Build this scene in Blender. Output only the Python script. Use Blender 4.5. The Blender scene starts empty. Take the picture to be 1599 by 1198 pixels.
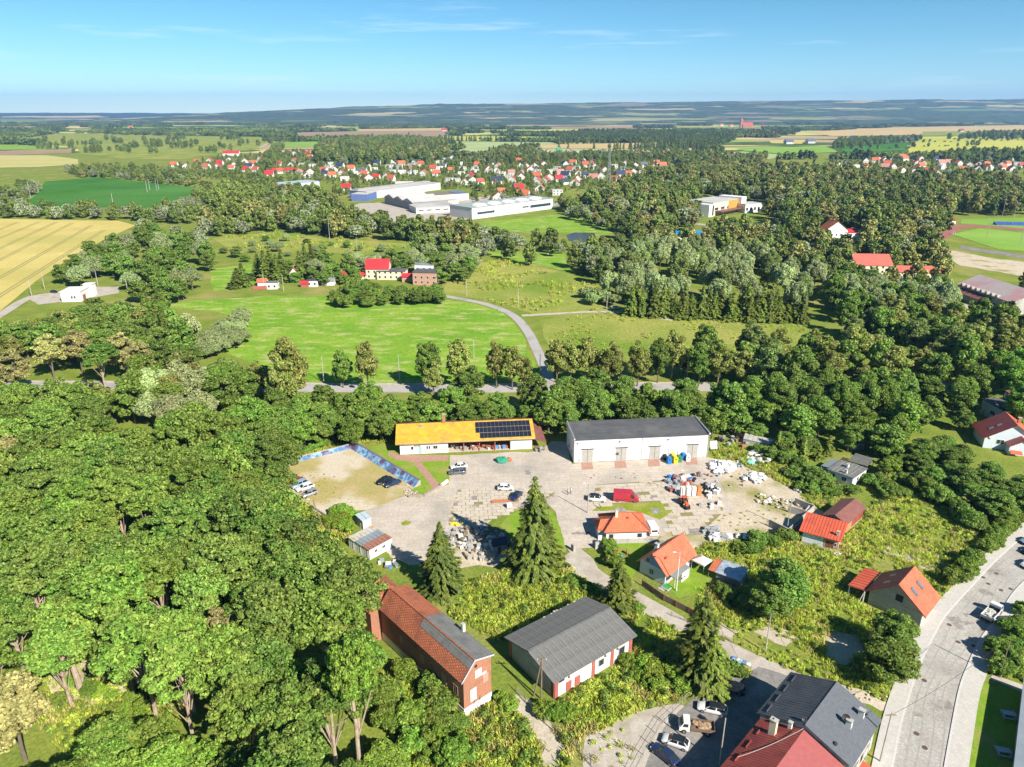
import bpy, math, random
import numpy as np
from mathutils import Vector, Matrix, noise as mnoise

# ------------------------------------------------------------------ camera, sky, sun, exposure
scene = bpy.context.scene
COL = scene.collection
H = 90.0                                   # drone height in metres
F = 1121.0                                 # focal length in photo pixels (1599 wide)
PITCH = math.atan(425 / F)
cp, sp = math.cos(PITCH), math.sin(PITCH)
cam_d = bpy.data.cameras.new('camera')
cam_d.sensor_width = 36.0
cam_d.lens = 36.0 * F / 1599.0
cam_d.clip_start = 0.5
cam_d.clip_end = 80000.0
cam = bpy.data.objects.new('camera', cam_d)
COL.objects.link(cam)
cam.location = (0, 0, H)
cam.rotation_euler = (math.pi / 2 - PITCH, 0, 0)
scene.camera = cam

SUN_AZ = math.radians(140.5)               # clockwise from +Y
SUN_EL = math.radians(37.0)
world = bpy.data.worlds.new('World')
scene.world = world
world.use_nodes = True
wn, wl = world.node_tree.nodes, world.node_tree.links
wn.clear()
w_out = wn.new('ShaderNodeOutputWorld')
w_bg = wn.new('ShaderNodeBackground')
w_sky = wn.new('ShaderNodeTexSky')
w_sky.sky_type = 'NISHITA'
w_sky.sun_disc = False
w_sky.sun_elevation = SUN_EL
w_sky.sun_rotation = SUN_AZ
w_sky.altitude = 3500
w_sky.air_density = 1.0
w_sky.dust_density = 0.0
w_sky.ozone_density = 4.0
# thin cirrus streaks
w_tc = wn.new('ShaderNodeTexCoord')
w_map = wn.new('ShaderNodeMapping')
w_map.inputs['Scale'].default_value = (2.2, 2.2, 34.0)
w_map.inputs['Rotation'].default_value = (0.0, 0.045, 0.0)
w_noi = wn.new('ShaderNodeTexNoise')
w_noi.inputs['Scale'].default_value = 1.7
w_noi.inputs['Detail'].default_value = 7
w_noi.inputs['Roughness'].default_value = 0.62
w_rmp = wn.new('ShaderNodeValToRGB')
w_rmp.color_ramp.elements[0].position = 0.56
w_rmp.color_ramp.elements[0].color = (0, 0, 0, 1)
w_rmp.color_ramp.elements[1].position = 0.85
w_rmp.color_ramp.elements[1].color = (0.5, 0.5, 0.5, 1)
w_mix = wn.new('ShaderNodeMixRGB')
w_mix.inputs['Color2'].default_value = (9.0, 9.6, 10.2, 1)
w_hs = wn.new('ShaderNodeHueSaturation')
w_hs.inputs['Hue'].default_value = 0.49
w_hs.inputs['Saturation'].default_value = 1.2
wl.new(w_tc.outputs['Generated'], w_map.inputs['Vector'])
wl.new(w_map.outputs['Vector'], w_noi.inputs['Vector'])
wl.new(w_noi.outputs['Fac'], w_rmp.inputs['Fac'])
wl.new(w_rmp.outputs['Color'], w_mix.inputs['Fac'])
wl.new(w_sky.outputs['Color'], w_hs.inputs['Color'])
w_tint = wn.new('ShaderNodeMixRGB')
w_tint.blend_type = 'MULTIPLY'
w_tint.inputs['Fac'].default_value = 1
w_tint.inputs['Color2'].default_value = (1.0, 1.0, .88, 1)
wl.new(w_hs.outputs['Color'], w_tint.inputs['Color1'])
wl.new(w_tint.outputs['Color'], w_mix.inputs['Color1'])
wl.new(w_mix.outputs['Color'], w_bg.inputs['Color'])
w_bg.inputs['Strength'].default_value = 0.05
wl.new(w_bg.outputs['Background'], w_out.inputs['Surface'])

sun_d = bpy.data.lights.new('sun', 'SUN')
sun_d.energy = 3.6
sun_d.angle = math.radians(0.5)
sun_d.color = (1.0, 0.93, 0.82)
sun = bpy.data.objects.new('sun', sun_d)
COL.objects.link(sun)
to_sun = Vector((math.sin(SUN_AZ) * math.cos(SUN_EL), math.cos(SUN_AZ) * math.cos(SUN_EL), math.sin(SUN_EL)))
sun.rotation_euler = to_sun.to_track_quat('Z', 'Y').to_euler()
sun.location = to_sun * 300

scene.view_settings.view_transform = 'Standard'
scene.view_settings.look = 'None'
scene.view_settings.gamma = 1.0
scene.view_settings.exposure = 1.56
scene.view_settings.use_curve_mapping = False
scene.cycles.max_bounces = 6
scene.cycles.diffuse_bounces = 4
scene.cycles.glossy_bounces = 2
scene.cycles.transmission_bounces = 3
scene.cycles.volume_bounces = 0
scene.cycles.caustics_reflective = False
scene.cycles.caustics_refractive = False
scene.cycles.use_adaptive_sampling = True
scene.cycles.adaptive_threshold = 0.02
scene.cycles.use_denoising = True

HAZE = 6.2e-5                              # haze density
rng = np.random.default_rng(7)
random.seed(7)
PI = math.pi

# ------------------------------------------------------------------ helpers
def G(px, py, z=0.0):
    """point at height z seen at photo pixel px,py"""
    u = (px - 799.5) / F
    v = (py - 599.0) / F
    t = (z - H) / (-sp - v * cp)
    return Vector((u * t, (cp - v * sp) * t, z))

def GP(pts, z=0.0):
    return [G(x, y, z) for x, y in pts]

def hx(s):
    s = s.lstrip('#')
    r = [int(s[i:i + 2], 16) / 255 for i in (0, 2, 4)]
    return tuple(c / 12.92 if c <= .04045 else ((c + .055) / 1.055) ** 2.4 for c in r) + (1,)

DIM = .8
def dim(c, k):
    c = col(c); return tuple(x * k for x in c[:3]) + (1,)
def col(c):
    if isinstance(c, str):
        return hx(c)
    return tuple(c) + ((1,) if len(c) == 3 else ())

MATS = {}
def mat(name, c1, c2=None, scale=1.0, rough=.85, c3=None, scale3=.2, lo=.35, hi=.65, lo3=.5, hi3=.7, bump=0.0, bscale=None,
        metal=0.0, pattern=None, spec=.3, space='P', detail=6, green=False, fine=None, var=.15, stretch=None):
    """principled material; colour mottled by noise, optional pattern = (kind, params)"""
    if name in MATS:
        return MATS[name]
    m = bpy.data.materials.new(name)
    m.use_nodes = True
    n, l = m.node_tree.nodes, m.node_tree.links
    b = n['Principled BSDF']
    b.inputs['Roughness'].default_value = rough
    b.inputs['Metallic'].default_value = metal
    b.inputs['Specular IOR Level'].default_value = spec
    k = 1.0 if green else DIM
    c1 = dim(c1, k); c2 = None if c2 is None else dim(c2, k); c3 = None if c3 is None else dim(c3, k)
    if space == 'P':
        g = n.new('ShaderNodeNewGeometry'); vec = g.outputs['Position']
    else:
        g = n.new('ShaderNodeTexCoord'); vec = g.outputs['Object']
    if stretch:
        mpp = n.new('ShaderNodeMapping'); mpp.inputs['Scale'].default_value = stretch; l.new(vec, mpp.inputs['Vector']); vec = mpp.outputs['Vector']
    out = None
    if c2 is not None:
        t = n.new('ShaderNodeTexNoise'); t.inputs['Scale'].default_value = scale; t.inputs['Detail'].default_value = detail
        t.inputs['Roughness'].default_value = .65
        l.new(vec, t.inputs['Vector'])
        r = n.new('ShaderNodeMapRange'); r.inputs['From Min'].default_value = lo; r.inputs['From Max'].default_value = hi
        l.new(t.outputs['Fac'], r.inputs['Value'])
        x = n.new('ShaderNodeMixRGB'); x.inputs['Color1'].default_value = c1; x.inputs['Color2'].default_value = col(c2)
        l.new(r.outputs['Result'], x.inputs['Fac']); out = x.outputs['Color']
    if c3 is not None:
        t = n.new('ShaderNodeTexNoise'); t.inputs['Scale'].default_value = scale3; t.inputs['Detail'].default_value = 5
        l.new(vec, t.inputs['Vector'])
        r = n.new('ShaderNodeMapRange'); r.inputs['From Min'].default_value = lo3; r.inputs['From Max'].default_value = hi3
        l.new(t.outputs['Fac'], r.inputs['Value'])
        x = n.new('ShaderNodeMixRGB'); x.inputs['Color2'].default_value = col(c3)
        if out: l.new(out, x.inputs['Color1'])
        else: x.inputs['Color1'].default_value = c1
        l.new(r.outputs['Result'], x.inputs['Fac']); out = x.outputs['Color']
    if fine:                                   # fine grain: leaves, gravel, stalks
        t = n.new('ShaderNodeTexNoise'); t.inputs['Scale'].default_value = fine[0]; t.inputs['Detail'].default_value = 4; t.inputs['Roughness'].default_value = .8
        l.new(vec, t.inputs['Vector'])
        r = n.new('ShaderNodeMapRange'); r.inputs['From Min'].default_value = .25; r.inputs['From Max'].default_value = .75; r.inputs['To Min'].default_value = 1 - fine[1]; r.inputs['To Max'].default_value = 1 + fine[1]
        l.new(t.outputs['Fac'], r.inputs['Value'])
        vm = n.new('ShaderNodeVectorMath'); vm.operation = 'SCALE'
        if out: l.new(out, vm.inputs[0])
        else: vm.inputs[0].default_value = c1[:3]
        l.new(r.outputs['Result'], vm.inputs['Scale']); out = vm.outputs['Vector']
    if pattern:
        kind, sx, sy, c, mort = pattern[:5]
        ang = pattern[5] if len(pattern) > 5 else 0
        # brick / plank / row pattern over (u,v)
        sep = n.new('ShaderNodeSeparateXYZ'); l.new(vec, sep.inputs['Vector'])
        cmb = n.new('ShaderNodeCombineXYZ')
        if kind == 'wall':
            ad = n.new('ShaderNodeMath'); ad.operation = 'ADD'
            l.new(sep.outputs['X'], ad.inputs[0]); l.new(sep.outputs['Y'], ad.inputs[1])
            l.new(ad.outputs[0], cmb.inputs['X']); l.new(sep.outputs['Z'], cmb.inputs['Y'])
            v2 = cmb.outputs['Vector']
        else:
            mp = n.new('ShaderNodeMapping'); mp.inputs['Rotation'].default_value = (0, 0, ang)
            l.new(vec, mp.inputs['Vector']); v2 = mp.outputs['Vector']
            if kind == 'floor':
                fl = n.new('ShaderNodeVectorMath'); fl.operation = 'MULTIPLY'; fl.inputs[1].default_value = (1, 1, 0)
                l.new(v2, fl.inputs[0]); v2 = fl.outputs['Vector']
        bt = n.new('ShaderNodeTexBrick')
        bt.inputs['Scale'].default_value = 1.0
        bt.inputs['Brick Width'].default_value = sx
        bt.inputs['Row Height'].default_value = sy
        bt.inputs['Mortar Size'].default_value = mort
        bt.inputs['Mortar Smooth'].default_value = .2
        bt.inputs['Color1'].default_value = (1 - var, 1 - var, 1 - var, 1)
        bt.inputs['Color2'].default_value = (1 + var * .7, 1 + var * .7, 1 + var * .7, 1)
        bt.inputs['Mortar'].default_value = (1, 1, 1, 1)
        l.new(v2, bt.inputs['Vector'])
        mu = n.new('ShaderNodeMixRGB'); mu.blend_type = 'MULTIPLY'; mu.inputs['Fac'].default_value = 1
        if out: l.new(out, mu.inputs['Color1'])
        else: mu.inputs['Color1'].default_value = c1
        l.new(bt.outputs['Color'], mu.inputs['Color2'])
        x = n.new('ShaderNodeMixRGB'); x.inputs['Color2'].default_value = dim(c, k)
        l.new(mu.outputs['Color'], x.inputs['Color1']); l.new(bt.outputs['Fac'], x.inputs['Fac'])
        out = x.outputs['Color']
    if out:
        l.new(out, b.inputs['Base Color'])
    else:
        b.inputs['Base Color'].default_value = c1
    if bump:
        t = n.new('ShaderNodeTexNoise'); t.inputs['Scale'].default_value = bscale or scale * 3; t.inputs['Detail'].default_value = 5
        l.new(vec, t.inputs['Vector'])
        bp = n.new('ShaderNodeBump'); bp.inputs['Strength'].default_value = .6; bp.inputs['Distance'].default_value = bump
        l.new(t.outputs['Fac'], bp.inputs['Height']); l.new(bp.outputs['Normal'], b.inputs['Normal'])
    MATS[name] = m
    return m

def foliage(name, tint, var=.5, yellow=(.34, .36, .05), trans=.3, ymix=.35):
    """leaf material: object colour x per-leaf variation, light passes through"""
    if name in MATS:
        return MATS[name]
    m = bpy.data.materials.new(name); m.use_nodes = True
    n, l = m.node_tree.nodes, m.node_tree.links
    b = n['Principled BSDF']; b.inputs['Roughness'].default_value = .55; b.inputs['Specular IOR Level'].default_value = .25
    g = n.new('ShaderNodeNewGeometry')
    oi = n.new('ShaderNodeObjectInfo')
    base = n.new('ShaderNodeMixRGB'); base.blend_type = 'MULTIPLY'; base.inputs['Fac'].default_value = 1
    base.inputs['Color1'].default_value = col(tint); l.new(oi.outputs['Color'], base.inputs['Color2'])
    # large patches
    t = n.new('ShaderNodeTexNoise'); t.inputs['Scale'].default_value = .35; t.inputs['Detail'].default_value = 3
    l.new(g.outputs['Position'], t.inputs['Vector'])
    mr = n.new('ShaderNodeMapRange'); mr.inputs['From Min'].default_value = .4; mr.inputs['From Max'].default_value = .75
    mr.inputs['To Max'].default_value = ymix
    l.new(t.outputs['Fac'], mr.inputs['Value'])
    y = n.new('ShaderNodeMixRGB'); y.inputs['Color2'].default_value = col(yellow)
    l.new(base.outputs['Color'], y.inputs['Color1']); l.new(mr.outputs['Result'], y.inputs['Fac'])
    # per leaf and per tree brightness
    r1 = n.new('ShaderNodeMapRange'); r1.inputs['To Min'].default_value = 1 - var; r1.inputs['To Max'].default_value = 1 + var
    l.new(g.outputs['Random Per Island'], r1.inputs['Value'])
    r2 = n.new('ShaderNodeMapRange'); r2.inputs['To Min'].default_value = .78; r2.inputs['To Max'].default_value = 1.22
    l.new(oi.outputs['Random'], r2.inputs['Value'])
    mu = n.new('ShaderNodeMath'); mu.operation = 'MULTIPLY'
    l.new(r1.outputs['Result'], mu.inputs[0]); l.new(r2.outputs['Result'], mu.inputs[1])
    vm = n.new('ShaderNodeVectorMath'); vm.operation = 'SCALE'
    l.new(y.outputs['Color'], vm.inputs[0]); l.new(mu.outputs[0], vm.inputs['Scale'])
    hs = n.new('ShaderNodeHueSaturation')
    r3 = n.new('ShaderNodeMapRange'); r3.inputs['To Min'].default_value = .484; r3.inputs['To Max'].default_value = .502
    l.new(oi.outputs['Random'], r3.inputs['Value']); l.new(r3.outputs['Result'], hs.inputs['Hue'])
    l.new(vm.outputs['Vector'], hs.inputs['Color'])
    l.new(hs.outputs['Color'], b.inputs['Base Color'])
    tr = n.new('ShaderNodeBsdfTranslucent'); l.new(hs.outputs['Color'], tr.inputs['Color'])
    mx = n.new('ShaderNodeMixShader'); mx.inputs['Fac'].default_value = trans
    l.new(b.outputs['BSDF'], mx.inputs[1]); l.new(tr.outputs['BSDF'], mx.inputs[2])
    l.new(mx.outputs['Shader'], n['Material Output'].inputs['Surface'])
    MATS[name] = m
    return m

def npmesh(name, v, f, m=None, smooth=False):
    """mesh from numpy verts and an (n,k) face array"""
    me = bpy.data.meshes.new(name)
    v = np.asarray(v, np.float32); f = np.asarray(f, np.int32)
    k = f.shape[1]
    me.vertices.add(len(v)); me.vertices.foreach_set('co', v.ravel())
    me.loops.add(f.size); me.loops.foreach_set('vertex_index', f.ravel())
    me.polygons.add(len(f)); me.polygons.foreach_set('loop_start', np.arange(0, f.size, k, dtype=np.int32))
    me.polygons.foreach_set('loop_total', np.full(len(f), k, np.int32))
    me.update(calc_edges=True)
    if smooth:
        me.polygons.foreach_set('use_smooth', np.ones(len(f), bool))
    if m: me.materials.append(m)
    return me

class MB:
    """collects boxes, prisms and tubes, builds ONE mesh object"""
    def __init__(s): s.v = []; s.f = []; s.sm = False
    def add(s, vs, fs):
        o = len(s.v); s.v += [tuple(p) for p in vs]; s.f += [tuple(i + o for i in q) for q in fs]; return s
    def box(s, x0, x1, y0, y1, z0, z1):
        return s.add([(x0, y0, z0), (x1, y0, z0), (x1, y1, z0), (x0, y1, z0), (x0, y0, z1), (x1, y0, z1), (x1, y1, z1), (x0, y1, z1)],
                     [(3, 2, 1, 0), (4, 5, 6, 7), (0, 1, 5, 4), (1, 2, 6, 5), (2, 3, 7, 6), (3, 0, 4, 7)])
    def rbox(s, c, sx, sy, sz, rz=0, tilt=0):
        M_ = Matrix.Translation(c) @ Matrix.Rotation(rz, 4, 'Z') @ Matrix.Rotation(tilt, 4, 'X')
        vs = [M_ @ Vector((x * sx / 2, y * sy / 2, z * sz / 2)) for z in (-1, 1) for x, y in ((-1, -1), (1, -1), (1, 1), (-1, 1))]
        return s.add(vs, [(3, 2, 1, 0), (4, 5, 6, 7), (0, 1, 5, 4), (1, 2, 6, 5), (2, 3, 7, 6), (3, 0, 4, 7)])
    def prism(s, poly, a, b, axis='z'):
        n = len(poly)
        def P(p, t):
            return (p[0], p[1], t) if axis == 'z' else ((p[0], t, p[1]) if axis == 'y' else (t, p[0], p[1]))
        vs = [P(p, a) for p in poly] + [P(p, b) for p in poly]
        fs = [tuple(range(n))[::-1], tuple(range(n, 2 * n))] + [(i, (i + 1) % n, n + (i + 1) % n, n + i) for i in range(n)]
        return s.add(vs, fs)
    def slab(s, p, t):
        """thick sheet: polygon p (3d points) with thickness t straight down"""
        n = len(p); vs = [tuple(q) for q in p] + [(q[0], q[1], q[2] - t) for q in p]
        return s.add(vs, [tuple(range(n)), tuple(range(n, 2 * n))[::-1]] + [(i, n + i, n + (i + 1) % n, (i + 1) % n) for i in range(n)])
    def tube(s, p0, p1, r0, r1=None, n=6, cap=True):
        p0, p1 = Vector(p0), Vector(p1); r1 = r0 if r1 is None else r1
        d = (p1 - p0).normalized(); a = d.orthogonal().normalized(); b = d.cross(a)
        vs = [p0 + (a * math.cos(t) + b * math.sin(t)) * r0 for t in [2 * PI * i / n for i in range(n)]]
        vs += [p1 + (a * math.cos(t) + b * math.sin(t)) * r1 for t in [2 * PI * i / n for i in range(n)]]
        fs = [(i, (i + 1) % n, n + (i + 1) % n, n + i) for i in range(n)]
        if cap: fs += [tuple(range(n))[::-1], tuple(range(n, 2 * n))]
        return s.add(vs, fs)
    def poly(s, pts):
        return s.add(pts, [tuple(range(len(pts)))])
    def lump(s, c, rx, ry, rz, seed=0, amp=.25, seg=8, ring=5):
        r = random.Random(seed); vs = []; fs = []
        for j in range(ring + 1):
            th = PI * j / ring
            for i in range(seg):
                ph = 2 * PI * i / seg; k = 1 + r.uniform(-amp, amp)
                vs.append((c[0] + rx * k * math.sin(th) * math.cos(ph), c[1] + ry * k * math.sin(th) * math.sin(ph), c[2] + rz * k * math.cos(th)))
        for j in range(ring):
            for i in range(seg):
                a = j * seg + i; b = j * seg + (i + 1) % seg
                fs.append((a, a + seg, b + seg, b))
        return s.add(vs, fs)
    def mesh(s, name, m):
        me = bpy.data.meshes.new(name); me.from_pydata(s.v, [], s.f); me.update()
        if s.sm:
            for p in me.polygons: p.use_smooth = True
        if m: me.materials.append(m)
        return me
    def build(s, name, m, parent=None, loc=None, rz=0):
        return obj(name, s.mesh(name, m), parent, loc, rz)

ALLCH = {}
def obj(name, me, parent=None, loc=None, rz=0):
    o = bpy.data.objects.new(name, me); COL.objects.link(o)
    if parent:
        o.parent = parent; ALLCH.setdefault(parent.name, []).append(o)
    if loc is not None: o.location = loc
    if rz: o.rotation_euler.z = rz
    return o

def tag(o, label=None, cat=None, group=None, kind=None):
    if label: o['label'] = label
    if cat: o['category'] = cat
    if group: o['group'] = group
    if kind: o['kind'] = kind
    return o

def thing(name, label, cat, loc=(0, 0, 0), rz=0, group=None):
    o = bpy.data.objects.new(name, None); COL.objects.link(o)
    o.empty_display_size = .5
    o.location = loc; o.rotation_euler = (0, 0, rz)
    return tag(o, label, cat, group)

def copy_tree(o, parent=None):
    """a thing, its parts and their sub-parts; mesh data is shared"""
    c = o.copy(); COL.objects.link(c)
    if parent:
        c.parent = parent; ALLCH.setdefault(parent.name, []).append(c)
    for ch in list(ALLCH.get(o.name, [])):
        copy_tree(ch, c)
    return c

def inside(p, poly):
    x, y = p[0], p[1]; r = False; j = len(poly) - 1
    for i in range(len(poly)):
        xi, yi = poly[i][0], poly[i][1]; xj, yj = poly[j][0], poly[j][1]
        if (yi > y) != (yj > y) and x < (xj - xi) * (y - yi) / (yj - yi) + xi: r = not r
        j = i
    return r

EXCL = []                                   # world polygons kept free of weeds and trees
def excluded(p, polys=None):
    return any(inside(p, q) for q in (EXCL if polys is None else polys))

def scatter(poly, dmin, tries=30, excl=True, r=None, jitter=1.0, maxn=99999):
    """poisson-like points in a world polygon"""
    r = r or random
    xs = [p[0] for p in poly]; ys = [p[1] for p in poly]
    x0, x1, y0, y1 = min(xs), max(xs), min(ys), max(ys)
    cell = dmin; grid = {}; out = []
    n = int((x1 - x0) * (y1 - y0) / (dmin * dmin) * tries / 10) + 20
    for _ in range(n):
        p = (r.uniform(x0, x1), r.uniform(y0, y1))
        if not inside(p, poly): continue
        ix, iy = int(p[0] // cell), int(p[1] // cell)
        ok = True
        for a in (-1, 0, 1):
            for b in (-1, 0, 1):
                for q in grid.get((ix + a, iy + b), ()):
                    if (q[0] - p[0]) ** 2 + (q[1] - p[1]) ** 2 < dmin * dmin: ok = False; break
                if not ok: break
            if not ok: break
        if not ok or (excl and excluded(p)): continue
        grid.setdefault((ix, iy), []).append(p); out.append(p)
        if len(out) >= maxn: break
    return out

def rough_edge(pts, amp=.6, step=2.5, seed=1):
    r = random.Random(seed); out = []
    n = len(pts)
    for i in range(n):
        a, b = Vector(pts[i][:2]), Vector(pts[(i + 1) % n][:2])
        L = (b - a).length; k = max(1, int(L / step)); nn = Vector((-(b - a).y, (b - a).x)).normalized() if L > 0 else Vector((0, 0))
        for j in range(k):
            o = r.uniform(-amp, amp)
            out.append(a.lerp(b, j / k) + nn * o)
    return [(p.x, p.y) for p in out]

def sheet(name, pts, z, m, kind='structure', label=None, parent=None):
    """flat ground sheet"""
    return tag(MB().poly([(p[0], p[1], z) for p in pts]).build(name, m, parent), kind=kind, label=label)

def ribbon(name, pts, width, z, m, kind='structure', label=None):
    pts = [Vector(p[:2]) for p in pts]; L = []; R = []
    for i, p in enumerate(pts):
        d = (pts[min(i + 1, len(pts) - 1)] - pts[max(i - 1, 0)]).normalized(); n = Vector((-d.y, d.x))
        w = width[i] if isinstance(width, (list, tuple)) else width
        L.append(p + n * w / 2); R.append(p - n * w / 2)
    mb = MB(); vs = [(p.x, p.y, z) for p in L] + [(p.x, p.y, z) for p in R]; k = len(L)
    mb.add(vs, [(k + i, k + i + 1, i + 1, i) for i in range(k - 1)])
    o = mb.build(name, m); tag(o, kind=kind, label=label)
    return o, [(p.x, p.y) for p in L] + [(p.x, p.y) for p in reversed(R)]

def smooth_path(pts, k=6):
    """catmull-rom"""
    P = [Vector(p[:2]) for p in pts]; out = []
    for i in range(len(P) - 1):
        a, b, c, d = P[max(i - 1, 0)], P[i], P[i + 1], P[min(i + 2, len(P) - 1)]
        for j in range(k):
            t = j / k
            out.append(.5 * ((2 * b) + (c - a) * t + (2 * a - 5 * b + 4 * c - d) * t * t + (3 * b - a - 3 * c + d) * t ** 3))
    out.append(P[-1]); return out


# ------------------------------------------------------------------ the setting: ground, fields, roads, hills
m_ground = mat('rough_grass', (.12, .175, .028), (.2, .225, .045), scale=.12, c3=(.28, .24, .09), scale3=.035, lo3=.52, hi3=.75, bump=.15, bscale=1.5, green=True, fine=(1.6, .45), spec=0)
m_weed = mat('weedy_soil', (.16, .22, .02), (.24, .26, .04), scale=.35, c3=(.34, .3, .15), scale3=.11, lo3=.55, hi3=.72, bump=.2, bscale=2, green=True, fine=(2.5, .45), spec=0)
m_meadow = mat('mown_meadow', (.12, .25, .022), (.2, .31, .036), scale=.05, c3=(.33, .34, .13), scale3=.2, lo3=.5, hi3=.7, bump=.1, bscale=1, green=True, fine=(1.2, .55), spec=0, stretch=(.5, 1.2, 1))
m_meadow2 = mat('dry_meadow', (.19, .235, .045), (.3, .28, .08), scale=.05, c3=(.14, .21, .03), scale3=.02, lo3=.45, hi3=.65, bump=.1, bscale=1, green=True, fine=(.9, .6), spec=0)
m_lawn = mat('lawn_grass', (.13, .24, .02), (.2, .28, .035), scale=.5, c3=(.25, .25, .07), scale3=.2, bump=.05, bscale=3, green=True, fine=(3, .3), spec=0)
m_wheat = mat('wheat', (.52, .42, .13), (.62, .52, .19), scale=.03, c3=(.47, .42, .13), scale3=.012, lo3=.45, hi3=.6, fine=(.5, .15), spec=0)
m_wheat2 = mat('ripe_barley', (.44, .42, .14), (.54, .48, .20), scale=.012, spec=0)
m_bean = mat('bean_crop', (.04, .13, .02), (.06, .165, .03), scale=.02, c3=(.08, .19, .04), scale3=.004, green=True, fine=(.3, .35), spec=0)
m_fallow = mat('fallow_soil', (.32, .23, .15), (.4, .29, .17), scale=.01, spec=0)
m_stub = mat('stubble', (.5, .37, .17), (.6, .46, .22), scale=.008, spec=0)
m_green = mat('green_crop', (.15, .28, .04), (.22, .34, .07), scale=.01, green=True, fine=(.6, .2), spec=0)
m_pale = mat('pale_crop', (.26, .33, .14), (.34, .38, .18), scale=.01, green=True, spec=0)
m_yg = mat('yellow_green_crop', (.34, .36, .06), (.44, .42, .1), scale=.006, c3=(.27, .33, .06), scale3=.003, green=True, spec=0)
m_asph = mat('road_asphalt', (.4, .375, .355), (.46, .435, .415), scale=.5, c3=(.29, .28, .26), scale3=.1, spec=.1, fine=(2, .12))
m_lane = mat('lane_concrete', (.44, .39, .33), (.52, .47, .41), scale=.5, c3=(.36, .31, .25), scale3=.2, bump=.01, spec=.1, fine=(2, .15))
m_conc = mat('yard_concrete', (.5, .43, .36), (.57, .5, .43), scale=.3, c3=(.36, .33, .29), scale3=.09, lo3=.48, hi3=.74, spec=.1, var=.05, fine=(1.5, .25),
             pattern=('floor', 3.0, 1.5, (.36, .33, .22), .03, -.06), bump=.02, bscale=3)
m_slab = mat('concrete_slab', (.52, .45, .37), (.6, .53, .45), scale=.5, c3=(.45, .38, .3), scale3=.3, bump=.01, bscale=6, spec=.1, fine=(3, .12))
m_joint = mat('grassy_joint', (.22, .21, .08), (.32, .27, .15), scale=1.5, spec=0)
m_sand = mat('sandy_ground', (.5, .42, .31), (.6, .52, .41), scale=.25, c3=(.3, .28, .1), scale3=.09, lo3=.5, hi3=.68, bump=.04, bscale=2, spec=0, fine=(2, .3))
m_lot = mat('dry_grass_lot', (.48, .37, .19), (.36, .33, .11), scale=.18, c3=(.58, .51, .4), scale3=.075, lo3=.48, hi3=.6, bump=.05, bscale=2, spec=0, fine=(2, .3))
m_pav = mat('street_pavers', (.45, .43, .395), (.53, .505, .465), scale=2.2, c3=(.33, .31, .28), scale3=.13, lo3=.46, hi3=.72, spec=.1, fine=(4, .28),
            pattern=('floor', .42, .3, (.34, .32, .29), .03, .6))
m_side = mat('sidewalk_pavers', (.52, .5, .46), (.6, .57, .53), scale=1.5, pattern=('floor', .5, .5, (.44, .42, .38), .02, .6), spec=.1, var=.06)
m_kerb = mat('kerb_stone', (.55, .53, .5), (.63, .61, .58), scale=2)
m_park = mat('lot_asphalt', (.2, .19, .18), (.27, .255, .24), scale=.5, c3=(.36, .33, .3), scale3=.22, lo3=.5, hi3=.75, bump=.01, spec=.1, fine=(2, .2))
m_redp = mat('red_pavers', (.42, .23, .18), (.49, .3, .23), scale=1.2, pattern=('floor', .4, .2, (.36, .23, .18), .02, .1), spec=.1)
m_path = mat('dirt_path', (.46, .4, .31), (.56, .49, .4), scale=.5, c3=(.24, .25, .08), scale3=.3, lo3=.55, hi3=.7, spec=0, fine=(2, .25))
m_water = mat('pond_water', (.07, .06, .035), rough=.25, spec=.25)

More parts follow.
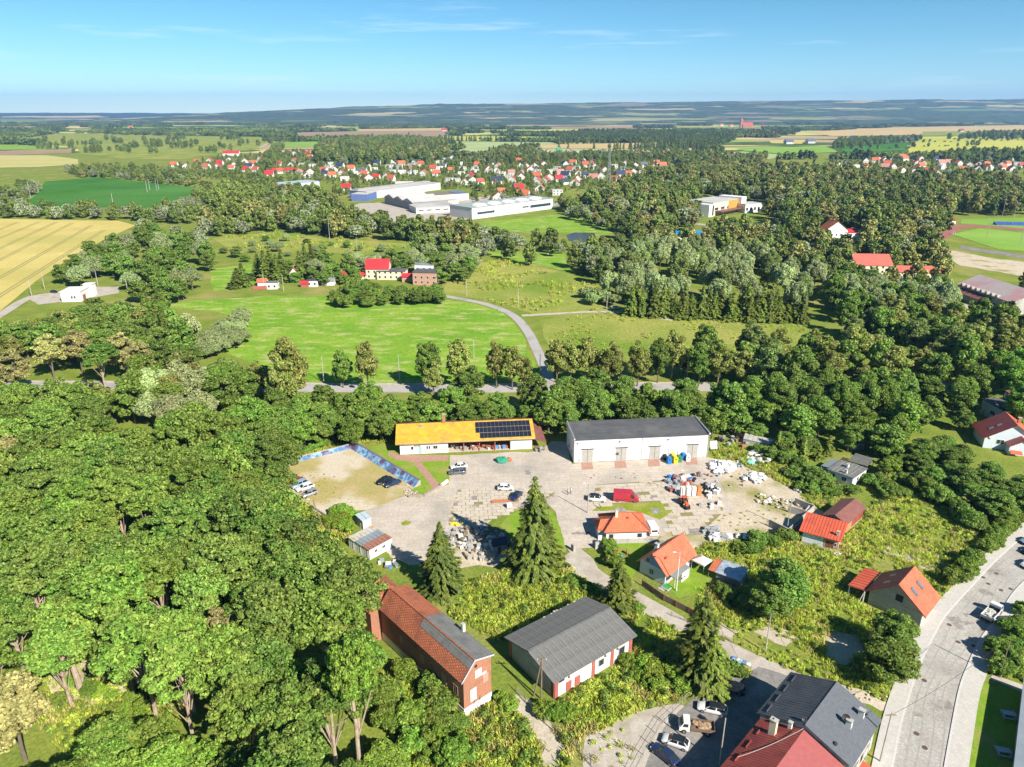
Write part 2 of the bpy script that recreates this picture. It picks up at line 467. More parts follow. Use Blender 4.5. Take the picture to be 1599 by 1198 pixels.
def patchwork(name, cell, share, forest, sx=1.0, fields_=((.5, .4, .18, 1), (.24, .3, .08, 1), (.42, .42, .13, 1), (.36, .26, .16, 1))):
    """farmland seen from afar: a share of fields among woods"""
    m = bpy.data.materials.new(name); m.use_nodes = True; n, l = m.node_tree.nodes, m.node_tree.links
    b = n['Principled BSDF']; b.inputs['Roughness'].default_value = 1; b.inputs['Specular IOR Level'].default_value = 0
    g = n.new('ShaderNodeNewGeometry'); mp = n.new('ShaderNodeMapping'); mp.inputs['Scale'].default_value = (1 / cell / sx, 1 / cell, 0); mp.inputs['Rotation'].default_value = (0, 0, .15)
    l.new(g.outputs['Position'], mp.inputs['Vector'])
    wz = n.new('ShaderNodeTexNoise'); wz.inputs['Scale'].default_value = 1.2; l.new(mp.outputs[0], wz.inputs['Vector'])
    ad = n.new('ShaderNodeMixRGB'); ad.blend_type = 'ADD'; ad.inputs['Fac'].default_value = .5; l.new(mp.outputs[0], ad.inputs['Color1']); l.new(wz.outputs['Color'], ad.inputs['Color2'])
    v = n.new('ShaderNodeTexVoronoi'); v.inputs['Scale'].default_value = 1; l.new(ad.outputs[0], v.inputs['Vector'])
    sep = n.new('ShaderNodeSeparateColor'); l.new(v.outputs['Color'], sep.inputs[0])
    rp = n.new('ShaderNodeValToRGB'); rp.color_ramp.interpolation = 'CONSTANT'
    e = rp.color_ramp.elements; e[0].position = 0; e[0].color = fields_[0]; e[1].position = .3; e[1].color = fields_[1]
    for q, c in ((.55, fields_[2]), (.8, fields_[3])): k = e.new(q); k.color = c
    l.new(sep.outputs[1], rp.inputs[0])
    t = n.new('ShaderNodeTexNoise'); t.inputs['Scale'].default_value = .012; t.inputs['Detail'].default_value = 7; t.inputs['Roughness'].default_value = .75; l.new(g.outputs['Position'], t.inputs['Vector'])
    fr = n.new('ShaderNodeMixRGB'); fr.inputs['Color1'].default_value = tuple(c * .5 for c in forest) + (1,); fr.inputs['Color2'].default_value = tuple(c * 1.6 for c in forest) + (1,)
    mr = n.new('ShaderNodeMapRange'); mr.inputs['From Min'].default_value = .35; mr.inputs['From Max'].default_value = .65; l.new(t.outputs['Fac'], mr.inputs['Value']); l.new(mr.outputs[0], fr.inputs['Fac'])
    lt = n.new('ShaderNodeMath'); lt.operation = 'LESS_THAN'; lt.inputs[1].default_value = share
    t2 = n.new('ShaderNodeTexNoise'); t2.inputs['Scale'].default_value = .35; t2.inputs['Detail'].default_value = 3; l.new(ad.outputs[0], t2.inputs['Vector'])
    s2 = n.new('ShaderNodeMath'); s2.operation = 'MULTIPLY_ADD'; s2.inputs[1].default_value = .9; l.new(t2.outputs['Fac'], s2.inputs[0]); l.new(sep.outputs[0], s2.inputs[2])
    s3 = n.new('ShaderNodeMath'); s3.operation = 'SUBTRACT'; s3.inputs[1].default_value = .45; l.new(s2.outputs[0], s3.inputs[0])
    l.new(s3.outputs[0], lt.inputs[0])
    x = n.new('ShaderNodeMixRGB'); l.new(fr.outputs[0], x.inputs['Color1']); l.new(rp.outputs[0], x.inputs['Color2']); l.new(lt.outputs[0], x.inputs['Fac']); l.new(x.outputs[0], b.inputs['Base Color'])
    return m
m_hill = patchwork('hill_forest_and_fields', 190, .2, (.06, .085, .045), 2.6, ((.36, .31, .17, 1), (.12, .18, .07, 1), (.24, .25, .11, 1), (.2, .18, .12, 1)))
m_hill2 = patchwork('far_plain_forest', 700, .2, (.04, .066, .03), 2.0)
m_plain = patchwork('plain_farmland', 170, .62, (.07, .11, .025), 2.6)

# one ground sheet out to the horizon
R_ = 15000
tag(MB().poly([(-R_, -400, 0), (R_, -400, 0), (R_, 15800, 0), (-R_, 15800, 0)]).build('ground', m_ground), kind='structure')

def px_sheet(name, pts, z, m, edge=0, step=4, label=None, excl=False, seed=1):
    w = [(p.x, p.y) for p in GP(pts)]
    if edge: w = rough_edge(w, edge, step, seed)
    if excl: EXCL.append(w)
    sheet(name, w, z, m, label=label); return w

tag(MB().poly([(-5200, 1750, .12), (5200, 1750, .12), (9000, 6800, .12), (-9000, 6800, .12)]).build('plain', m_plain), kind='structure')
FIELDS = []
def field(name, pts, z, m, edge=0):
    FIELDS.append(px_sheet(name, pts, z, m, edge, 12)); return FIELDS[-1]

meadow = field('meadow', [(240, 478), (300, 470), (420, 462), (520, 462), (540, 472), (600, 474), (690, 468), (740, 474), (780, 486), (805, 503), (818, 528), (832, 565), (838, 594),
                 (700, 597), (480, 597), (420, 580), (370, 560), (330, 545), (375, 515), (384, 500), (340, 488)], .02, m_meadow, 1)
field('meadow', [(842, 500), (900, 492), (960, 489), (1000, 498), (1250, 503), (1300, 540), (1200, 560), (880, 570), (858, 540)], .02, m_meadow2, 1)
field('meadow', [(690, 462), (700, 440), (720, 415), (780, 405), (880, 425), (930, 440), (955, 470), (960, 484), (835, 492), (800, 480), (740, 466)], .03, m_meadow2, 1)
field('meadow', [(720, 385), (790, 395), (880, 395), (895, 425), (780, 403)], .02, m_meadow, 1)
field('meadow', [(330, 420), (395, 412), (412, 425), (400, 445), (330, 455)], .03, m_meadow, 1)
field('meadow', [(330, 372), (430, 362), (560, 375), (700, 385), (640, 402), (520, 395), (400, 392), (350, 385)], .02, m_meadow2, 1)
field('meadow', [(745, 348), (870, 335), (950, 350), (970, 362), (930, 368), (860, 362), (770, 362)], .05, m_meadow, 1)
wheat = field('wheat_field', [(-250, 342), (0, 342), (185, 345), (212, 352), (160, 376), (115, 400), (60, 436), (0, 486), (-250, 640)], .04, m_wheat)
m_tram = mat('tractor_track_soil', (.27, .25, .08), (.33, .29, .10), scale=.2)
for a, b in (((-60, 383), (28, 347)), ((-60, 397), (62, 346.3)), ((-60, 416), (88, 347)), ((-60, 436), (113, 348.5)), ((-60, 468), (143, 352)), ((-60, 500), (163, 359))):
    A, B = G(*a), G(*b); d = (B - A).normalized(); n = Vector((-d.y, d.x, 0))
    for s_ in (-1.1, 1.1):
        ribbon('tractor_track', [A + n * s_, (A + B) / 2 + n * s_, B + n * s_], 1.0, .06, m_tram)
field('bean_field', [(30, 324), (58, 304), (70, 284), (150, 277), (210, 283), (305, 293), (314, 303), (250, 325), (160, 324)], .2, m_bean)
field('barley_field', [(-200, 246), (0, 243), (75, 243), (122, 249), (122, 257), (60, 261), (-200, 266)], .3, m_wheat2)
field('fallow_field', [(-200, 236), (0, 236), (60, 234), (120, 233), (110, 239), (0, 243), (-200, 244)], .4, m_fallow)
field('pasture', [(-200, 224), (30, 226), (120, 231), (60, 234), (-200, 235)], .3, m_meadow)
field('dry_pasture', [(30, 216), (100, 208), (250, 212), (420, 214), (410, 232), (330, 242), (280, 250), (190, 248), (125, 240), (120, 230), (30, 224)], .35, m_meadow2)
field('crop_field', [(436, 222), (470, 207), (560, 205), (700, 204), (704, 213), (560, 216), (500, 217)], .5, m_fallow)
field('crop_field', [(430, 231), (436, 222.5), (500, 221), (488, 230)], .6, m_green)
field('crop_field', [(486, 199), (560, 199), (572, 205), (486, 205)], .6, m_green)
field('crop_field', [(560, 202), (700, 200), (704, 204), (560, 205)], .65, m_stub)
field('crop_field', [(690, 213), (870, 214), (872, 222), (700, 220)], .6, m_yg)
field('crop_field', [(705, 221), (870, 222.5), (800, 236), (720, 238)], .65, m_pale)
field('crop_field', [(800, 227), (1050, 222.5), (1046, 229), (960, 233), (800, 231)], .6, m_stub)
field('crop_field', [(800, 231.5), (960, 233.4), (900, 240), (800, 237)], .6, m_pale)
field('crop_field', [(1112, 241), (1160, 237), (1218, 242), (1206, 249), (1115, 249)], .6, m_pale)
field('crop_field', [(1150, 233), (1290, 228), (1310, 238), (1222, 241), (1164, 236)], .7, m_green)
field('crop_field', [(1200, 219), (1258, 219), (1252, 225), (1204, 224)], .6, m_wheat)
field('crop_field', [(1310, 227), (1420, 222), (1412, 235), (1318, 239)], .6, m_bean)
field('crop_field', [(1440, 214), (1620, 210), (1700, 238), (1500, 241), (1412, 239)], .8, m_yg)
field('crop_field', [(1255, 206), (1400, 199), (1620, 195), (1620, 206), (1440, 211), (1300, 213)], .7, m_stub)
field('crop_field', [(1440, 206), (1620, 203), (1620, 209.5), (1440, 213)], .9, m_meadow2)
for i, (x0, x1, y0, y1, m_) in enumerate([(70, 255, 183.5, 186.8, m_stub), (300, 345, 186, 188, m_stub), (700, 1010, 191, 196.5, m_stub), (760, 1000, 198, 201.5, m_fallow), (1010, 1130, 186, 189.5, m_stub),
        (1050, 1300, 198, 201, m_meadow2), (1140, 1260, 190, 193, m_green), (400, 470, 184, 186, m_stub), (520, 640, 188, 191, m_pale), (870, 1100, 203, 205.5, m_yg), (1300, 1560, 189, 192.5, m_stub),
        (-150, 60, 188.5, 192, m_meadow2), (60, 200, 191, 195, m_meadow), (1330, 1480, 184, 187, m_wheat2), (640, 760, 184, 186.4, m_wheat2), (-100, 60, 198, 203, m_stub), (180, 360, 199, 204, m_meadow)]):
    sk = random.Random(i).uniform(-30, 30)
    field('crop_field', [(x0, y1), (x1, y1 - .3), (x1 + sk, y0 + .4), (x0 + sk * .5, y0)], 1.2 + .1 * i, m_)

# far hills
def hills(name, y0, y1, prof, nx, ny, m, amp, x0=-13500, x1=13500):
    """rising wooded ground; prof(px) = skyline photo row"""
    vs = []
    for j in range(ny + 1):
        t = j / ny
        for i in range(nx + 1):
            y = y0 + (y1 - y0) * t
            x = x0 + (x1 - x0) * i / nx
            px = 799.5 + F * x / (y1 * cp)
            top = H + (174 - prof(px)) / F * y1 * .98 - 22
            s_ = t * t * (3 - 2 * t) if t < .72 else 1 - .0 * (t - .72)
            s_ = min(1, (t / .72)) ** 1.4 if t < .72 else 1 - (t - .72) * 1.2
            nz = mnoise.noise(Vector((x * .0007, y * .0007, 3))) * .16 + mnoise.noise(Vector((x * .002, y * .002, 9))) * .06
            z = top * s_ * (1 + nz * (1 if t < .7 else .25)) + amp * mnoise.noise(Vector((x * .02, y * .02, 1))) * min(1, t * 3)
            vs.append((x, y, max(z, -3) if 0 < j < ny else -3.0))
    v = np.array(vs); f = []
    k = nx + 1
    for j in range(ny):
        for i in range(nx):
            a = j * k + i; f.append((a, a + 1, a + k + 1, a + k))
    return tag(obj(name, npmesh(name, v, f, m, True)), kind='structure')
def prof_r(px):
    xs = [-400, 300, 340, 420, 480, 540, 600, 660, 700, 760, 830, 900, 1000, 1100, 1200, 1290, 1340, 1400, 1470, 1560, 1620, 2000]
    ys = [190, 186, 177, 173, 170.5, 168.5, 166, 164, 162, 162.5, 162.5, 161.5, 161, 159.5, 158.5, 158.5, 157.5, 158, 157, 154.5, 156, 157]
    return float(np.interp(px, xs, ys))
hills('hills', 5200, 10500, prof_r, 320, 46, m_hill, 9)
hills('far_hills', 9500, 14600, lambda px: 174.6 - (.5 if px < 300 else 0), 160, 20, m_hill2, 8)

# main road behind the yard, side road, tracks
road_pts = smooth_path([G(-500, 600), G(100, 603.5), G(345, 603), G(480, 606.5), G(640, 607.5), G(800, 607.5), G(1060, 605.5), G(1380, 605.5), G(1700, 604), G(2300, 600)], 4)
o, poly = ribbon('main_road', road_pts, 7.0, .05, m_asph, label='pale asphalt main road crossing behind the yard'); EXCL.append(poly)
o, _ = ribbon('road_verge', [p + Vector((0, 4.6)) for p in road_pts], 2.0, .045, m_path)
side_pts = smooth_path([G(857, 600), G(853, 580), G(838, 545), G(822, 515), G(800, 492), G(765, 477), G(725, 468), G(690, 462)], 5)
o, poly = ribbon('side_road', side_pts, [4.2] * len(side_pts), .055, m_asph, label='narrow asphalt side road curving to the farm'); EXCL.append(poly)
ribbon('dirt_track', smooth_path([G(815, 493), G(870, 490), G(930, 487), G(985, 490), G(1050, 500)]), 3.2, .05, m_path)
ribbon('dirt_track', smooth_path([G(-120, 560), G(0, 492), G(35, 470), G(60, 462), G(100, 466)]), 5.0, .06, m_lane)
sheet('paved_yard', [(p.x, p.y) for p in GP([(45, 467), (60, 460), (98, 455), (140, 448), (188, 448), (185, 458), (150, 464), (95, 472), (60, 476)])], .07, m_lane)
ribbon('field_road', smooth_path([G(404, 232), G(425, 221), G(440, 212)]), 9, .9, m_path)
ribbon('town_road', smooth_path([G(860, 321), G(900, 326), G(960, 332), G(1020, 340), G(1080, 349), G(1150, 356), G(1230, 362)]), 9, .12, m_asph)
ribbon('town_road', smooth_path([G(395, 246), G(420, 243), G(450, 240)]), 9, .5, m_asph)
ribbon('access_road', smooth_path([G(1460, 470), G(1500, 480), G(1530, 470)]), 6, .06, m_lane)
pond = [(p.x, p.y) for p in GP([(884, 367), (897, 363), (928, 364), (932, 374), (905, 380), (888, 376)])]
sheet('pond', pond, .06, m_water)

# the works yard
yard = px_sheet('yard', [(548, 812), (572, 797), (612, 781), (690, 757), (701, 740), (701, 711), (840, 705), (862, 690), (885, 690), (893, 724), (1104, 713), (1150, 728), (1200, 762), (1218, 792),
                (1150, 812), (1110, 815), (1090, 832), (1030, 838), (1020, 850), (905, 857), (893, 866), (882, 850), (866, 800), (850, 782), (800, 798), (770, 812), (745, 830), (720, 850), (690, 865), (640, 878), (612, 870), (590, 830)],
                .03, m_conc, .35, 3, excl=True)
px_sheet('bare_ground', [(1010, 850), (1030, 836), (1092, 812), (1150, 800), (1130, 770), (1105, 730), (1150, 720), (1200, 745), (1260, 780), (1285, 800), (1250, 830), (1200, 840), (1130, 845), (1060, 858)], .036, m_sand, .9, 3, seed=4, excl=True)
px_sheet('bare_ground', [(590, 850), (612, 868), (640, 880), (700, 888), (770, 884), (800, 868), (790, 845), (745, 828), (690, 855), (640, 850)], .026, m_sand, .8, 3, seed=9, excl=True)
px_sheet('grass_patch', [(925, 798), (945, 785), (1035, 783), (1050, 800), (1030, 812), (1000, 800), (960, 797)], .045, m_weed, .3, 2, seed=5)
px_sheet('driveway', [(882, 866), (905, 856), (925, 872), (945, 905), (950, 915), (935, 915), (890, 893), (882, 880)], .042, m_lane, .1, 3, excl=True)
px_sheet('car_lot', [(449, 724), (553, 699), (656, 757), (690, 757), (612, 782), (572, 797), (556, 798), (500, 806), (478, 790), (438, 752)], .04, m_lot, .4, 3, excl=True)
px_sheet('lawn', [(566, 703), (612, 690), (622, 711), (703, 711), (701, 757), (684, 763), (655, 778), (638, 776), (640, 765), (658, 757)], .05, m_lawn, .15, 2, seed=6, excl=True)
px_sheet('brick_path', [(608, 704), (624, 711), (700, 711), (700, 720), (656, 721), (689, 760), (678, 765), (645, 722), (618, 718), (606, 712)], .055, m_redp, label='reddish brick footpath from the white office to the yard')
for x in (916, 968, 1020, 1079):                 # brick aprons before the warehouse doors
    y = 722.3 - (x - 916) * .0455
    px_sheet('brick_apron', [(x - 8.5, y), (x + 8, y - .6), (x + 11, y + 10.5), (x - 7.5, y + 11.5)], .06, m_redp)
px_sheet('grass_island', [(790, 808), (812, 797), (850, 790), (870, 810), (885, 858), (870, 880), (840, 850), (795, 835), (780, 822)], .05, m_lawn, .2, 2, excl=True)
px_sheet('weed_ring', [(627, 816), (634, 813), (642, 815), (640, 819), (631, 821), (626, 819)], .05, m_weed, .1, 1)

# loose concrete slabs with grassy joints, each its own piece of the yard
def slab_field(origin, ang, nx, ny, sx, sy, gap, seed, skip=.05):
    r = random.Random(seed)
    me = MB().box(-sx / 2 + gap, sx / 2 - gap, -sy / 2 + gap, sy / 2 - gap, 0, .05).mesh('slab', m_slab)
    ca, sa = math.cos(ang), math.sin(ang)
    for j in range(ny):
        for i in range(nx):
            if r.random() < skip: continue
            x = i * sx + (sx / 2 if j % 2 else 0); y = j * sy
            o = obj('slab', me, YARD, (origin.x + x * ca - y * sa + r.uniform(-.03, .03), origin.y + x * sa + y * ca + r.uniform(-.03, .03), .01 + r.uniform(-.012, .012)), ang + r.uniform(-.012, .012))
YARD = [o for o in COL.objects if o.name == 'yard'][0]
jl = [(p.x, p.y) for p in GP([(700, 815), (715, 765), (800, 762), (868, 770), (850, 782), (800, 798), (768, 812), (740, 816)])]
sheet('joint_bed', jl, .044, m_joint)
jr = [(p.x, p.y) for p in GP([(925, 790), (930, 757), (1040, 750), (1120, 762), (1130, 800), (1110, 818), (1095, 835), (1050, 838), (1040, 815), (1050, 800), (1035, 784)])]
sheet('joint_bed', jr, .046, m_joint)
def slab_area(poly, ang, sx, sy, gap, seed, zt, cap):
    r = random.Random(seed); ca, sa = math.cos(ang), math.sin(ang)
    me = MB().box(-sx / 2 + gap, sx / 2 - gap, -sy / 2 + gap, sy / 2 - gap, 0, .06).mesh('slab', m_slab)
    c = Vector((sum(p[0] for p in poly) / len(poly), sum(p[1] for p in poly) / len(poly))); n = 0
    for j in range(-60, 60):
        for i in range(-60, 60):
            x = i * sx + (sx / 2 if j % 2 else 0); y = j * sy
            p = (c.x + x * ca - y * sa, c.y + x * sa + y * ca)
            if not inside(p, poly) or r.random() < .03 or n >= cap: continue
            n += 1
            obj('slab', me, YARD, (p[0] + r.uniform(-.03, .03), p[1] + r.uniform(-.03, .03), zt + r.uniform(-.012, .012)), ang + r.uniform(-.012, .012))
slab_area(jl, .08, 2.1, 1.35, .07, 3, .01, 130)
slab_area(jr, .10, 3.0, 1.55, .06, 4, .012, 170)

# lane from the yard to the car park, street on the right
lane_pts = smooth_path([G(905, 880), G(942, 908), G(1000, 940), G(1045, 965), G(1085, 990), G(1130, 1012), G(1180, 1036), G(1240, 1062), G(1285, 1085)], 5)
o, poly = ribbon('lane', lane_pts, 4.3, .048, m_lane, label='pale concrete lane winding down from the yard gate'); EXCL.append(poly)
px_sheet('car_park', [(1000, 1215), (1040, 1130), (1088, 1085), (1130, 1060), (1165, 1052), (1185, 1040), (1250, 1064), (1215, 1100), (1180, 1140), (1115, 1215)], .052, m_park, .25, 3, excl=True)
px_sheet('old_concrete', [(912, 1145), (1000, 1108), (1060, 1098), (1078, 1108), (1035, 1150), (1010, 1198), (990, 1215), (905, 1215)], .035, m_lane, .6, 3, excl=False)
px_sheet('dirt_path', [(787, 1093), (806, 1085), (832, 1100), (860, 1130), (880, 1165), (872, 1205), (835, 1205), (848, 1170), (818, 1130)], .04, m_path, .3, 2, excl=True)
px_sheet('dirt_path', [(590, 1100), (650, 1150), (720, 1175), (850, 1172), (850, 1180), (715, 1184), (640, 1160), (584, 1106)], .033, m_path, .3, 2)
SL = GP([(1665, 790), (1604, 835), (1562, 870), (1524, 910), (1492, 945), (1470, 973), (1440, 1033), (1420, 1090), (1406, 1140), (1388, 1235)])
SR = GP([(1790, 752), (1690, 830), (1597, 909), (1565, 950), (1545, 977), (1526, 1005), (1510, 1040), (1497, 1075), (1483, 1145), (1467, 1235)])
SLs, SRs = smooth_path(SL, 5), smooth_path(SR, 5)
street = [(p.x, p.y) for p in SLs] + [(p.x, p.y) for p in reversed(SRs)]
EXCL.append(street)
sheet('street', street, .05, m_pav, label='pale paved street with manhole covers on the right')
def offset(path, d):
    out = []
    for i, p in enumerate(path):
        t = (path[min(i + 1, len(path) - 1)] - path[max(i - 1, 0)]).normalized(); out.append(p + Vector((-t.y, t.x)) * d)
    return out
def strip(name, a, b, z0, z1, m, parent=None):
    """raised band between two paths"""
    mb = MB(); k = len(a)
    vs = [(p.x, p.y, z1) for p in a] + [(p.x, p.y, z1) for p in b] + [(p.x, p.y, z0) for p in a] + [(p.x, p.y, z0) for p in b]
    fs = [(i, i + 1, k + i + 1, k + i) for i in range(k - 1)] + [(2 * k + i, 2 * k + i + 1, i + 1, i) for i in range(k - 1)] + [(k + i, k + i + 1, 3 * k + i + 1, 3 * k + i) for i in range(k - 1)]
    return tag(mb.add(vs, fs).build(name, m, parent), kind='structure')
sgn = 1 if (offset(SLs, 1)[5] - SRs[5]).length > (SLs[5] - SRs[5]).length else -1
sl1, sl2 = offset(SLs, sgn * .3), offset(SLs, sgn * 2.7)
strip('kerb', SLs, sl1, .02, .16, m_kerb); strip('sidewalk', sl1, sl2, .02, .152, m_side)
EXCL.append([(p.x, p.y) for p in SLs] + [(p.x, p.y) for p in reversed(sl2)])
sg2 = 1 if (offset(SRs, 1)[5] - SLs[5]).length > (SRs[5] - SLs[5]).length else -1
sr1, sr2 = offset(SRs, sg2 * .3), offset(SRs, sg2 * 3.0)
strip('kerb', SRs, sr1, .02, .16, m_kerb); strip('sidewalk', sr1, sr2, .02, .152, m_side)
EXCL.append([(p.x, p.y) for p in SRs] + [(p.x, p.y) for p in reversed(sr2)])
gr = offset(SRs, sg2 * 4.8)
strip('grass_verge', [p for p in sr2[32:]], [p for p in gr[32:]], .01, .12, m_lawn)
px_sheet('garden_lawn', [(1540, 1070), (1700, 1090), (1700, 1240), (1528, 1240), (1535, 1150)], .04, m_lawn, .2, 3, excl=True)
px_sheet('footpath', [(1543, 1060), (1552, 1054), (1640, 1085), (1640, 1098)], .06, m_lane)
m_hole = mat('cast_iron', (.1, .07, .05), (.14, .1, .07), scale=4)
for i, (x, y) in enumerate([(1443, 1063), (1496, 1003), (1482, 976), (1543, 912), (1563, 922), (1535, 984), (1578, 920), (1431, 1146), (1444, 1168), (1556, 896), (1535, 902), (1520, 1009), (1560, 976)]):
    p = G(x, y)
    mb = MB().tube((0, 0, .0), (0, 0, .014), .42, n=14); mb.build('manhole_cover', m_hole, [o for o in COL.objects if o.name == 'street'][0], (p.x, p.y, .05))
px_sheet('house_lawn', [(1040, 916), (1082, 885), (1098, 868), (1130, 900), (1120, 915), (1060, 935)], .04, m_lawn, .2, 2, excl=True)
px_sheet('house_lawn', [(950, 848), (1010, 846), (1000, 880), (985, 905), (960, 890)], .04, m_lawn, .2, 2)
px_sheet('apron', [(1436, 975), (1448, 960), (1470, 935), (1487, 932), (1487, 945), (1462, 962), (1450, 985)], .045, m_side, 0, excl=True)
px_sheet('pitch', [(1485, 366), (1530, 357), (1680, 372), (1680, 398), (1560, 390)], .16, m_green, 0)
m_track = mat('running_track', (.33, .12, .10), (.38, .15, .13), scale=.2)
px_sheet('running_track', [(1450, 362), (1470, 353), (1520, 351), (1600, 357), (1700, 366), (1700, 369), (1600, 360.5), (1525, 355), (1498, 358), (1490, 366), (1475, 374), (1458, 372)], .1, m_track, 0)
px_sheet('asphalt_strip', [(1500, 384), (1600, 399), (1700, 415), (1700, 421), (1600, 404), (1498, 389)], .11, m_park, 0)
px_sheet('sports_field', [(1500, 343), (1600, 340), (1720, 350), (1720, 365), (1600, 357), (1500, 349)], .12, m_green, 0)
px_sheet('building_site', [(1462, 392), (1490, 392), (1560, 405), (1640, 412), (1640, 440), (1560, 425), (1500, 415)], .1, m_sand, 1)
px_sheet('concrete_yard', [(500, 345), (560, 318), (700, 312), (780, 305), (880, 318), (740, 342), (640, 350), (560, 348)], .1, m_lane, 1)
px_sheet('clearing_floor', [(70, 1080), (100, 1030), (180, 1020), (215, 1040), (200, 1085), (140, 1100)], .02, m_sand, 1.2, 2)

# worn patches, tyre marks and joints on the street and the yard
m_stain = mat('dark_stain', (.24, .22, .2), (.34, .31, .28), scale=1.2, c3=(.4, .38, .34), scale3=.6, spec=.1)
m_patch = mat('concrete_patch', (.4, .37, .33), (.48, .44, .39), scale=1, spec=.1, fine=(3, .2))
STREET = [o for o in COL.objects if o.name == 'street'][0]
rs = random.Random(77)
for i in range(16):
    k = rs.randint(8, 40); a = SLs[min(k, len(SLs) - 1)].lerp(SRs[min(k, len(SRs) - 1)], rs.uniform(.12, .88)); w, h_ = rs.uniform(.5, 1.6), rs.uniform(.4, 1.2)
    pts = rough_edge([(a.x - w, a.y - h_), (a.x + w, a.y - h_), (a.x + w, a.y + h_), (a.x - w, a.y + h_)], .25, .5, i)
    MB().poly([(x, y, .054 + i * .0004) for x, y in pts]).build('patch', m_patch if i % 2 else m_stain, STREET)
for d in (1.6, 3.2, 5.0, 6.6):
    t = [a.lerp(b, d / max((a - b).length, 1)) for a, b in zip(SLs, SRs)]
    L_ = [p + Vector((.1, 0)) for p in t]; mb = MB(); kk = len(t)
    mb.add([(p.x - .11, p.y, .0625) for p in t] + [(p.x + .11, p.y, .0625) for p in t], [(i, i + 1, kk + i + 1, kk + i) for i in range(kk - 1)]); mb.build('tyre_mark', mat('tyre_mark', (.33, .31, .28), (.42, .4, .36), scale=.8, spec=.1), STREET)
for i in range(34):
    x, y = rs.uniform(705, 1140), rs.uniform(725, 850); p = G(x, y)
    if not inside(p, yard): continue
    w, h_ = rs.uniform(.4, 2.2), rs.uniform(.3, 1.3)
    MB().poly([(a, b, .074 + i * .0004) for a, b in rough_edge([(p.x - w, p.y - h_), (p.x + w, p.y - h_), (p.x + w, p.y + h_), (p.x - w, p.y + h_)], .3, .5, i)]).build('stain', m_stain if i % 3 else m_sand, YARD)

px_sheet('bare_soil', [(1282, 1000), (1305, 985), (1335, 990), (1352, 1020), (1330, 1040), (1298, 1035)], .03, m_sand, .8, 1.5, seed=21, excl=True)
px_sheet('bare_soil', [(1240, 1064), (1300, 1062), (1345, 1078), (1390, 1100), (1392, 1112), (1340, 1096), (1290, 1080), (1246, 1076)], .031, m_sand, .5, 1.5, seed=22, excl=True)
px_sheet('bare_soil', [(1180, 990), (1215, 975), (1250, 1000), (1225, 1012)], .03, m_path, .7, 1.5, seed=23)
px_sheet('bare_soil', [(1110, 965), (1150, 985), (1145, 1002), (1105, 985)], .03, m_path, .6, 1.5, seed=24, excl=True)
px_sheet('bare_soil', [(1380, 850), (1450, 880), (1520, 870), (1515, 880), (1450, 892), (1376, 860)], .03, m_path, .5, 1.5, seed=25)

# ------------------------------------------------------------------ buildings
m_white = mat('white_render', (.78, .77, .74), (.84, .83, .81), scale=.6, c3=(.66, .64, .6), scale3=.25, lo3=.58, hi3=.8)
m_cream = mat('cream_render', (.74, .66, .45), (.8, .72, .52), scale=.5)
m_blue_r = mat('pale_blue_render', (.62, .70, .76), (.68, .76, .82), scale=.6)
m_grey_r = mat('grey_render', (.42, .41, .38), (.52, .5, .46), scale=.5, c3=(.33, .31, .27), scale3=.4)
m_block = mat('grey_blockwork', (.42, .41, .36), (.5, .48, .43), scale=.8, pattern=('wall', .6, .25, (.34, .33, .3), .02), space='O')
m_brick = mat('red_brick', (.36, .13, .07), (.45, .18, .1), scale=1.2, c3=(.27, .11, .07), scale3=.5, lo3=.5, hi3=.75, pattern=('wall', .26, .085, (.42, .25, .18), .012), space='O')
m_brick2 = mat('pale_brick', (.5, .25, .17), (.56, .31, .22), scale=1.0, pattern=('wall', .26, .085, (.5, .36, .28), .012), space='O')
m_tile_o = mat('orange_roof_tile', (.55, .16, .075), (.63, .2, .095), scale=.8, rough=.7, c3=(.4, .13, .075), scale3=.35, lo3=.5, hi3=.75, pattern=('roof', .32, .36, (.40, .1, .045), .035), space='O')
m_tile_r = mat('red_roof_tile', (.46, .1, .065), (.55, .14, .085), scale=.8, rough=.7, c3=(.33, .09, .065), scale3=.35, lo3=.5, hi3=.75, pattern=('roof', .32, .36, (.36, .07, .04), .035), space='O')
m_tile_old = mat('old_red_tile', (.45, .13, .06), (.55, .2, .1), scale=1.6, c3=(.26, .1, .06), scale3=.35, lo3=.5, hi3=.72, pattern=('roof', .34, .4, (.22, .07, .04), .05), space='O')
m_tile_salmon = mat('salmon_roof_tile', (.66, .155, .08), (.72, .19, .1), scale=.6, rough=.6, pattern=('roof', .33, .4, (.48, .1, .05), .03), space='O', c3=(.5, .12, .065), scale3=.4)
m_maroon = mat('maroon_metal', (.30, .07, .055), (.36, .09, .07), scale=.8, rough=.4, c3=(.24, .06, .05), scale3=.3)
m_maroon2 = mat('brown_metal', (.2, .085, .07), (.26, .11, .09), scale=.7, rough=.5)
m_redsheet = mat('red_metal_sheet', (.6, .11, .055), (.66, .14, .07), scale=.5, rough=.5, c3=(.48, .1, .06), scale3=.4)
m_yellow = mat('yellow_roof_sheet', (.62, .35, .035), (.7, .41, .055), scale=.5, c3=(.45, .27, .07), scale3=.35, lo3=.5, hi3=.75, pattern=('roof', 1.1, .9, (.6, .33, .03), .03), space='O', rough=.6)
m_felt = mat('dark_roof_felt', (.085, .088, .095), (.12, .122, .13), scale=.4, rough=.9, c3=(.15, .15, .15), scale3=.15, pattern=('roof', 40, 1.0, (.07, .072, .078), .03), space='O', var=.08)
m_slate = mat('blue_grey_roof', (.105, .115, .135), (.14, .15, .17), scale=2.5, rough=.7)
m_anth = mat('anthracite_metal', (.07, .075, .085), (.1, .105, .115), scale=.6, rough=.35)
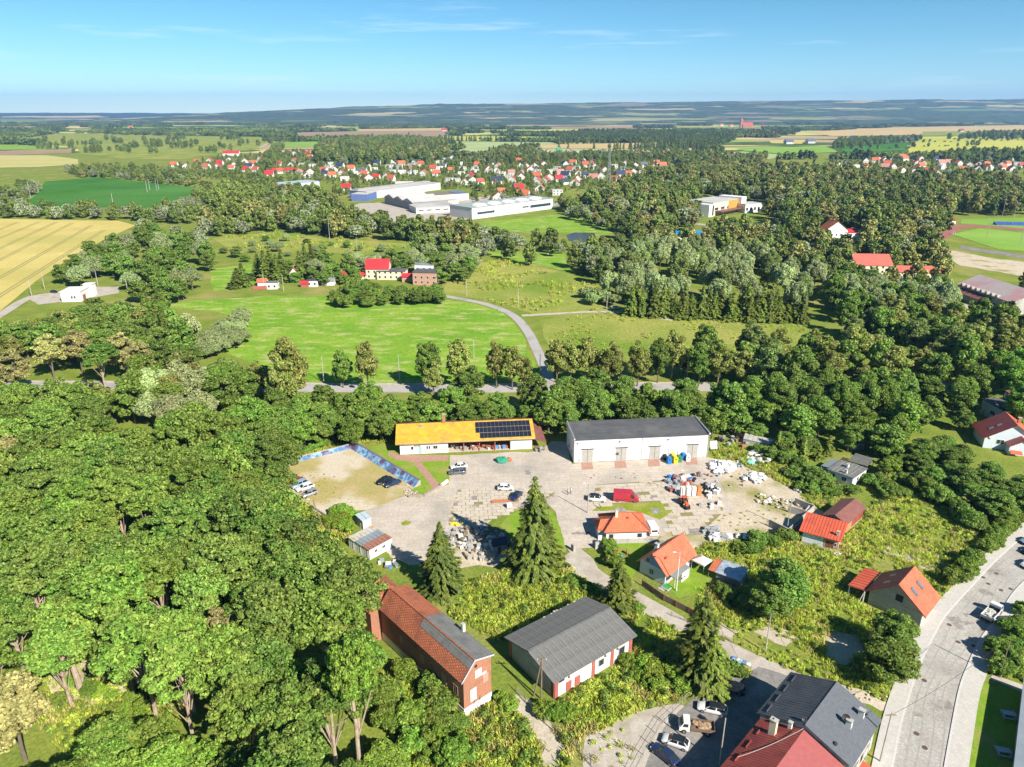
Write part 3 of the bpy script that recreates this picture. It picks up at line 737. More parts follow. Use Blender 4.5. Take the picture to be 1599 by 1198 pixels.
m_etern = mat('fibre_cement', (.17, .17, .165), (.23, .23, .22), scale=.6, rough=.9, c3=(.13, .13, .12), scale3=.5, pattern=('roof', .18, 20, (.14, .14, .135), .03), space='O')
m_galv = mat('galvanised_sheet', (.42, .47, .5), (.5, .55, .58), scale=.6, rough=.35, metal=.5)
m_glass = mat('window_glass', (.035, .045, .055), rough=.08, spec=.8)
m_frame = mat('white_frame', (.75, .75, .73))
m_door_g = mat('grey_door', (.36, .35, .32), (.44, .43, .39), scale=1.2)
m_door_b = mat('brown_door', (.19, .085, .05), (.24, .11, .06), scale=2)
m_redpaint = mat('red_paint', (.36, .1, .08), (.43, .14, .11), scale=1)
m_bluepaint = mat('blue_paint', (.12, .25, .5))
m_concw = mat('concrete_wall', (.42, .4, .36), (.5, .47, .43), scale=.7, c3=(.33, .31, .27), scale3=.4)
m_wood = mat('weathered_wood', (.2, .15, .1), (.28, .21, .14), scale=1.5)
m_dark = mat('dark_interior', (.03, .028, .025), (.05, .045, .04), scale=1)
m_solar = mat('solar_cell', (.015, .018, .03), (.022, .026, .04), scale=2, rough=.18, spec=.7)
m_alu = mat('aluminium', (.6, .6, .6), rough=.35, metal=.6)
m_chim = mat('chimney_render', (.6, .57, .5), (.68, .65, .58), scale=1.5)

def frame_of(A, B):
    d = B - A
    return A, math.atan2(d.y, d.x), math.hypot(d.x, d.y)

class Bld:
    """a building: an Empty at its front-left corner, local x along the front, y into the depth"""
    def __init__(s, name, label, cat, A, rz, L, W, group=None, excl=True):
        s.L, s.W = L, W
        s.o = thing(name, label, cat, (A.x, A.y, 0), rz, group)
        c, n = math.cos(rz), math.sin(rz)
        s.poly = [(A.x + x * c - y * n, A.y + x * n + y * c) for x, y in ((-.6, -.6), (L + .6, -.6), (L + .6, W + .6), (-.6, W + .6))]
        if excl: EXCL.append(s.poly)
        s.wall_o = None; s.roof_o = None
    def pt(s, x, y, z=0):
        return s.o.location + Vector((x * math.cos(s.o.rotation_euler.z) - y * math.sin(s.o.rotation_euler.z), x * math.sin(s.o.rotation_euler.z) + y * math.cos(s.o.rotation_euler.z), z))
    def part(s, name, mb, m, parent=None, label=None):
        o = mb.build(name, m, parent or s.o)
        if label: o['label'] = label
        return o
    def walls(s, m, h, ridge=None, axis='x', x0=0, x1=None, y0=0, y1=None, rpos=None, z0=0):
        x1 = s.L if x1 is None else x1; y1 = s.W if y1 is None else y1
        mb = MB()
        if ridge is None: mb.box(x0, x1, y0, y1, z0, h)
        elif axis == 'x':
            ry = (y0 + y1) / 2 if rpos is None else rpos
            mb.prism([(y0, z0), (y1, z0), (y1, h), (ry, ridge), (y0, h)], x0, x1, 'x')
        else:
            rx = (x0 + x1) / 2 if rpos is None else rpos
            mb.prism([(x0, z0), (x1, z0), (x1, h), (rx, ridge), (x0, h)], y0, y1, 'y')
        s.wall_o = s.part('wall', mb, m); return s.wall_o
    def gable(s, m, h, ridge, axis='x', ov=.45, t=.14, x0=0, x1=None, y0=0, y1=None, m2=None, rpos=None, h2=None, side=.4):
        """two thick roof slopes; m2 = material of the second slope"""
        x1 = s.L if x1 is None else x1; y1 = s.W if y1 is None else y1
        h2 = h if h2 is None else h2
        k = .12
        if axis == 'x':
            r = (y0 + y1) / 2 if rpos is None else rpos
            s1 = (ridge - h) / (r - y0); s2 = (ridge - h2) / (y1 - r)
            a = [(x0 - side, y0 - ov, h - s1 * ov + k), (x1 + side, y0 - ov, h - s1 * ov + k), (x1 + side, r, ridge + k), (x0 - side, r, ridge + k)]
            b = [(x0 - side, r, ridge + k), (x1 + side, r, ridge + k), (x1 + side, y1 + ov, h2 - s2 * ov + k), (x0 - side, y1 + ov, h2 - s2 * ov + k)]
        else:
            r = (x0 + x1) / 2 if rpos is None else rpos
            s1 = (ridge - h) / (r - x0); s2 = (ridge - h2) / (x1 - r)
            a = [(x0 - ov, y0 - side, h - s1 * ov + k), (r, y0 - side, ridge + k), (r, y1 + side, ridge + k), (x0 - ov, y1 + side, h - s1 * ov + k)]
            b = [(r, y0 - side, ridge + k), (x1 + ov, y0 - side, h2 - s2 * ov + k), (x1 + ov, y1 + side, h2 - s2 * ov + k), (r, y1 + side, ridge + k)]
        if m2 is None:
            s.roof_o = s.part('roof', MB().slab(a, t).slab(b, t), m)
        else:
            s.roof_o = s.part('roof', MB().slab(a, t), m); s.part('roof', MB().slab(b, t), m2)
        return s.roof_o
    def ridge_cap(s, p0, p1, m, r=.12):
        s.part('ridge_cap', MB().tube(p0, p1, r, n=6), m, s.roof_o)
    def window(s, face, u, z, w, h, m=None, fm=None, name='window', bars=1):
        """window on a wall face: frame with a pane set in it"""
        e = .05
        def quad(a, b, z0, z1, d0, d1):
            if face == 'f': return (a, b, -d1, -d0, z0, z1)
            if face == 'b': return (a, b, s.W + d0, s.W + d1, z0, z1)
            if face == 'l': return (-d1, -d0, a, b, z0, z1)
            return (s.L + d0, s.L + d1, a, b, z0, z1)
        f = MB(); t = .08 if name == 'window' else .06
        f.box(*quad(u, u + t, z, z + h, 0, e)); f.box(*quad(u + w - t, u + w, z, z + h, 0, e))
        f.box(*quad(u + t, u + w - t, z + h - t, z + h, 0, e)); f.box(*quad(u + t, u + w - t, z, z + t, 0, e))
        if bars and w > .7:
            for i in range(bars): 
                c = u + w * (i + 1) / (bars + 1); f.box(*quad(c - .03, c + .03, z + t, z + h - t, 0, e - .005))
        fo = s.part(name, f, fm or m_frame)
        s.part('pane' if name == 'window' else 'leaf', MB().box(*quad(u + t, u + w - t, z + t, z + h - t, .0, .025)), m or m_glass, fo)
        return fo
    def door(s, face, u, w, h, m=None, z=0.02, fm=None):
        return s.window(face, u, z, w, h, m or m_door_b, fm or m_frame, 'door', 0)
    def chimney(s, x, y, z0, z1, w=.6, d=.5, m=None, cap=True, parent=None):
        c = s.part('chimney', MB().box(x - w / 2, x + w / 2, y - d / 2, y + d / 2, z0, z1), m or m_chim, parent or s.roof_o)
        if cap: s.part('chimney_cap', MB().box(x - w / 2 - .08, x + w / 2 + .08, y - d / 2 - .08, y + d / 2 + .08, z1, z1 + .1), m_concw, None if parent or not s.roof_o else s.roof_o)
    def gutter(s, p0, p1):
        s.part('gutter', MB().tube(p0, p1, .07, n=6), m_door_g)

K = 1.125
# --- white warehouse
A, rz, L = frame_of(G(896.1, 723.4), G(1104.2, 713.7))
b = Bld('warehouse', 'long white warehouse with dark flat roof and four grey doors', 'warehouse', A, rz, L, 11.8)
b.walls(m_white, 6.9)
b.roof_o = b.part('roof', MB().slab([(-.1, -.25, 7.0), (L + .1, -.25, 7.0), (L + .1, 11.9, 7.25), (-.1, 11.9, 7.25)], .14), m_felt)
b.part('parapet', MB().box(-.18, .12, -.2, 11.9, 6.9, 7.42), m_white)
b.part('parapet', MB().box(L - .12, L + .18, -.2, 11.9, 6.9, 7.42), m_white)
b.part('flashing', MB().box(-.22, .16, -.24, 11.94, 7.42, 7.47), m_alu); b.part('flashing', MB().box(L - .16, L + .22, -.24, 11.94, 7.42, 7.47), m_alu)
for i, x in enumerate((916, 968, 1020, 1079)):
    u = (x - 896.1) / (1104.2 - 896.1) * L
    d = b.door('f', u - 1.4 + (.0), 3.0, 4.0, m_door_g, fm=m_door_g)
    b.part('lintel', MB().box(u - 1.75, u + 1.95, -.14, 0, 4.02, 4.2), m_dark, d)
    b.part('leaf_split', MB().box(u + .07, u + .13, -.06, -.02, .1, 3.9), m_dark, d)
for u, z in ((L * .305, 1.9),): b.window('f', u, z, .9, .7, m_glass, m_dark)
b.part('meter_box', MB().box(1.3, 1.9, -.2, 0, .7, 1.2), m_door_g)
for u in (.8, L * .33, L * .69): b.part('floodlight', MB().box(u, u + .45, -.5, -.02, 6.0, 6.25), m_alu)
sg = MB()
for a_, b_ in (((L * .70, 2.9), (L * .775, 2.9)), ((L * .70, 1.7), (L * .775, 1.7))): sg.box(a_[0], b_[0], -.12, -.06, a_[1], a_[1] + .06)
for u in (.70, .735, .772): sg.box(L * u, L * u + .06, -.12, -.06, 1.2, 2.96)
b.part('rail_frame', sg, m_alu)
for y in (3, 7): b.window('l', y, 1.2, 1.4, 1.0)
b.part('downpipe', MB().tube((L - .15, -.12, .1), (L - .15, -.12, 6.9), .07), m_alu)
b.part('downpipe', MB().tube((L * .5, -.08, .1), (L * .5, -.08, 6.9), .06), m_alu)
b.part('socle', MB().box(.02, L - .02, -.03, 0, 0, .35), m_concw)

# --- office and shed under one yellow roof
e0, e1 = G(618.7, 692.9, 3.7), G(834.5, 683.6, 3.7)
A, rz, L0 = frame_of(Vector((e0.x, e0.y, 0)), Vector((e1.x, e1.y, 0)))
b = Bld('office_shed', 'long low white office and open shed under a yellow roof with solar panels', 'office building', A, rz, L0, 14.2)
L = L0; s_ = L / (834.5 - 618.7)
x1, x2, x3 = (698.5 - 618.7) * s_, (797 - 618.7) * s_, (831.2 - 618.7) * s_
b.walls(m_white, 3.62, x0=.9, x1=x1, y0=.55, y1=13.6)
b.wall_o = b.part('wall', MB().box(x2, x3, .55, 13.6, 0, 3.62), m_white)
b.part('back_wall', MB().box(x1, x2, 8.6, 8.9, 0, 3.62), m_grey_r)
b.part('shed_floor', MB().box(x1, x2, .55, 8.6, 0, .07), m_conc)
for i in range(1, 4):
    u = x1 + (x2 - x1) * i / 4; b.part('post', MB().box(u - .12, u + .12, .6, .84, 0, 3.6), m_redpaint)
b.gable(m_yellow, 3.7, 6.3, 'x', ov=.25, side=.25, y0=0, y1=14.2, m2=m_maroon2, rpos=7.3)
yr = b.roof_o
b.chimney(L * .345, 7.2, 5.6, 9.0, .8, .7, m_brick)
b.part('roof_vent', MB().box(L * .17, L * .17 + .9, 5.7, 6.2, 5.5, 6.25), m_galv, yr)
for u in (.0,):
    b.part('gutter', MB().tube((-.2, -.3, 3.62), (L + .2, -.3, 3.62), .08), m_alu)
b.part('eave_fascia', MB().box(-.25, L + .25, -.27, -.2, 3.35, 3.6), m_yellow)
# solar panels, three rows
sl = (6.3 - 3.7) / 7.3; an = math.atan(sl)
pw, pd = 1.0, 1.72
pan = MB().rbox((0, 0, 0), pw - .05, pd - .05, .045).mesh('solar_panel', m_solar)
pfr = MB().rbox((0, 0, -.01), pw - .01, pd - .01, .04).mesh('panel_frame', m_alu)
u0 = (740 - 618.7) * s_ + .5; wtot = x3 - u0 - .1; ncol = 14; pw_ = wtot / ncol
for j in range(3):
    for i in range(ncol):
        if j == 0 and i == 0: continue
        y = .35 + j * 2.12 + 1.05
        z = 3.7 + sl * y + .12 + .09
        o = obj('solar_panel', pan, yr, (u0 + (i + .5) * pw_, y, z)); o.rotation_euler.x = an; o.scale = (pw_ / pw * .99, 1.25, 1)
        q = obj('panel_frame', pfr, o)
for i in range(3): b.window('f', 0, 0, .1, .1) if False else None
def fwin(u, z, w, h, y, m=None, bars=1, name='window'):
    f = MB(); t = .07
    f.box(u, u + t, y - .05, y, z, z + h).box(u + w - t, u + w, y - .05, y, z, z + h).box(u + t, u + w - t, y - .05, y, z + h - t, z + h).box(u + t, u + w - t, y - .05, y, z, z + t)
    fo = b.part(name, f, m_frame)
    b.part('pane' if name == 'window' else 'leaf', MB().box(u + t, u + w - t, y - .03, y, z + t, z + h - t), m or m_glass, fo)
m_pg = mat('pale_blind', (.55, .58, .6), rough=.3)
for px_, w_, m_ in ((632, 1.0, m_pg), (640.5, .8, m_glass), (664.5, .55, m_glass), (668, .55, m_glass), (675, .7, m_glass), (678.5, .7, m_glass), (688, 1.0, m_pg)):
    fwin((px_ - 618.7) * s_, 1.3, w_, 1.1, .55, m_)
fwin((652 - 618.7) * s_, .1, 1.0, 2.2, .55, mat('teal_door', (.3, .52, .5), rough=.3), name='door')
fwin((803 - 618.7) * s_, .05, 3.0, 2.9, .55, m_white, name='door')
# sign lettering over the office door: dark script strokes
sgm = MB()
r_ = random.Random(3)
ux = (646 - 618.7) * s_
for i in range(9):
    h_ = .28 if i not in (0, 6) else .5
    sgm.box(ux + i * .2, ux + i * .2 + .1, .46, .52, 2.35, 2.35 + h_ * r_.uniform(.7, 1)); sgm.box(ux + i * .2, ux + i * .2 + .2, .465, .515, 2.35, 2.43)
b.part('sign_lettering', sgm, m_dark)
b.part('red_stripe', MB().box((660 - 618.7) * s_, x1 - .2, .53, .549, .95, 1.08), m_redpaint)
# lean-to on the right end
b.part('lean_to_roof', MB().slab([(L + .3, .2, 3.0), (L + 3.4, -.6, 2.4), (L + 2.9, 12.5, 3.4), (L + .3, 12.5, 4.2)], .1), m_maroon2)
for y in (-.3, 6, 12): b.part('post', MB().box(L + 2.9, L + 3.05, y, y + .15, 0, 2.6), m_wood)

# --- small white building with orange hipped roof
A, rz, _ = frame_of(G(943, 832, 2.9), G(1015.3, 829.7, 2.9)); A.z = 0
L = 10.4; W = 7.9
b = Bld('hip_roof_building', 'small white building with orange hipped tile roof beside the yard lane', 'building', A, rz, L, W)
b.walls(m_white, 2.95, x0=.7, x1=L - .7, y0=.6, y1=W - .6)
x0, x1 = .0, L
rf = MB()
e, r0, r1, ym, zr, ze = 2.9, 3.4, 6.9, W * .5, 5.5, 2.9
rf.slab([(0, 0, ze), (L, 0, ze), (r1, ym, zr), (r0, ym, zr)], .14).slab([(L, 0, ze), (L, W, ze), (r1, ym, zr)], .14)
rf.slab([(L, W, ze), (0, W, ze), (r0, ym, zr), (r1, ym, zr)], .14).slab([(0, W, ze), (0, 0, ze), (r0, ym, zr)], .14)
b.roof_o = b.part('roof', rf, m_tile_o)
b.part('side_roof', MB().slab([(-1.3, 1.2, 2.6), (0.9, 1.2, 3.1), (1.9, 3.6, 4.3), (-.2, 3.6, 4.1)], .12).slab([(-1.3, 6.2, 2.6), (-1.3, 1.2, 2.6), (-.2, 3.6, 4.1)], .12).slab([(-1.3, 6.2, 2.6), (-.2, 3.6, 4.1), (1.9, 3.6, 4.3), (.9, 6.2, 3.1)], .12), m_tile_o)
b.part('side_wall', MB().box(-.9, .69, 1.6, 5.8, 0, 2.7), m_blue_r)
for p0, p1 in (((0, 0, ze), (r0, ym, zr)), ((L, 0, ze), (r1, ym, zr)), ((r0, ym, zr), (r1, ym, zr)), ((0, W, ze), (r0, ym, zr)), ((L, W, ze), (r1, ym, zr))):
    b.part('ridge_tile', MB().tube(Vector(p0) + Vector((0, 0, .02)), Vector(p1) + Vector((0, 0, .02)), .13), m_tile_r, b.roof_o)
b.chimney(3.3, 3.2, 4.6, 6.6, .55, .5, m_cream); b.part('roof_vent', MB().box(5.6, 6.1, 2.6, 3.0, 4.6, 5.0), m_tile_r, b.roof_o)
b.W = W - .6; 
for u in (1.2, 7.6): 
    f = MB().box(u, u + 1.2, .54, .6, 1.0, 2.2); w_ = b.part('window', f, m_frame); b.part('pane', MB().box(u + .1, u + 1.1, .52, .6, 1.1, 2.1), m_glass, w_)

# --- pale blue house with orange gable roof
P0, P1 = G(998.5, 894), G(1037.6, 914.3)
A, rz, L = frame_of(P0, P1); W = 10.2
b = Bld('family_house', 'pale blue house with bright orange gable roof and green doorstep', 'house', A, rz, L, W)
b.walls(m_blue_r, 3.2, 6.1, 'y')
b.gable(m_tile_salmon, 3.2, 6.1, 'y', ov=.7, side=.55)
m_t2 = m_tile_salmon
b.part('gable_panel', MB().prism([(.9, 3.4), (L - .1, 3.4), (L - .0, 3.25), (L / 2, 6.0)], -.06, 0, 'y'), mat('blue_cladding', (.2, .38, .55), (.25, .43, .6), scale=1))
b.ridge_cap((L / 2, -.6, 6.25), (L / 2, W + .6, 6.25), m_tile_r)
b.window('f', L * .38, 1.0, 1.1, 1.3); b.window('f', L * .47, 3.6, 1.1, 1.0)
b.part('round_window', MB().tube((L * .3, -.07, 4.0), (L * .3, 0, 4.0), .45, n=14), m_glass)
b.window('r', 6.6, 1.0, 1.1, 1.3); b.window('r', 8.4, 1.0, .9, 1.3); b.window('r', 2.1, 1.0, .8, 1.3)
b.door('r', .9, 1.0, 2.1, m_door_g)
b.chimney(1.9, 2.8, 4.6, 6.6, .75, .6, m_white)
b.part('porch_roof', MB().slab([(L + .1, .3, 2.75), (L + 2.0, .3, 2.45), (L + 2.0, 6.0, 2.45), (L + .1, 6.0, 2.75)], .12), mat('porch_felt', (.2, .21, .2), (.26, .27, .25), scale=.8))
for y in (.5, 5.8): b.part('porch_post', MB().box(L + 1.85, L + 1.97, y, y + .12, 0, 2.4), m_frame)
b.part('porch_wall', MB().box(L, L + 1.9, 3.2, 5.7, 0, 2.35), m_white)
b.part('step', MB().box(L - .2, L + 1.6, -1.3, .3, 0, .3), m_concw)
b.part('step', MB().box(L - .5, L + .9, -1.9, -1.3, 0, .15), m_concw)
b.part('green_mat', MB().box(L + .0, L + 1.5, -1.0, .25, .3, .33), mat('green_mat', (.05, .35, .1)))
b.part('socle', MB().box(-.03, L + .03, -.03, W + .03, 0, .3), m_concw)
for u in (3.0, 3.9): b.part('flower_box', MB().box(L + 1.92, L + 2.1, u, u + .5, 1.0, 1.2), m_redpaint)
b.part('dormer_vent', MB().box(L * .72, L * .72 + .35, 1.6, 2.4, 4.7, 5.0), m_maroon, b.roof_o)

# --- brick shed with red sheet roof
A, rz, L = frame_of(G(1251.7, 846.5), G(1307.1, 862)); W = 6.9
b = Bld('brick_shed', 'small brick shed with bright red sheet roof on the grassy slope', 'shed', A, rz, L, W)
b.walls(m_brick2, 3.1)
b.part('white_render', MB().box(-.04, L * .58, -.05, 0, .02, 2.95), m_blue_r)
b.part('white_render', MB().box(L, L + .05, 3.9, W, .02, 2.95), m_white)
b.roof_o = b.part('roof', MB().slab([(-.9, -.7, 3.1), (L + .5, -.7, 3.1), (L + .7, W + .5, 3.75), (-.7, W + .5, 3.75)], .12), m_redsheet)
rib = MB().box(0, .06, -.7, 7.4, 0, .05).mesh('roof_rib', m_redsheet)
for i in range(14):
    o = obj('roof_rib', rib, b.roof_o, (-.8 + i * (L + 1.3) / 13.5, 0, 3.18)); o.rotation_euler.x = math.atan(.65 / 8.1)
b.door('f', L * .36, 1.0, 2.1, m_door_b); b.door('f', L * .63, 1.9, 2.3, m_door_b)
b.window('f', L * .88, 1.2, .6, .8); b.window('r', 1.2, 1.1, 1.0, .9)
b.chimney(L * .93, 1.3, 3.0, 4.3, .5, .5, m_concw)
b.part('socle', MB().box(-.12, L + .1, -.12, 0, 0, .35), m_concw)
# --- maroon gable shed
A = G(1285.1, 803.4, 3.1); A.z = 0; B_ = G(1322.6, 818, 3.1); B_.z = 0
A, rz, L = frame_of(A, B_); W = 10.3
b = Bld('brown_shed', 'long brown gabled shed standing behind the red roofed brick shed', 'shed', A, rz, L, W)
b.walls(m_grey_r, 2.9, 4.15, 'y', x0=.4, x1=L - .4, y0=.5)
b.gable(m_maroon2, 3.0, 4.2, 'y', ov=.15, side=.35)
b.part('side_cladding', MB().box(L - .4, L - .34, .5, W, .3, 2.8), m_maroon); b.part('side_cladding', MB().box(L - .4, L - .33, .5, 3.9, .1, 2.8), mat('orange_brick', (.5, .2, .09), (.55, .25, .12), scale=1))
# --- unfinished house with salmon roof by the street
P0, P1 = G(1352.5, 923.3, 2.8), G(1444, 963.5, 2.8); P0.z = P1.z = 0
A, rz, L = frame_of(P0, P1); W = 8.1
b = Bld('street_house', 'unfinished blockwork house with steep salmon roof beside the street', 'house', A, rz, L, W)
b.walls(m_block, 2.9, 7.1, 'y', x0=.5, x1=L - .5, y0=.6, y1=W - .4)
b.gable(m_tile_salmon, 2.9, 7.2, 'y', ov=.2, side=.2)
rg = b.roof_o
b.part('verge_trim', MB().slab([(-.25, -.24, 2.9), (L / 2, -.24, 7.3), (L / 2, -.18, 7.3), (-.25, -.18, 2.9)], .25).slab([(L + .25, -.18, 2.9), (L / 2, -.18, 7.3), (L / 2, -.24, 7.3), (L + .25, -.24, 2.9)], .25), m_maroon)
sl = (7.2 - 2.9) / (L / 2); an = math.atan(sl)
for u, v in ((.28, 2.3), (.28, 5.2)):
    x = L / 2 + L / 2 * u * 1.5; z = 7.2 - sl * (x - L / 2) + .15
    o = MB().rbox((0, 0, 0), 1.7, .85, .12).build('skylight', m_anth, rg, (x, v, z)); o.rotation_euler.y = an
    q = MB().rbox((0, 0, .03), 1.5, .65, .1).build('pane', mat('sky_glass', (.10, .2, .28), rough=.05, spec=.9), o)
for u, v in ((.5, 2.2), (.5, 5.4)):
    x = L / 2 * u; z = 2.9 + sl * x + .15
    o = MB().rbox((0, 0, 0), 1.3, .7, .1).build('skylight', m_alu, rg, (x, v, z)); o.rotation_euler.y = -an
o = MB().box(L * .48, L * .48 + 1.3, .54, .61, 3.3, 4.7).build('window', m_dark, b.o)
b.part('lower_wall_band', MB().box(.5, L - .5, .5, .6, 0, .5), m_concw)
b.part('white_corner', MB().box(L - .62, L - .45, .48, .9, 0, 2.6), m_white)
b.part('string_course', MB().box(.5, L - .5, .52, .6, 2.5, 2.75), m_concw)
b.part('carport_roof', MB().slab([(-3.4, -.2, 2.5), (-.3, -.2, 2.95), (-.3, W + .2, 2.95), (-3.4, W + .2, 2.5)], .12), m_redsheet)
rb2 = MB().box(-1.7, 1.5, 0, .06, 0, .05).mesh('roof_rib', m_maroon)
for i in range(9):
    o = obj('roof_rib', rb2, b.o, (-1.8, -.1 + i * (W + .1) / 8.2, 2.8)); o.rotation_euler.y = -math.atan(.45 / 3.1)
for x, y in ((-3.2, 0), (-.35, 0), (-3.2, W - .2)): b.part('carport_post', MB().box(x, x + .18, y, y + .18, 0, 2.45), m_white)
b.part('carport_post', MB().tube((-.8, -.4, 0), (-.3, .2, 2.7), .07), m_white)

# --- long brick mill at the wood's edge
P0, P1 = G(725.2, 1120), G(771.6, 1098.4)
ridge0, ridge1 = G(747, 1027.2, 10.1), G(614.8, 915.4, 10.1)
dv = (ridge1 - ridge0); Lm = dv.length; dv.normalize()
rz = math.atan2(-dv.x, dv.y)                       # local y runs along dv
wv = Vector((math.cos(rz), math.sin(rz), 0))
Lw = 5.6
A = P0.copy()
b = Bld('brick_mill', 'long old red brick building with patched tile roof at the edge of the wood', 'building', A, rz, Lw, Lm)
rx = 2.2
mb = MB().prism([(0, 1.6), (Lw, 1.6), (Lw, 9.1), (rx, 10.0), (0, 7.6)], 0, Lm, 'y'); b.wall_o = b.part('wall', mb, m_brick)
b.part('plinth', MB().box(-.06, Lw + .06, -.06, Lm, 0, 1.6), m_white)
def slope_l(y0, y1, m, z=0, x0=-.5): return MB().slab([(x0, y0, 7.6 - .5 * 1.09 + .1 + z + (x0 + .5) * 1.09), (rx, y0, 10.1 + z), (rx, y1, 10.1 + z), (x0, y1, 7.6 - .5 * 1.09 + .1 + z + (x0 + .5) * 1.09)], .14)
def slope_r(y0, y1, z=0): return MB().slab([(rx, y0, 10.1 + z), (Lw + .4, y0, 9.0 + z), (Lw + .4, y1, 9.0 + z), (rx, y1, 10.1 + z)], .14)
b.roof_o = b.part('roof', slope_l(-.25, Lm, m_tile_old), m_tile_old, label='patched orange red tile slope')
b.part('roof', slope_r(Lm * .56, Lm), m_tile_old)
b.part('felt_roof', slope_r(-.25, Lm * .56), m_etern, label='dark fibre cement sheets near the gable')
for i in range(9):
    y0 = -.2 + i * Lm * .56 / 9
    b.part('roof_sheet', MB().slab([(1.1, y0 + .03, 9.02), (rx + .03, y0 + .03, 10.18), (rx + .03, y0 + Lm * .06, 10.18), (1.1, y0 + Lm * .06, 9.02)], .06), m_etern, b.roof_o)
    b.part('roof_sheet', MB().slab([(rx + .03, y0 + .04, 10.18), (Lw + .45, y0 + .04, 9.07), (Lw + .45, y0 + Lm * .06, 9.07), (rx + .03, y0 + Lm * .06, 10.18)], .06), m_etern, b.roof_o)
b.part('ridge_cap', MB().tube((rx, -.2, 10.15), (rx, Lm, 10.15), .12), m_tile_old, b.roof_o)
b.part('verge_board', MB().slab([(-.55, -.3, 7.25), (rx, -.3, 10.2), (rx, -.22, 10.2), (-.55, -.22, 7.25)], .22).slab([(rx, -.3, 10.2), (Lw + .45, -.3, 9.1), (Lw + .45, -.22, 9.1), (rx, -.22, 10.2)], .2), mat('pale_blue_board', (.55, .65, .75)))
b.chimney(Lw + .1, Lm * .30, 8.0, 10.6, .5, .5, m_white, parent=b.wall_o)
for u, z, w, h, m_ in ((2.35, 6.3, 1.3, 1.5, m_pg), (3.9, 4.4, 1.1, 1.7, m_brick2)): b.window('f', u, z, w, h, m_, m_frame if m_ is m_pg else m_brick2)
b.part('transom_window', MB().box(3.7, 4.6, -.06, 0, 6.15, 6.6), m_pg)
b.door('f', 1.3, 1.2, 2.4, mat('pale_door', (.72, .74, .7)), z=2.2)
b.part('round_window', MB().tube((2.5, -.06, 8.7), (2.5, 0, 8.7), .28, n=12), m_dark)
for i in range(7):
    b.window('l', 1.5 + i * 3.1, 3.2, 1.2, 1.8, m_brick2 if i % 2 else m_wood, m_brick2)
b.part('brace', MB().tube((.9, -1.5, .2), (2.2, -.05, 2.3), .06), m_wood); b.part('brace', MB().tube((2.2, -1.2, .3), (3.3, -.05, 2.4), .06), m_wood)
# hipped head building behind
hb = Bld('hip_annex', 'square annex with old red hipped tile roof behind the brick building', 'building', b.pt(-2.0, Lm + .1), rz, 7.2, 6.6)
hb.walls(m_brick, 7.2)
rf = MB(); c = (3.6, 3.3, 10.2)
q = [(-.5, -.5, 7.1), (7.7, -.5, 7.1), (7.7, 7.1, 7.1), (-.5, 7.1, 7.1)]
for i in range(4): rf.slab([q[i], q[(i + 1) % 4], c], .14)
hb.roof_o = hb.part('roof', rf, m_tile_old)
for i in range(4): hb.part('ridge_tile', MB().tube(q[i], c, .14), m_tile_old, hb.roof_o)
hb.window('r', 2.5, 3.2, 1.2, 1.5)

# --- grey roofed store with red pilasters
P0, P1 = G(864.6, 1069.4, 3.9), G(995.3, 993.8, 3.9); P0.z = P1.z = 0
A, rz, L = frame_of(P0, P1); W = 13.6
b = Bld('grey_roof_store', 'white store building with red pilasters and grey fibre cement roof', 'building', A, rz, L, W)
b.walls(m_white, 3.85, 5.6, 'x', x0=.8, x1=L - .6, y0=.7, y1=W - .7)
b.part('end_wall', MB().prism([(.75, 0), (W - .75, 0), (W - .75, 3.85), (W / 2, 5.55), (.75, 3.85)], .74, .8, 'x'), m_grey_r)
b.gable(m_etern, 3.95, 5.6, 'x', ov=.0, side=.0)
sl = 1.65 / (W / 2); an = math.atan(sl)
n_ = 12; sw = L / n_
sh = MB().rbox((0, 0, 0), sw - .05, 2.28, .05).mesh('roof_sheet', m_etern)
r_ = random.Random(5)
for sd in (0, 1):
    for j in range(3):
        for i in range(n_):
            y = 1.13 + j * 2.24; z = 3.95 + sl * y + .12 + .045 + j * .012
            o = obj('roof_sheet', sh, b.roof_o, ((i + .5) * sw, y if sd == 0 else W - y, z + r_.uniform(-.008, .008)), r_.uniform(-.004, .004)); o.rotation_euler.x = an if sd == 0 else -an
b.part('ridge_cap', MB().rbox((L / 2, W / 2, 5.82), L, .5, .06), m_etern, b.roof_o)
for i in range(8):
    u = r_.uniform(4, L - 1); b.part('broken_sheet', MB().rbox((u, W - r_.uniform(.2, .5), 4.17), r_.uniform(.4, 1.1), r_.uniform(.2, .5), .05, r_.uniform(0, 3)), m_sand, b.roof_o)
for u in (.8, L * .47, L * .7, L - 1.3): b.part('pilaster', MB().box(u, u + .75, .58, .7, 0, 3.8), m_redpaint)
for y in (.7, W - 1.4): b.part('pilaster', MB().box(.64, .74, y, y + .75, 0, 3.8), m_redpaint)
def swin(u, w, z, h, m): 
    f = b.part('window', MB().box(u, u + w, .6, .7, z, z + h), m_door_g if m is m_glass else m); b.part('pane', MB().box(u + .12, u + w - .12, .58, .7, z + .12, z + h - .12), m, f)
swin(L * .17, 1.2, .1, 1.9, m_redpaint); swin(L * .27, 1.2, .1, 1.9, m_redpaint); swin(L * .55, 1.3, 1.3, 1.4, m_glass); swin(L * .8, 1.5, 1.3, 1.5, m_glass); swin(L * .08, 1.4, 2.7, .7, m_glass)
for u in (.2, .63, .78): b.part('wall_lamp', MB().lump((L * u, .5, 3.0), .2, .2, .25, 1, .05), m_wood)
b.part('end_door', MB().box(.66, .74, 4.8, 7.6, 0, 2.7), m_door_g)

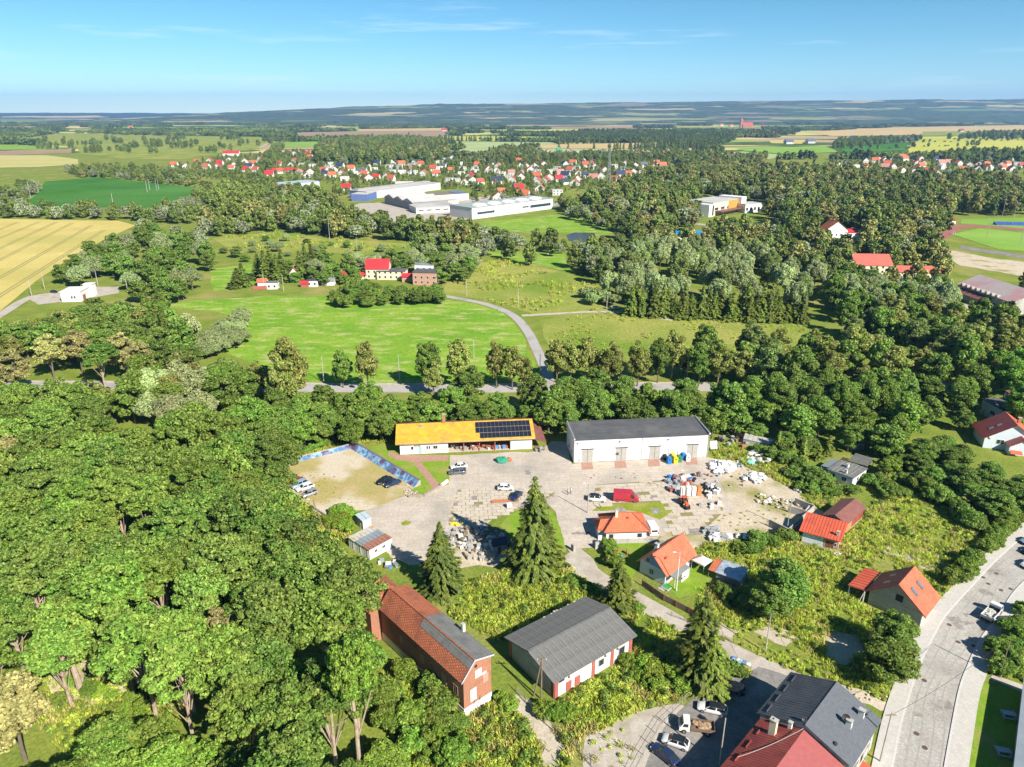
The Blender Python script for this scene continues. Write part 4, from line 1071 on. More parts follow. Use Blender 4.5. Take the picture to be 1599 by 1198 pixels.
# --- blue-grey and maroon metal roofed pair by the car park
P0, P1 = G(1183.4, 1112.8, 5.6), G(1330, 1198, 5.6); P0.z = P1.z = 0
P2 = G(1238.6, 1051.9, 5.6); P2.z = 0
A, rz, L = frame_of(P0, P1); W = (P2 - P0).length
b = Bld('grey_metal_house', 'two storey house with anthracite ribbed metal and blue grey roof beside the street', 'house', A, rz, L, W)
b.walls(m_grey_r, 5.4, 8.0, 'y', x0=.4, x1=L - .4, y0=.1, y1=W - .4)
b.gable(m_anth, 5.5, 8.1, 'y', ov=.1, side=.1, m2=m_slate)
ra = b.roof_o
sl = 2.6 / (L / 2); an = math.atan(sl)
seam = MB().rbox((0, 0, 0), L / 2 / math.cos(an), .05, .07).mesh('roof_seam', m_anth)
nS = 20
for i in range(nS):
    o = obj('roof_seam', seam, ra, (L / 4, W * (i + .5) / nS, 5.5 + sl * L / 4 + .15)); o.rotation_euler.y = -an
for i in range(4):
    o = MB().box(0, .12, 0, 1.9, 0, .3).build('snow_guard', m_anth, ra, (1.0, W * (.04 + .245 * i), 5.5 + sl * 1.0 + .12))
b.part('ridge_cap', MB().tube((L / 2, -.1, 8.2), (L / 2, W + .1, 8.2), .13), m_slate, ra)
for x, y in ((L * .84, W * .80), (L * .80, W * .50)):
    zz = 5.5 + sl * (L - x)
    b.chimney(x, y, zz - .3, zz + 1.25, .8, .6, m_frame, True)
def dish(x, y, z, r=.55):
    p = MB(); n = 14
    vs = [(0, 0, 0)] + [(r * math.cos(2 * PI * i / n), r * math.sin(2 * PI * i / n), .12) for i in range(n)]
    p.add(vs, [(0, 1 + i, 1 + (i + 1) % n) for i in range(n)] + [(0, 1 + (i + 1) % n, 1 + i) for i in range(n)])
    o = p.build('satellite_dish', m_anth, b.o, (x, y, z)); o.rotation_euler = (.9, 0, .4)
    q = MB().tube((x, y, z - .9), (x, y + .1, z), .04); b.part('dish_mast', q, m_door_g)
dish(L * .76, W * .5, 5.5 + sl * L * .24 + 1.1); dish(L * .47, W * .06, 8.4, .4)
b.part('roof_vent', MB().lump((L * .79, W * .1, 5.5 + sl * L * .21 + .2), .35, .35, .25, 3, .1), m_dark)
for y in (1.5, 4.5, 7.5):
    b.window('l', y, 1.0, 1.1, 1.4); b.window('l', y, 3.4, 1.1, 1.3)
b.door('l', W - 2.0, 1.1, 2.1)
for y in (2, 6): b.window('r', y, 1.2, 1.1, 1.4); b.window('r', y, 3.6, 1.1, 1.3)
for x in (3, 7): b.window('b', x, 3.4, 1.1, 1.3)
b.part('gutter', MB().tube((-.1, -.1, 5.45), (-.1, W + .2, 5.45), .09), m_anth)
b.part('awning', MB().slab([(L + .2, W * .18, 3.1), (L + 1.7, W * .18, 2.7), (L + 1.7, W * .42, 2.7), (L + .2, W * .42, 3.1)], .1), m_redsheet)
gm = b
b2 = Bld('maroon_roof_house', 'house with ribbed maroon metal roof and tall cream chimney at the bottom edge', 'house', gm.pt(.9, -13.0), rz, L - 1.8, 12.8)
L2 = L - 1.8; b = b2; W2 = 12.8
b.walls(m_grey_r, 5.0, 7.2, 'y', x0=.3, x1=L2 - .3, y0=.3, y1=W2)
b.gable(m_maroon, 5.1, 7.3, 'y', ov=.3, side=.0, m2=mat('pale_maroon', (.33, .09, .085), (.38, .11, .105), scale=1.5, rough=.6))  # second slope a paler maroon than the first
sl = 2.2 / (L2 / 2); an = math.atan(sl)
seam = MB().rbox((0, 0, 0), (L2 / 2 + .3) / math.cos(an), .05, .07).mesh('roof_seam', m_maroon)
for i in range(26):
    o = obj('roof_seam', seam, b.roof_o, (L2 / 4 - .15, W2 * (i + .5) / 26, 5.1 + sl * (L2 / 4 - .15) + .15)); o.rotation_euler.y = -an
for i in range(3): MB().box(0, .12, 0, 1.7, 0, .3).build('snow_guard', m_maroon, b.roof_o, (.8, W2 * (.2 + .25 * i), 5.1 + sl * .8 + .12))
zc = 5.1 + sl * 2.6
b.chimney(2.6, W2 - 2.6, zc - .4, zc + 2.7, .95, .7, m_cream)
b.part('flue', MB().box(2.35, 2.55, W2 - 2.75, W2 - 2.45, zc + 2.8, zc + 2.84), m_dark, b.roof_o)
b.chimney(4.2, W2 - .5, 5.9, 7.9, .5, .45, m_frame)
b.window('l', 3, 3.0, 1.1, 1.3); b.window('l', 8, 3.0, 1.1, 1.3); b.window('l', 5.5, .9, 1.1, 1.3)
b.part('gutter', MB().tube((-.35, 0, 4.9), (-.35, W2, 4.9), .09), m_maroon)
b.part('flower_tubs', MB().lump((L2 + 1.2, W2 * .7, .5), .5, .5, .6, 2).lump((L2 + 1.3, W2 * .9, .5), .5, .5, .6, 4), m_tile_o)

# --- container row and cabin by the wood
q0, q1, q2 = G(576.6, 859, 2.5), G(611.6, 840.2, 2.5), G(543.3, 839.4, 2.5)
for q in (q0, q1, q2): q.z = 0
A, rz, L = frame_of(q0, q1); Wc = (q2 - q0).length
cmats = [mat('rusty_sheet', (.28, .13, .09), (.35, .18, .13), scale=1.2, rough=.6), m_galv, mat('rust_patched_sheet', (.5, .5, .46), (.45, .3, .12), scale=.5, lo=.5, hi=.6, rough=.5)]
lbs = ['white site container with rusty brown roof at the front of the row', 'white site container with pale blue grey roof in the middle of the row', 'white site container with rust patched roof at the back of the row']
for i in range(3):
    w = Wc / 3 - .08
    s0 = A + Vector((-math.sin(rz), math.cos(rz), 0)) * (Wc / 3 * i)
    b = Bld('site_container', lbs[i], 'container', s0, rz, L, w, 'site containers by the wood')
    b.walls(m_white, 2.45); b.roof_o = b.part('roof', MB().slab([(-.15, -.03, 2.5), (L + .15, -.03, 2.5), (L + .15, w, 2.66), (-.15, w, 2.66)], .1), cmats[i])
    if i == 0:
        b.door('r', .5, .9, 2.0, m_white); b.window('f', L * .55, 1.1, .9, .8); b.window('f', L * .2, 1.1, .9, .8)
    else: b.window('r', .5, 1.1, .9, .8)
    b.door('l', .6, .9, 2.0, m_door_g)
    for k in range(6): b.part('roof_batten', MB().box(L * k / 6 + .3, L * k / 6 + .36, 0, w - .05, 2.6, 2.68), cmats[i], b.roof_o)
A = G(566, 813.4, 2.5); A.z = 0; B_ = G(579.1, 808.5, 2.5); B_.z = 0
A, rz, L = frame_of(A, B_)
b = Bld('site_cabin', 'small square grey sheet cabin with pale blue roof behind the containers', 'cabin', A, rz, L, 3.2)
b.walls(mat('grey_sheet_wall', (.5, .5, .5), (.58, .58, .57), scale=1), 2.4)
b.roof_o = b.part('roof', MB().slab([(-.15, -.15, 2.5), (L + .15, -.15, 2.5), (L + .15, 3.4, 2.6), (-.15, 3.4, 2.6)], .1), mat('pale_blue_sheet', (.42, .52, .58), (.5, .6, .65), scale=1, rough=.4))
b.part('roof_batten', MB().box(L / 2, L / 2 + .08, -.1, 3.3, 2.55, 2.66), m_galv, b.roof_o); b.door('l', 1.0, .9, 2.0, m_frame)

# --- garden shed behind spruce, flat-roofed house and huts on the right
A = G(770, 868); b = Bld('dark_roof_hut', 'small hut with dark blue roof half hidden by the tall spruce', 'hut', A, .35, 3.2, 3.0)
b.walls(mat('blue_grey_wall', (.35, .4, .45), (.42, .47, .52), scale=1), 2.4, 3.2, 'x'); b.gable(mat('dark_blue_roof', (.04, .06, .1), (.06, .08, .12), scale=1), 2.4, 3.2, 'x', ov=.2, side=.2); b.door('f', 1, .9, 2)
P0, P1 = G(1290, 741.5, 2.8), G(1332.3, 746.4, 2.8)
k0, k1, k2 = G(1332.3, 746.4, 2.8), G(1353.5, 731.7, 2.8), G(1288.4, 740.7, 2.8)
for q in (k0, k1, k2): q.z = 0
A, rz, L = frame_of(k0, k1); W = (k2 - k0).length
b = Bld('flat_roof_house', 'small white house with flat grey roof among the garden bushes', 'house', A, rz, L, W)
b.walls(m_white, 2.7); b.roof_o = b.part('roof', MB().slab([(-.25, -.25, 2.85), (L + .25, -.25, 2.85), (L + .25, W + .2, 2.75), (-.25, W + .2, 2.75)], .14), m_etern)
b.chimney(1.0, W * .35, 2.7, 3.8, .5, .5, m_frame); b.chimney(L * .6, W * .55, 2.7, 3.7, .9, .5, m_frame)
for i in range(1, 6): b.part('roof_joint', MB().box(-.2, L + .2, W * i / 6, W * i / 6 + .07, 2.84, 2.87), m_concw, b.roof_o)
b.window('f', L * .3, 1.0, 1.2, 1.1); b.door('f', L * .75, .9, 2.0); b.window('l', 1.5, 1.0, 1.3, 1.2); b.window('l', 4.5, 1.0, 1.3, 1.2)
b.part('lean_to_roof', MB().slab([(L * .2, W + .25, 2.5), (L, W + .25, 2.5), (L, W + 2.6, 2.2), (L * .2, W + 2.6, 2.2)], .1), m_galv)
b.part('lean_to_wall', MB().box(L * .25, L * .95, W, W + 2.3, 0, 2.15), m_grey_r)
A = G(1352, 741); b = Bld('open_pergola', 'grey slatted lean-to roof beside the flat roofed white house', 'pergola', A, rz + .1, 6.0, 5.0)
for i in range(9): b.part('slat', MB().box(i * .68, i * .68 + .5, 0, 5, 2.35, 2.42), m_etern)
for x, y in ((.1, .1), (5.7, .1), (.1, 4.7), (5.7, 4.7)): b.part('post', MB().box(x, x + .14, y, y + .14, 0, 2.35), m_wood)
A = G(1328, 704); b = Bld('garden_hut', 'small grey garden hut with low pitched roof on a bright lawn', 'hut', A, .2, 4.4, 3.4)
b.walls(m_galv, 2.3); b.roof_o = b.part('roof', MB().slab([(-.3, -.5, 2.35), (4.7, -.5, 2.35), (4.7, 3.7, 2.8), (-.3, 3.7, 2.8)], .1), m_etern); b.door('f', 2.4, 1.0, 1.9, m_wood)
A = G(1426, 664); b = Bld('wooden_cabin', 'dark wooden cabin with steep grey roof among trees', 'cabin', A, .75, 4.6, 5.6)
b.walls(m_wood, 2.4, 5.2, 'y'); b.gable(m_wood, 2.4, 5.3, 'y', ov=.5, side=.4, m2=mat('grey_shingle', (.27, .25, .24), (.33, .3, .28), scale=1.5)); b.window('f', 1.6, 1.0, 1.2, 1.1); b.door('r', 2, .9, 1.9)
A = G(1210, 704); b = Bld('greenhouse', 'old glass greenhouse with mossy panes under the trees', 'greenhouse', A, -.55 + PI / 2, 2.8, 9.0)
gl = mat('mossy_glass', (.38, .38, .34), (.5, .5, .46), scale=.7, rough=.3)
b.walls(gl, 1.5, 2.6, 'y'); b.gable(gl, 1.55, 2.65, 'y', ov=.1, side=.05, t=.05)
for i in range(8): b.part('rib', MB().slab([(-.1, i * 1.28, 1.62), (1.4, i * 1.28, 2.84), (2.9, i * 1.28, 1.62), (2.9, i * 1.28 + .08, 1.62), (1.4, i * 1.28 + .08, 2.84), (-.1, i * 1.28 + .08, 1.62)], .06), m_wood)
b.part('teal_patch', MB().rbox((.7, 1.4, 2.33), .9, 1.1, .05, 0), mat('teal_foil', (.1, .5, .55)))
# gazebo tent and metal shed
A = G(1098, 897); b = Bld('party_tent', 'white pointed party tent on the lawn beside the blue house', 'tent', A, .75, 3.0, 3.0)
rf = MB(); q = [(0, 0, 2.1), (3, 0, 2.1), (3, 3, 2.1), (0, 3, 2.1)]
for i in range(4): rf.slab([q[i], q[(i + 1) % 4], (1.5, 1.5, 3.0)], .04)
b.part('canopy', rf, mat('tent_cloth', (.78, .62, .58), (.82, .68, .64), scale=1))
b.part('valance', MB().box(0, 3, -.02, .0, 1.85, 2.1).box(0, 3, 3, 3.02, 1.85, 2.1).box(-.02, 0, 0, 3, 1.85, 2.1).box(3, 3.02, 0, 3, 1.85, 2.1), m_frame)
for x, y in ((.03, .03), (2.92, .03), (.03, 2.92), (2.92, 2.92)): b.part('leg', MB().box(x, x + .06, y, y + .06, 0, 2.1), m_frame)
A = G(1117, 906.5); b = Bld('metal_shed', 'grey metal shed with shiny blue grey roof beside the party tent', 'shed', A, -.75 + .12, 4.9, 4.2)
b.o.rotation_euler.z = -.62
b.walls(m_galv, 2.1); b.roof_o = b.part('roof', MB().slab([(-.2, -.3, 2.15), (5.1, -.3, 2.15), (5.1, 4.5, 2.5), (-.2, 4.5, 2.5)], .08), mat('shiny_blue_sheet', (.3, .38, .48), (.62, .68, .72), scale=.9, rough=.35, metal=.3))
b.part('tile_strip', MB().slab([(-1.7, -.2, 2.1), (-.2, -.2, 2.1), (-.2, 4.4, 2.4), (-1.7, 4.4, 2.4)], .1), m_tile_o); b.door('f', 1.5, 1.0, 1.9, m_galv)
for y in (0, 4.2): b.part('post', MB().box(-1.65, -1.55, y, y + .1, 0, 2.1), m_wood)

# --- houses on the right edge
A = G(1534, 699); b = Bld('white_house', 'white house with brown red gable roof and round satellite dish at the right edge', 'house', A, -.28, 14.0, 9.0)
b.walls(m_blue_r, 3.4, 8.0, 'y', x1=14); b.gable(m_maroon, 3.4, 8.0, 'y', ov=.8, side=.7, m2=m_tile_salmon)
b.window('f', 3.0, 1.6, 2.0, 1.4); b.part('wing', MB().prism([(5.5, 0), (12, 0), (12, 2.6), (8.7, 4.6), (5.5, 2.6)], -3.0, 0, 'y'), m_blue_r)
b.part('wing_roof', MB().slab([(5.0, -3.5, 2.5), (8.7, -3.5, 4.8), (8.7, 0, 4.8), (5.0, 0, 2.5)], .14), m_maroon); b.part('wing_roof', MB().slab([(8.7, -3.5, 4.8), (12.5, -3.5, 2.5), (12.5, 0, 2.5), (8.7, 0, 4.8)], .14), m_tile_salmon)
p = MB().tube((1.5, -.25, 3.6), (1.5, -.15, 3.6), .55, n=16); b.part('satellite_dish', p, m_frame)
for u in (2.2, 4.0): o = MB().rbox((0, 0, 0), 1.2, .8, .1).build('skylight', m_alu, b.roof_o, (u, 3.5, 3.4 + (8 - 3.4) / 7 * u + .15)); o.rotation_euler.y = -math.atan(4.6 / 7)
b.chimney(8.6, 3.4, 7.2, 8.9, .8, .7, m_brick); b.part('terrace_awning', MB().slab([(5.5, -4.6, 1.0), (8.5, -4.6, .9), (8.5, -3.4, 1.5), (5.5, -3.4, 1.6)], .08), m_redsheet)
A = G(1562, 663); b = Bld('grey_garage_house', 'blue grey house with flat dark garage roof behind the white house', 'house', A, .1, 16, 9)
b.walls(m_blue_r, 4.6); b.roof_o = b.part('roof', MB().slab([(-.4, -.4, 4.8), (7, -.4, 4.8), (7, 9.3, 5.0), (-.4, 9.3, 5.0)], .2), m_felt); b.part('high_roof', MB().slab([(7, -.6, 6.2), (16.3, -.6, 6.2), (16.3, 9.4, 7.4), (7, 9.4, 7.4)], .2), m_maroon2); b.part('upper_wall', MB().box(7.1, 16, .02, 9, 4.6, 6.2), m_blue_r); b.window('f', 2, 1.5, 2.4, 1.4); b.window('l', 3, 1.5, 2.0, 1.3)
A, rz, L = frame_of(G(1582, 1235, 3.2), G(1599, 1082, 3.2)); A.z = 0
b = Bld('corner_building', 'grey walled building with flat roof cut by the right edge', 'building', A, rz, 26, 8)
b.walls(m_grey_r, 3.1, y0=-8, y1=0); b.roof_o = b.part('roof', MB().slab([(-.2, -8.2, 3.4), (26.2, -8.2, 3.4), (26.2, .25, 3.3), (-.2, .25, 3.3)], .16), m_galv); b.W = 0
EXCL.append([tuple(b.pt(x, y)[:2]) for x, y in ((-1, -9), (27, -9), (27, 1), (-1, 1))])
for u in (5, 10, 15, 20): b.window('b', u, 1.5, 1.2, 1.3)

# --- pump station and farm in the middle distance
A = G(97, 472); b = Bld('pump_station', 'small white flat roofed pump station beside the wheat field', 'building', A, -.06 + .18, 9.5, 11)
b.walls(m_white, 5.2); b.roof_o = b.part('roof', MB().slab([(-.3, -.3, 5.4), (9.8, -.3, 5.4), (9.8, 11.3, 5.4), (-.3, 11.3, 5.4)], .25), m_frame); b.window('f', 4.5, 1.6, 1.1, 1.5); b.window('f', 5.9, 1.6, 1.1, 1.5); b.part('red_door', MB().box(9.5, 9.56, 2, 5, 0, 3), m_redpaint)
b.part('upper_hut', MB().box(6.5, 11.0, 11, 15, 0, 6.3), m_white); b.part('upper_roof', MB().slab([(6.2, 10.7, 6.5), (11.3, 10.7, 6.5), (11.3, 15.3, 6.5), (6.2, 15.3, 6.5)], .2), m_frame)

def simple_house(name, label, cat, A, rz, L, W, eave, ridge, mw, mr, axis='x', flat=False, group=None, wins=True, chim=True, m2=None, excl=True):
    b = Bld(name, label, cat, A, rz, L, W, group, excl)
    if flat:
        b.walls(mw, eave); b.roof_o = b.part('roof', MB().slab([(-.3, -.3, eave + .2), (L + .3, -.3, eave + .2), (L + .3, W + .3, eave + .2), (-.3, W + .3, eave + .2)], .22), mr)
    else:
        b.walls(mw, eave, ridge, axis); b.gable(mr, eave, ridge, axis, m2=m2)
    if wins:
        n = max(2, int(L / 3.2)); fl = 2 if eave > 4.4 else 1
        for k in range(fl):
            for i in range(n): b.window('f', L * (i + .5) / n - .6, .9 + k * 2.7, 1.2, 1.4, bars=0)
        for i in range(2): b.window('r', W * (i + .5) / 2 - .6, .9, 1.2, 1.4, bars=0)
    if chim and not flat:
        if axis == 'x': b.chimney(L * .6, W * .5, ridge - .4, ridge + .9, .8, .6, m_brick)
        else: b.chimney(L * .5, W * .6, ridge - .4, ridge + .9, .8, .6, m_brick)
    return b
m_redbright = mat('bright_red_sheet', (.5, .035, .045), (.56, .05, .055), scale=.1, rough=.4)
simple_house('farmhouse', 'cream farmhouse with bright red roof beside the bright meadow', 'house', G(572, 436), .0, 13, 9.5, 6.2, 10.8, m_cream, m_redbright)
simple_house('annex', 'low cream annex with grey flat roof in front of the farmhouse', 'building', G(589, 437), -.05, 16, 9, 4.8, 5, m_cream, m_felt, flat=True)
simple_house('brick_block', 'two storey brick block with flat dark roof at the farm end', 'building', G(645, 445), -.12, 13.5, 10, 7.0, 7, m_brick2, m_felt, flat=True)
simple_house('roof_annex', 'white annex with pale blue flat roof behind the brick block', 'building', G(648, 431), -.1, 11, 9, 6.6, 7, m_white, m_galv, flat=True)
simple_house('orange_roof_cottage', 'small cottage with orange roof between dark spruces near the farm', 'cottage', G(453, 441), .2, 5, 5, 4.8, 8.0, m_white, m_tile_o, 'y')
simple_house('white_kiosk', 'small white hut with flat roof beside the long meadow', 'hut', G(479, 448), .05, 6, 4, 3.4, 4, m_white, m_anth, flat=True)
simple_house('garden_house', 'small orange garden house left of the red roofed farmhouse', 'hut', G(526, 441), .1, 5.5, 5, 3.2, 5.6, mat('orange_wall', (.55, .25, .08)), m_redbright, 'y')
simple_house('red_fence_hut', 'little white hut with grey roof at the meadow edge', 'hut', G(416, 452), .05, 6, 4, 3.6, 4, m_white, m_etern, flat=True)
simple_house('red_arbour', 'small red canopy arbour beside the cream farmhouse', 'arbour', G(560, 436), .0, 4.5, 4, 2.5, 3.6, m_cream, m_redbright)

for nm, lb, px_, py_, L_, W_2, e_, r_2, mw_, mr_ in (('shed', 'tiny red roofed garden hut before the farmhouse trees', 582, 463, 3.5, 3, 2, 3.4, m_white, m_redbright), ('shed', 'grey hut in the farm garden left of the tiny red hut', 556, 459, 5, 4, 2.2, 3.6, m_grey_r, m_etern), ('shed', 'low stone shed at the lower edge of the farm garden', 628, 466, 8, 4, 2.0, 2.8, m_grey_r, m_etern),
        ('shed', 'red sheet shed left of the white hut with flat roof', 470, 449, 4, 3, 2.4, 3.4, m_redpaint, m_redbright), ('shed', 'little pale garage between cottage and garden house', 502, 446, 7, 5, 2.6, 3.6, m_white, m_galv), ('shed', 'low pink walled shed right of the cream annex', 628, 441, 7, 5, 3.2, 4.6, m_brick2, m_redbright), ('shed', 'small orange roofed shed behind the red fence', 402, 447, 5, 4, 2.4, 3.8, m_white, m_tile_o), ('shed', 'low red roofed shed right of the garden house', 543, 446, 6, 4, 2.4, 3.8, m_cream, m_tile_r)):
    simple_house(nm, lb, 'shed', G(px_, py_), .05, L_, W_2, e_, r_2, mw_, mr_, wins=False, chim=False)
p = G(500, 432); o = thing('polytunnel', 'pale blue polytunnel on the lawn between the farm trees', 'greenhouse', (p.x, p.y, 0), .1)
MB().prism([(3.0 * math.cos(t), 2.6 * math.sin(t)) for t in [PI * k / 9 for k in range(10)]], 0, 9, 'y').build('cover', mat('tunnel_foil', (.45, .58, .62), (.55, .66, .7), scale=.5, rough=.3), o)
# --- works and halls in the town
def hall(name, label, px, py, rz, L, W, h, mw, mr, saw=0, stripe=None, wins=0):
    b = Bld(name, label, 'hall', G(px, py), rz, L, W)
    b.walls(mw, h); b.roof_o = b.part('roof', MB().slab([(-.4, -.4, h + .3), (L + .4, -.4, h + .3), (L + .4, W + .4, h + .5), (-.4, W + .4, h + .5)], .3), mr)
    if stripe: b.part('stripe', MB().box(0, L, -.06, 0, .2, h * .35), stripe)
    for i in range(wins): b.window('f', L * (i + .3) / wins, h * .4, L / wins * .6, h * .22, bars=2)
    for i in range(saw):
        x0 = L * i / saw; w = L / saw
        b.part('sawtooth', MB().prism([(x0, h + .5), (x0 + w, h + .5), (x0 + w * .5, h + 3.6)], 0, W, 'y'), mr)
    return b
m_hallw = mat('hall_white', (.62, .62, .61), (.68, .68, .67), scale=.1, c3=(.54, .53, .5), scale3=.04)
m_hallroof = mat('pale_roof_sheet', (.46, .455, .44), (.55, .54, .52), scale=.05, c3=(.36, .35, .33), scale3=.03)
m_bluehall = mat('blue_hall_sheet', (.1, .16, .42), (.14, .2, .46), scale=.1)
def hall2(name, label, p0, p1, W, h, mw, mr, **k):
    A, rz, L = frame_of(G(*p0), G(*p1)); b = hall(name, label, p0[0], p0[1], rz, L, W, h, mw, mr, **k); return b, L
hall2('storage_hall', 'white hall with pale blue roof left of the factory', (437.5, 299.6), (499.5, 293.5), 26, 8, m_hallw, mat('blue_grey_sheet', (.36, .44, .52), (.4, .48, .56), scale=.05))
b, L = hall2('long_hall', 'very long low factory hall with blue gable end and pale grey roof', (573, 311.5), (688, 296), 26, 8, m_hallw, m_hallroof)
b.part('blue_gable', MB().box(-.12, -.02, 0, 26, .2, 8), m_bluehall)
b.part('roof_strip', MB().box(2, L - 2, 15, 24, 8.5, 9.6), mat('grey_strip_roof', (.34, .33, .31), (.4, .39, .37), scale=.05), b.roof_o)
hall2('blue_hall', 'low factory building with blue walls at the left end of the long hall', (549, 314), (574, 314.5), 30, 7, m_bluehall, m_hallroof)
hall2('sawtooth_hall', 'factory hall with three sawtooth gables before the long hall', (601, 318), (644, 328.5), 40, 7, mat('grey_hall', (.3, .3, .31)), m_hallroof, saw=3)
hall2('workshop_hall', 'white low workshop in front of the sawtooth hall', (650, 334), (714, 330.5), 24, 5.5, m_hallw, m_hallroof, wins=5)
b, L = hall2('dark_roof_hall', 'brown roofed hall with orange doors and blue solar roof end', (662, 317), (732, 312), 24, 7, m_cream, mat('brown_roof_felt', (.19, .16, .14), (.24, .2, .17), scale=.05))
for u in (.3, .36, .42): b.part('orange_door', MB().box(L * u, L * u + 3.5, -.1, 0, 0, 5), m_tile_o)
b.part('solar_field', MB().slab([(L * .72, 1, 7.7), (L - 1, 1, 7.7), (L - 1, 20, 7.9), (L * .72, 20, 7.9)], .1), m_bluehall, b.roof_o)
b, L = hall2('street_hall', 'long white hall with arched skylights and window band near the pond', (737, 343), (863, 326), 30, 10, m_hallw, mat('hall_grey_felt', (.3, .34, .34), (.36, .4, .4), scale=.05), stripe=mat('pale_blue_stripe', (.5, .66, .78)))
b.window('f', L * .06, 3.6, L * .2, 2.2, bars=6); b.window('f', L * .70, 2.6, L * .27, 3.6, bars=8); b.window('f', L * .6, 4.4, L * .08, 1.4, bars=2)
for i in range(5):
    x = L * (.07 + .17 * i); k = L * .06
    pts = [(x + k * math.cos(t) + k, 10.4 + 2.4 * math.sin(t)) for t in [PI * q / 8 for q in range(9)]]
    b.part('arched_skylight', MB().prism(pts, 2, 8, 'y'), m_frame, b.roof_o)
for i, (p0, p1, h_, m_) in enumerate((((500, 334), (520, 333), 5, m_galv), ((402, 334), (424, 333), 5, m_galv), ((694, 322), (716, 320), 5, m_hallroof))): hall2('works_shed', ('grey shed left of the factory trees', 'small shed with rusty front among the left poplars', 'flat shed in the middle of the factory yard')[i], p0, p1, 12, h_, m_hallw, m_)
simple_house('grey_roof_hall', 'pale grey hipped hall behind the factory', 'hall', G(618, 296), .1, 22, 14, 6, 9, m_hallw, m_hallroof)
b, L = hall2('school', 'cream and orange school with flat roof and tall white end wall', (1112, 338), (1150, 331), 26, 12, m_cream, m_hallroof, wins=4)
b.part('white_corner', MB().box(-8, -.1, -1, 22, 0, 11), m_white); b.part('white_tower', MB().box(L + .1, L + 9, -4, 20, 0, 14), m_white); b.part('orange_panel', MB().box(L * .62, L, -.3, 0, 5, 12), mat('orange_render', (.62, .3, .05)))
b.part('canopy', MB().box(L * .1, L, -7, 0, 4, 4.6), m_maroon2); b.part('glass_stair', MB().box(-2.6, -.1, -1.2, -1.0, 1, 10), m_glass)
b = Bld('school_wing', 'white low school wing right of the orange school', 'school', G(1163, 333), .5, 22, 14); b.walls(m_white, 8); b.roof_o = b.part('roof', MB().slab([(-.3, -.3, 8.3), (22.3, -.3, 8.3), (22.3, 14.3, 8.3), (-.3, 14.3, 8.3)], .3), m_hallroof)
for i in range(4): b.window('f', 1 + i * 5, 2, 3, 3)
b = Bld('blue_canopy', 'bright blue pavilion roof beside the pond trees', 'pavilion', G(1056, 374), -.08, 19, 12)
b.roof_o = b.part('roof', MB().slab([(-.4, -.4, 4.0), (19.4, -.4, 4.0), (19.4, 6, 5.6), (-.4, 6, 5.6)], .2).slab([(-.4, 6, 5.6), (19.4, 6, 5.6), (19.4, 12.4, 4.0), (-.4, 12.4, 4.0)], .2), mat('bright_blue_sheet', (.02, .22, .62), (.03, .27, .68), scale=.3, rough=.4)); b.walls(m_white, 3.7, x0=1, x1=18, y0=1, y1=11)
simple_house('villa', 'white villa with orange hipped roof among tall trees right of the school', 'villa', G(1288, 376), .0, 16, 13, 8, 14, m_white, m_tile_o, 'y')
simple_house('red_roof_wing', 'low house with crimson roof beside the orange roofed villa', 'house', G(1318, 376), .05, 16, 10, 6, 8, m_white, m_redbright)
simple_house('red_school', 'large house with wide salmon red roof in the trees', 'house', G(1334, 428), -.08, 21, 17, 5.5, 10.5, m_cream, mat('coral_roof', (.62, .12, .09), (.68, .15, .11), scale=.4))
simple_house('red_long_house', 'long low building with salmon red roof right of the large red roof', 'building', G(1402, 438), -.1, 26, 10, 5, 7.5, m_cream, MATS['coral_roof'])
A, rz, L = frame_of(G(1496, 443, 6), G(1582, 472, 6)); A.z = 0
b = Bld('patched_hall', 'long hall with patched pink and grey roof at the right edge', 'hall', A, rz, L, 22); b.walls(m_grey_r, 5.8, 10.4, 'x')
b.gable(mat('patched_pink_roof', (.5, .42, .4), (.55, .3, .3), scale=.08, lo=.45, hi=.55, c3=(.42, .4, .42), scale3=.3), 5.9, 10.5, 'x', ov=.6)
for i in range(8): b.part('dormer', MB().box(3 + i * 3.6, 4.2 + i * 3.6, -.7, 1, 6.0, 7.0), m_grey_r, b.roof_o)
b.part('porch_roof', MB().slab([(4, -5, 3.4), (26, -5, 3.4), (26, 0, 4.6), (4, 0, 4.6)], .15), m_maroon2)
b.part('porch_wall', MB().box(5, 25, -4, -.1, 0, 3.2), m_grey_r)
for i in range(4): b.window('f', 27 + i * 2.5, 1.3, 1.6, 1.6)
simple_house('hut_in_trees', 'small grey hut among the trees left of the patched hall', 'hut', G(1520, 506), -.3, 7, 5, 2.8, 4.2, m_grey_r, m_etern)
simple_house('grey_cottage', 'grey cottage with flat roof under trees at the right edge', 'cottage', G(1556, 518), -.2, 10, 8, 3.6, 5.4, m_grey_r, m_etern)

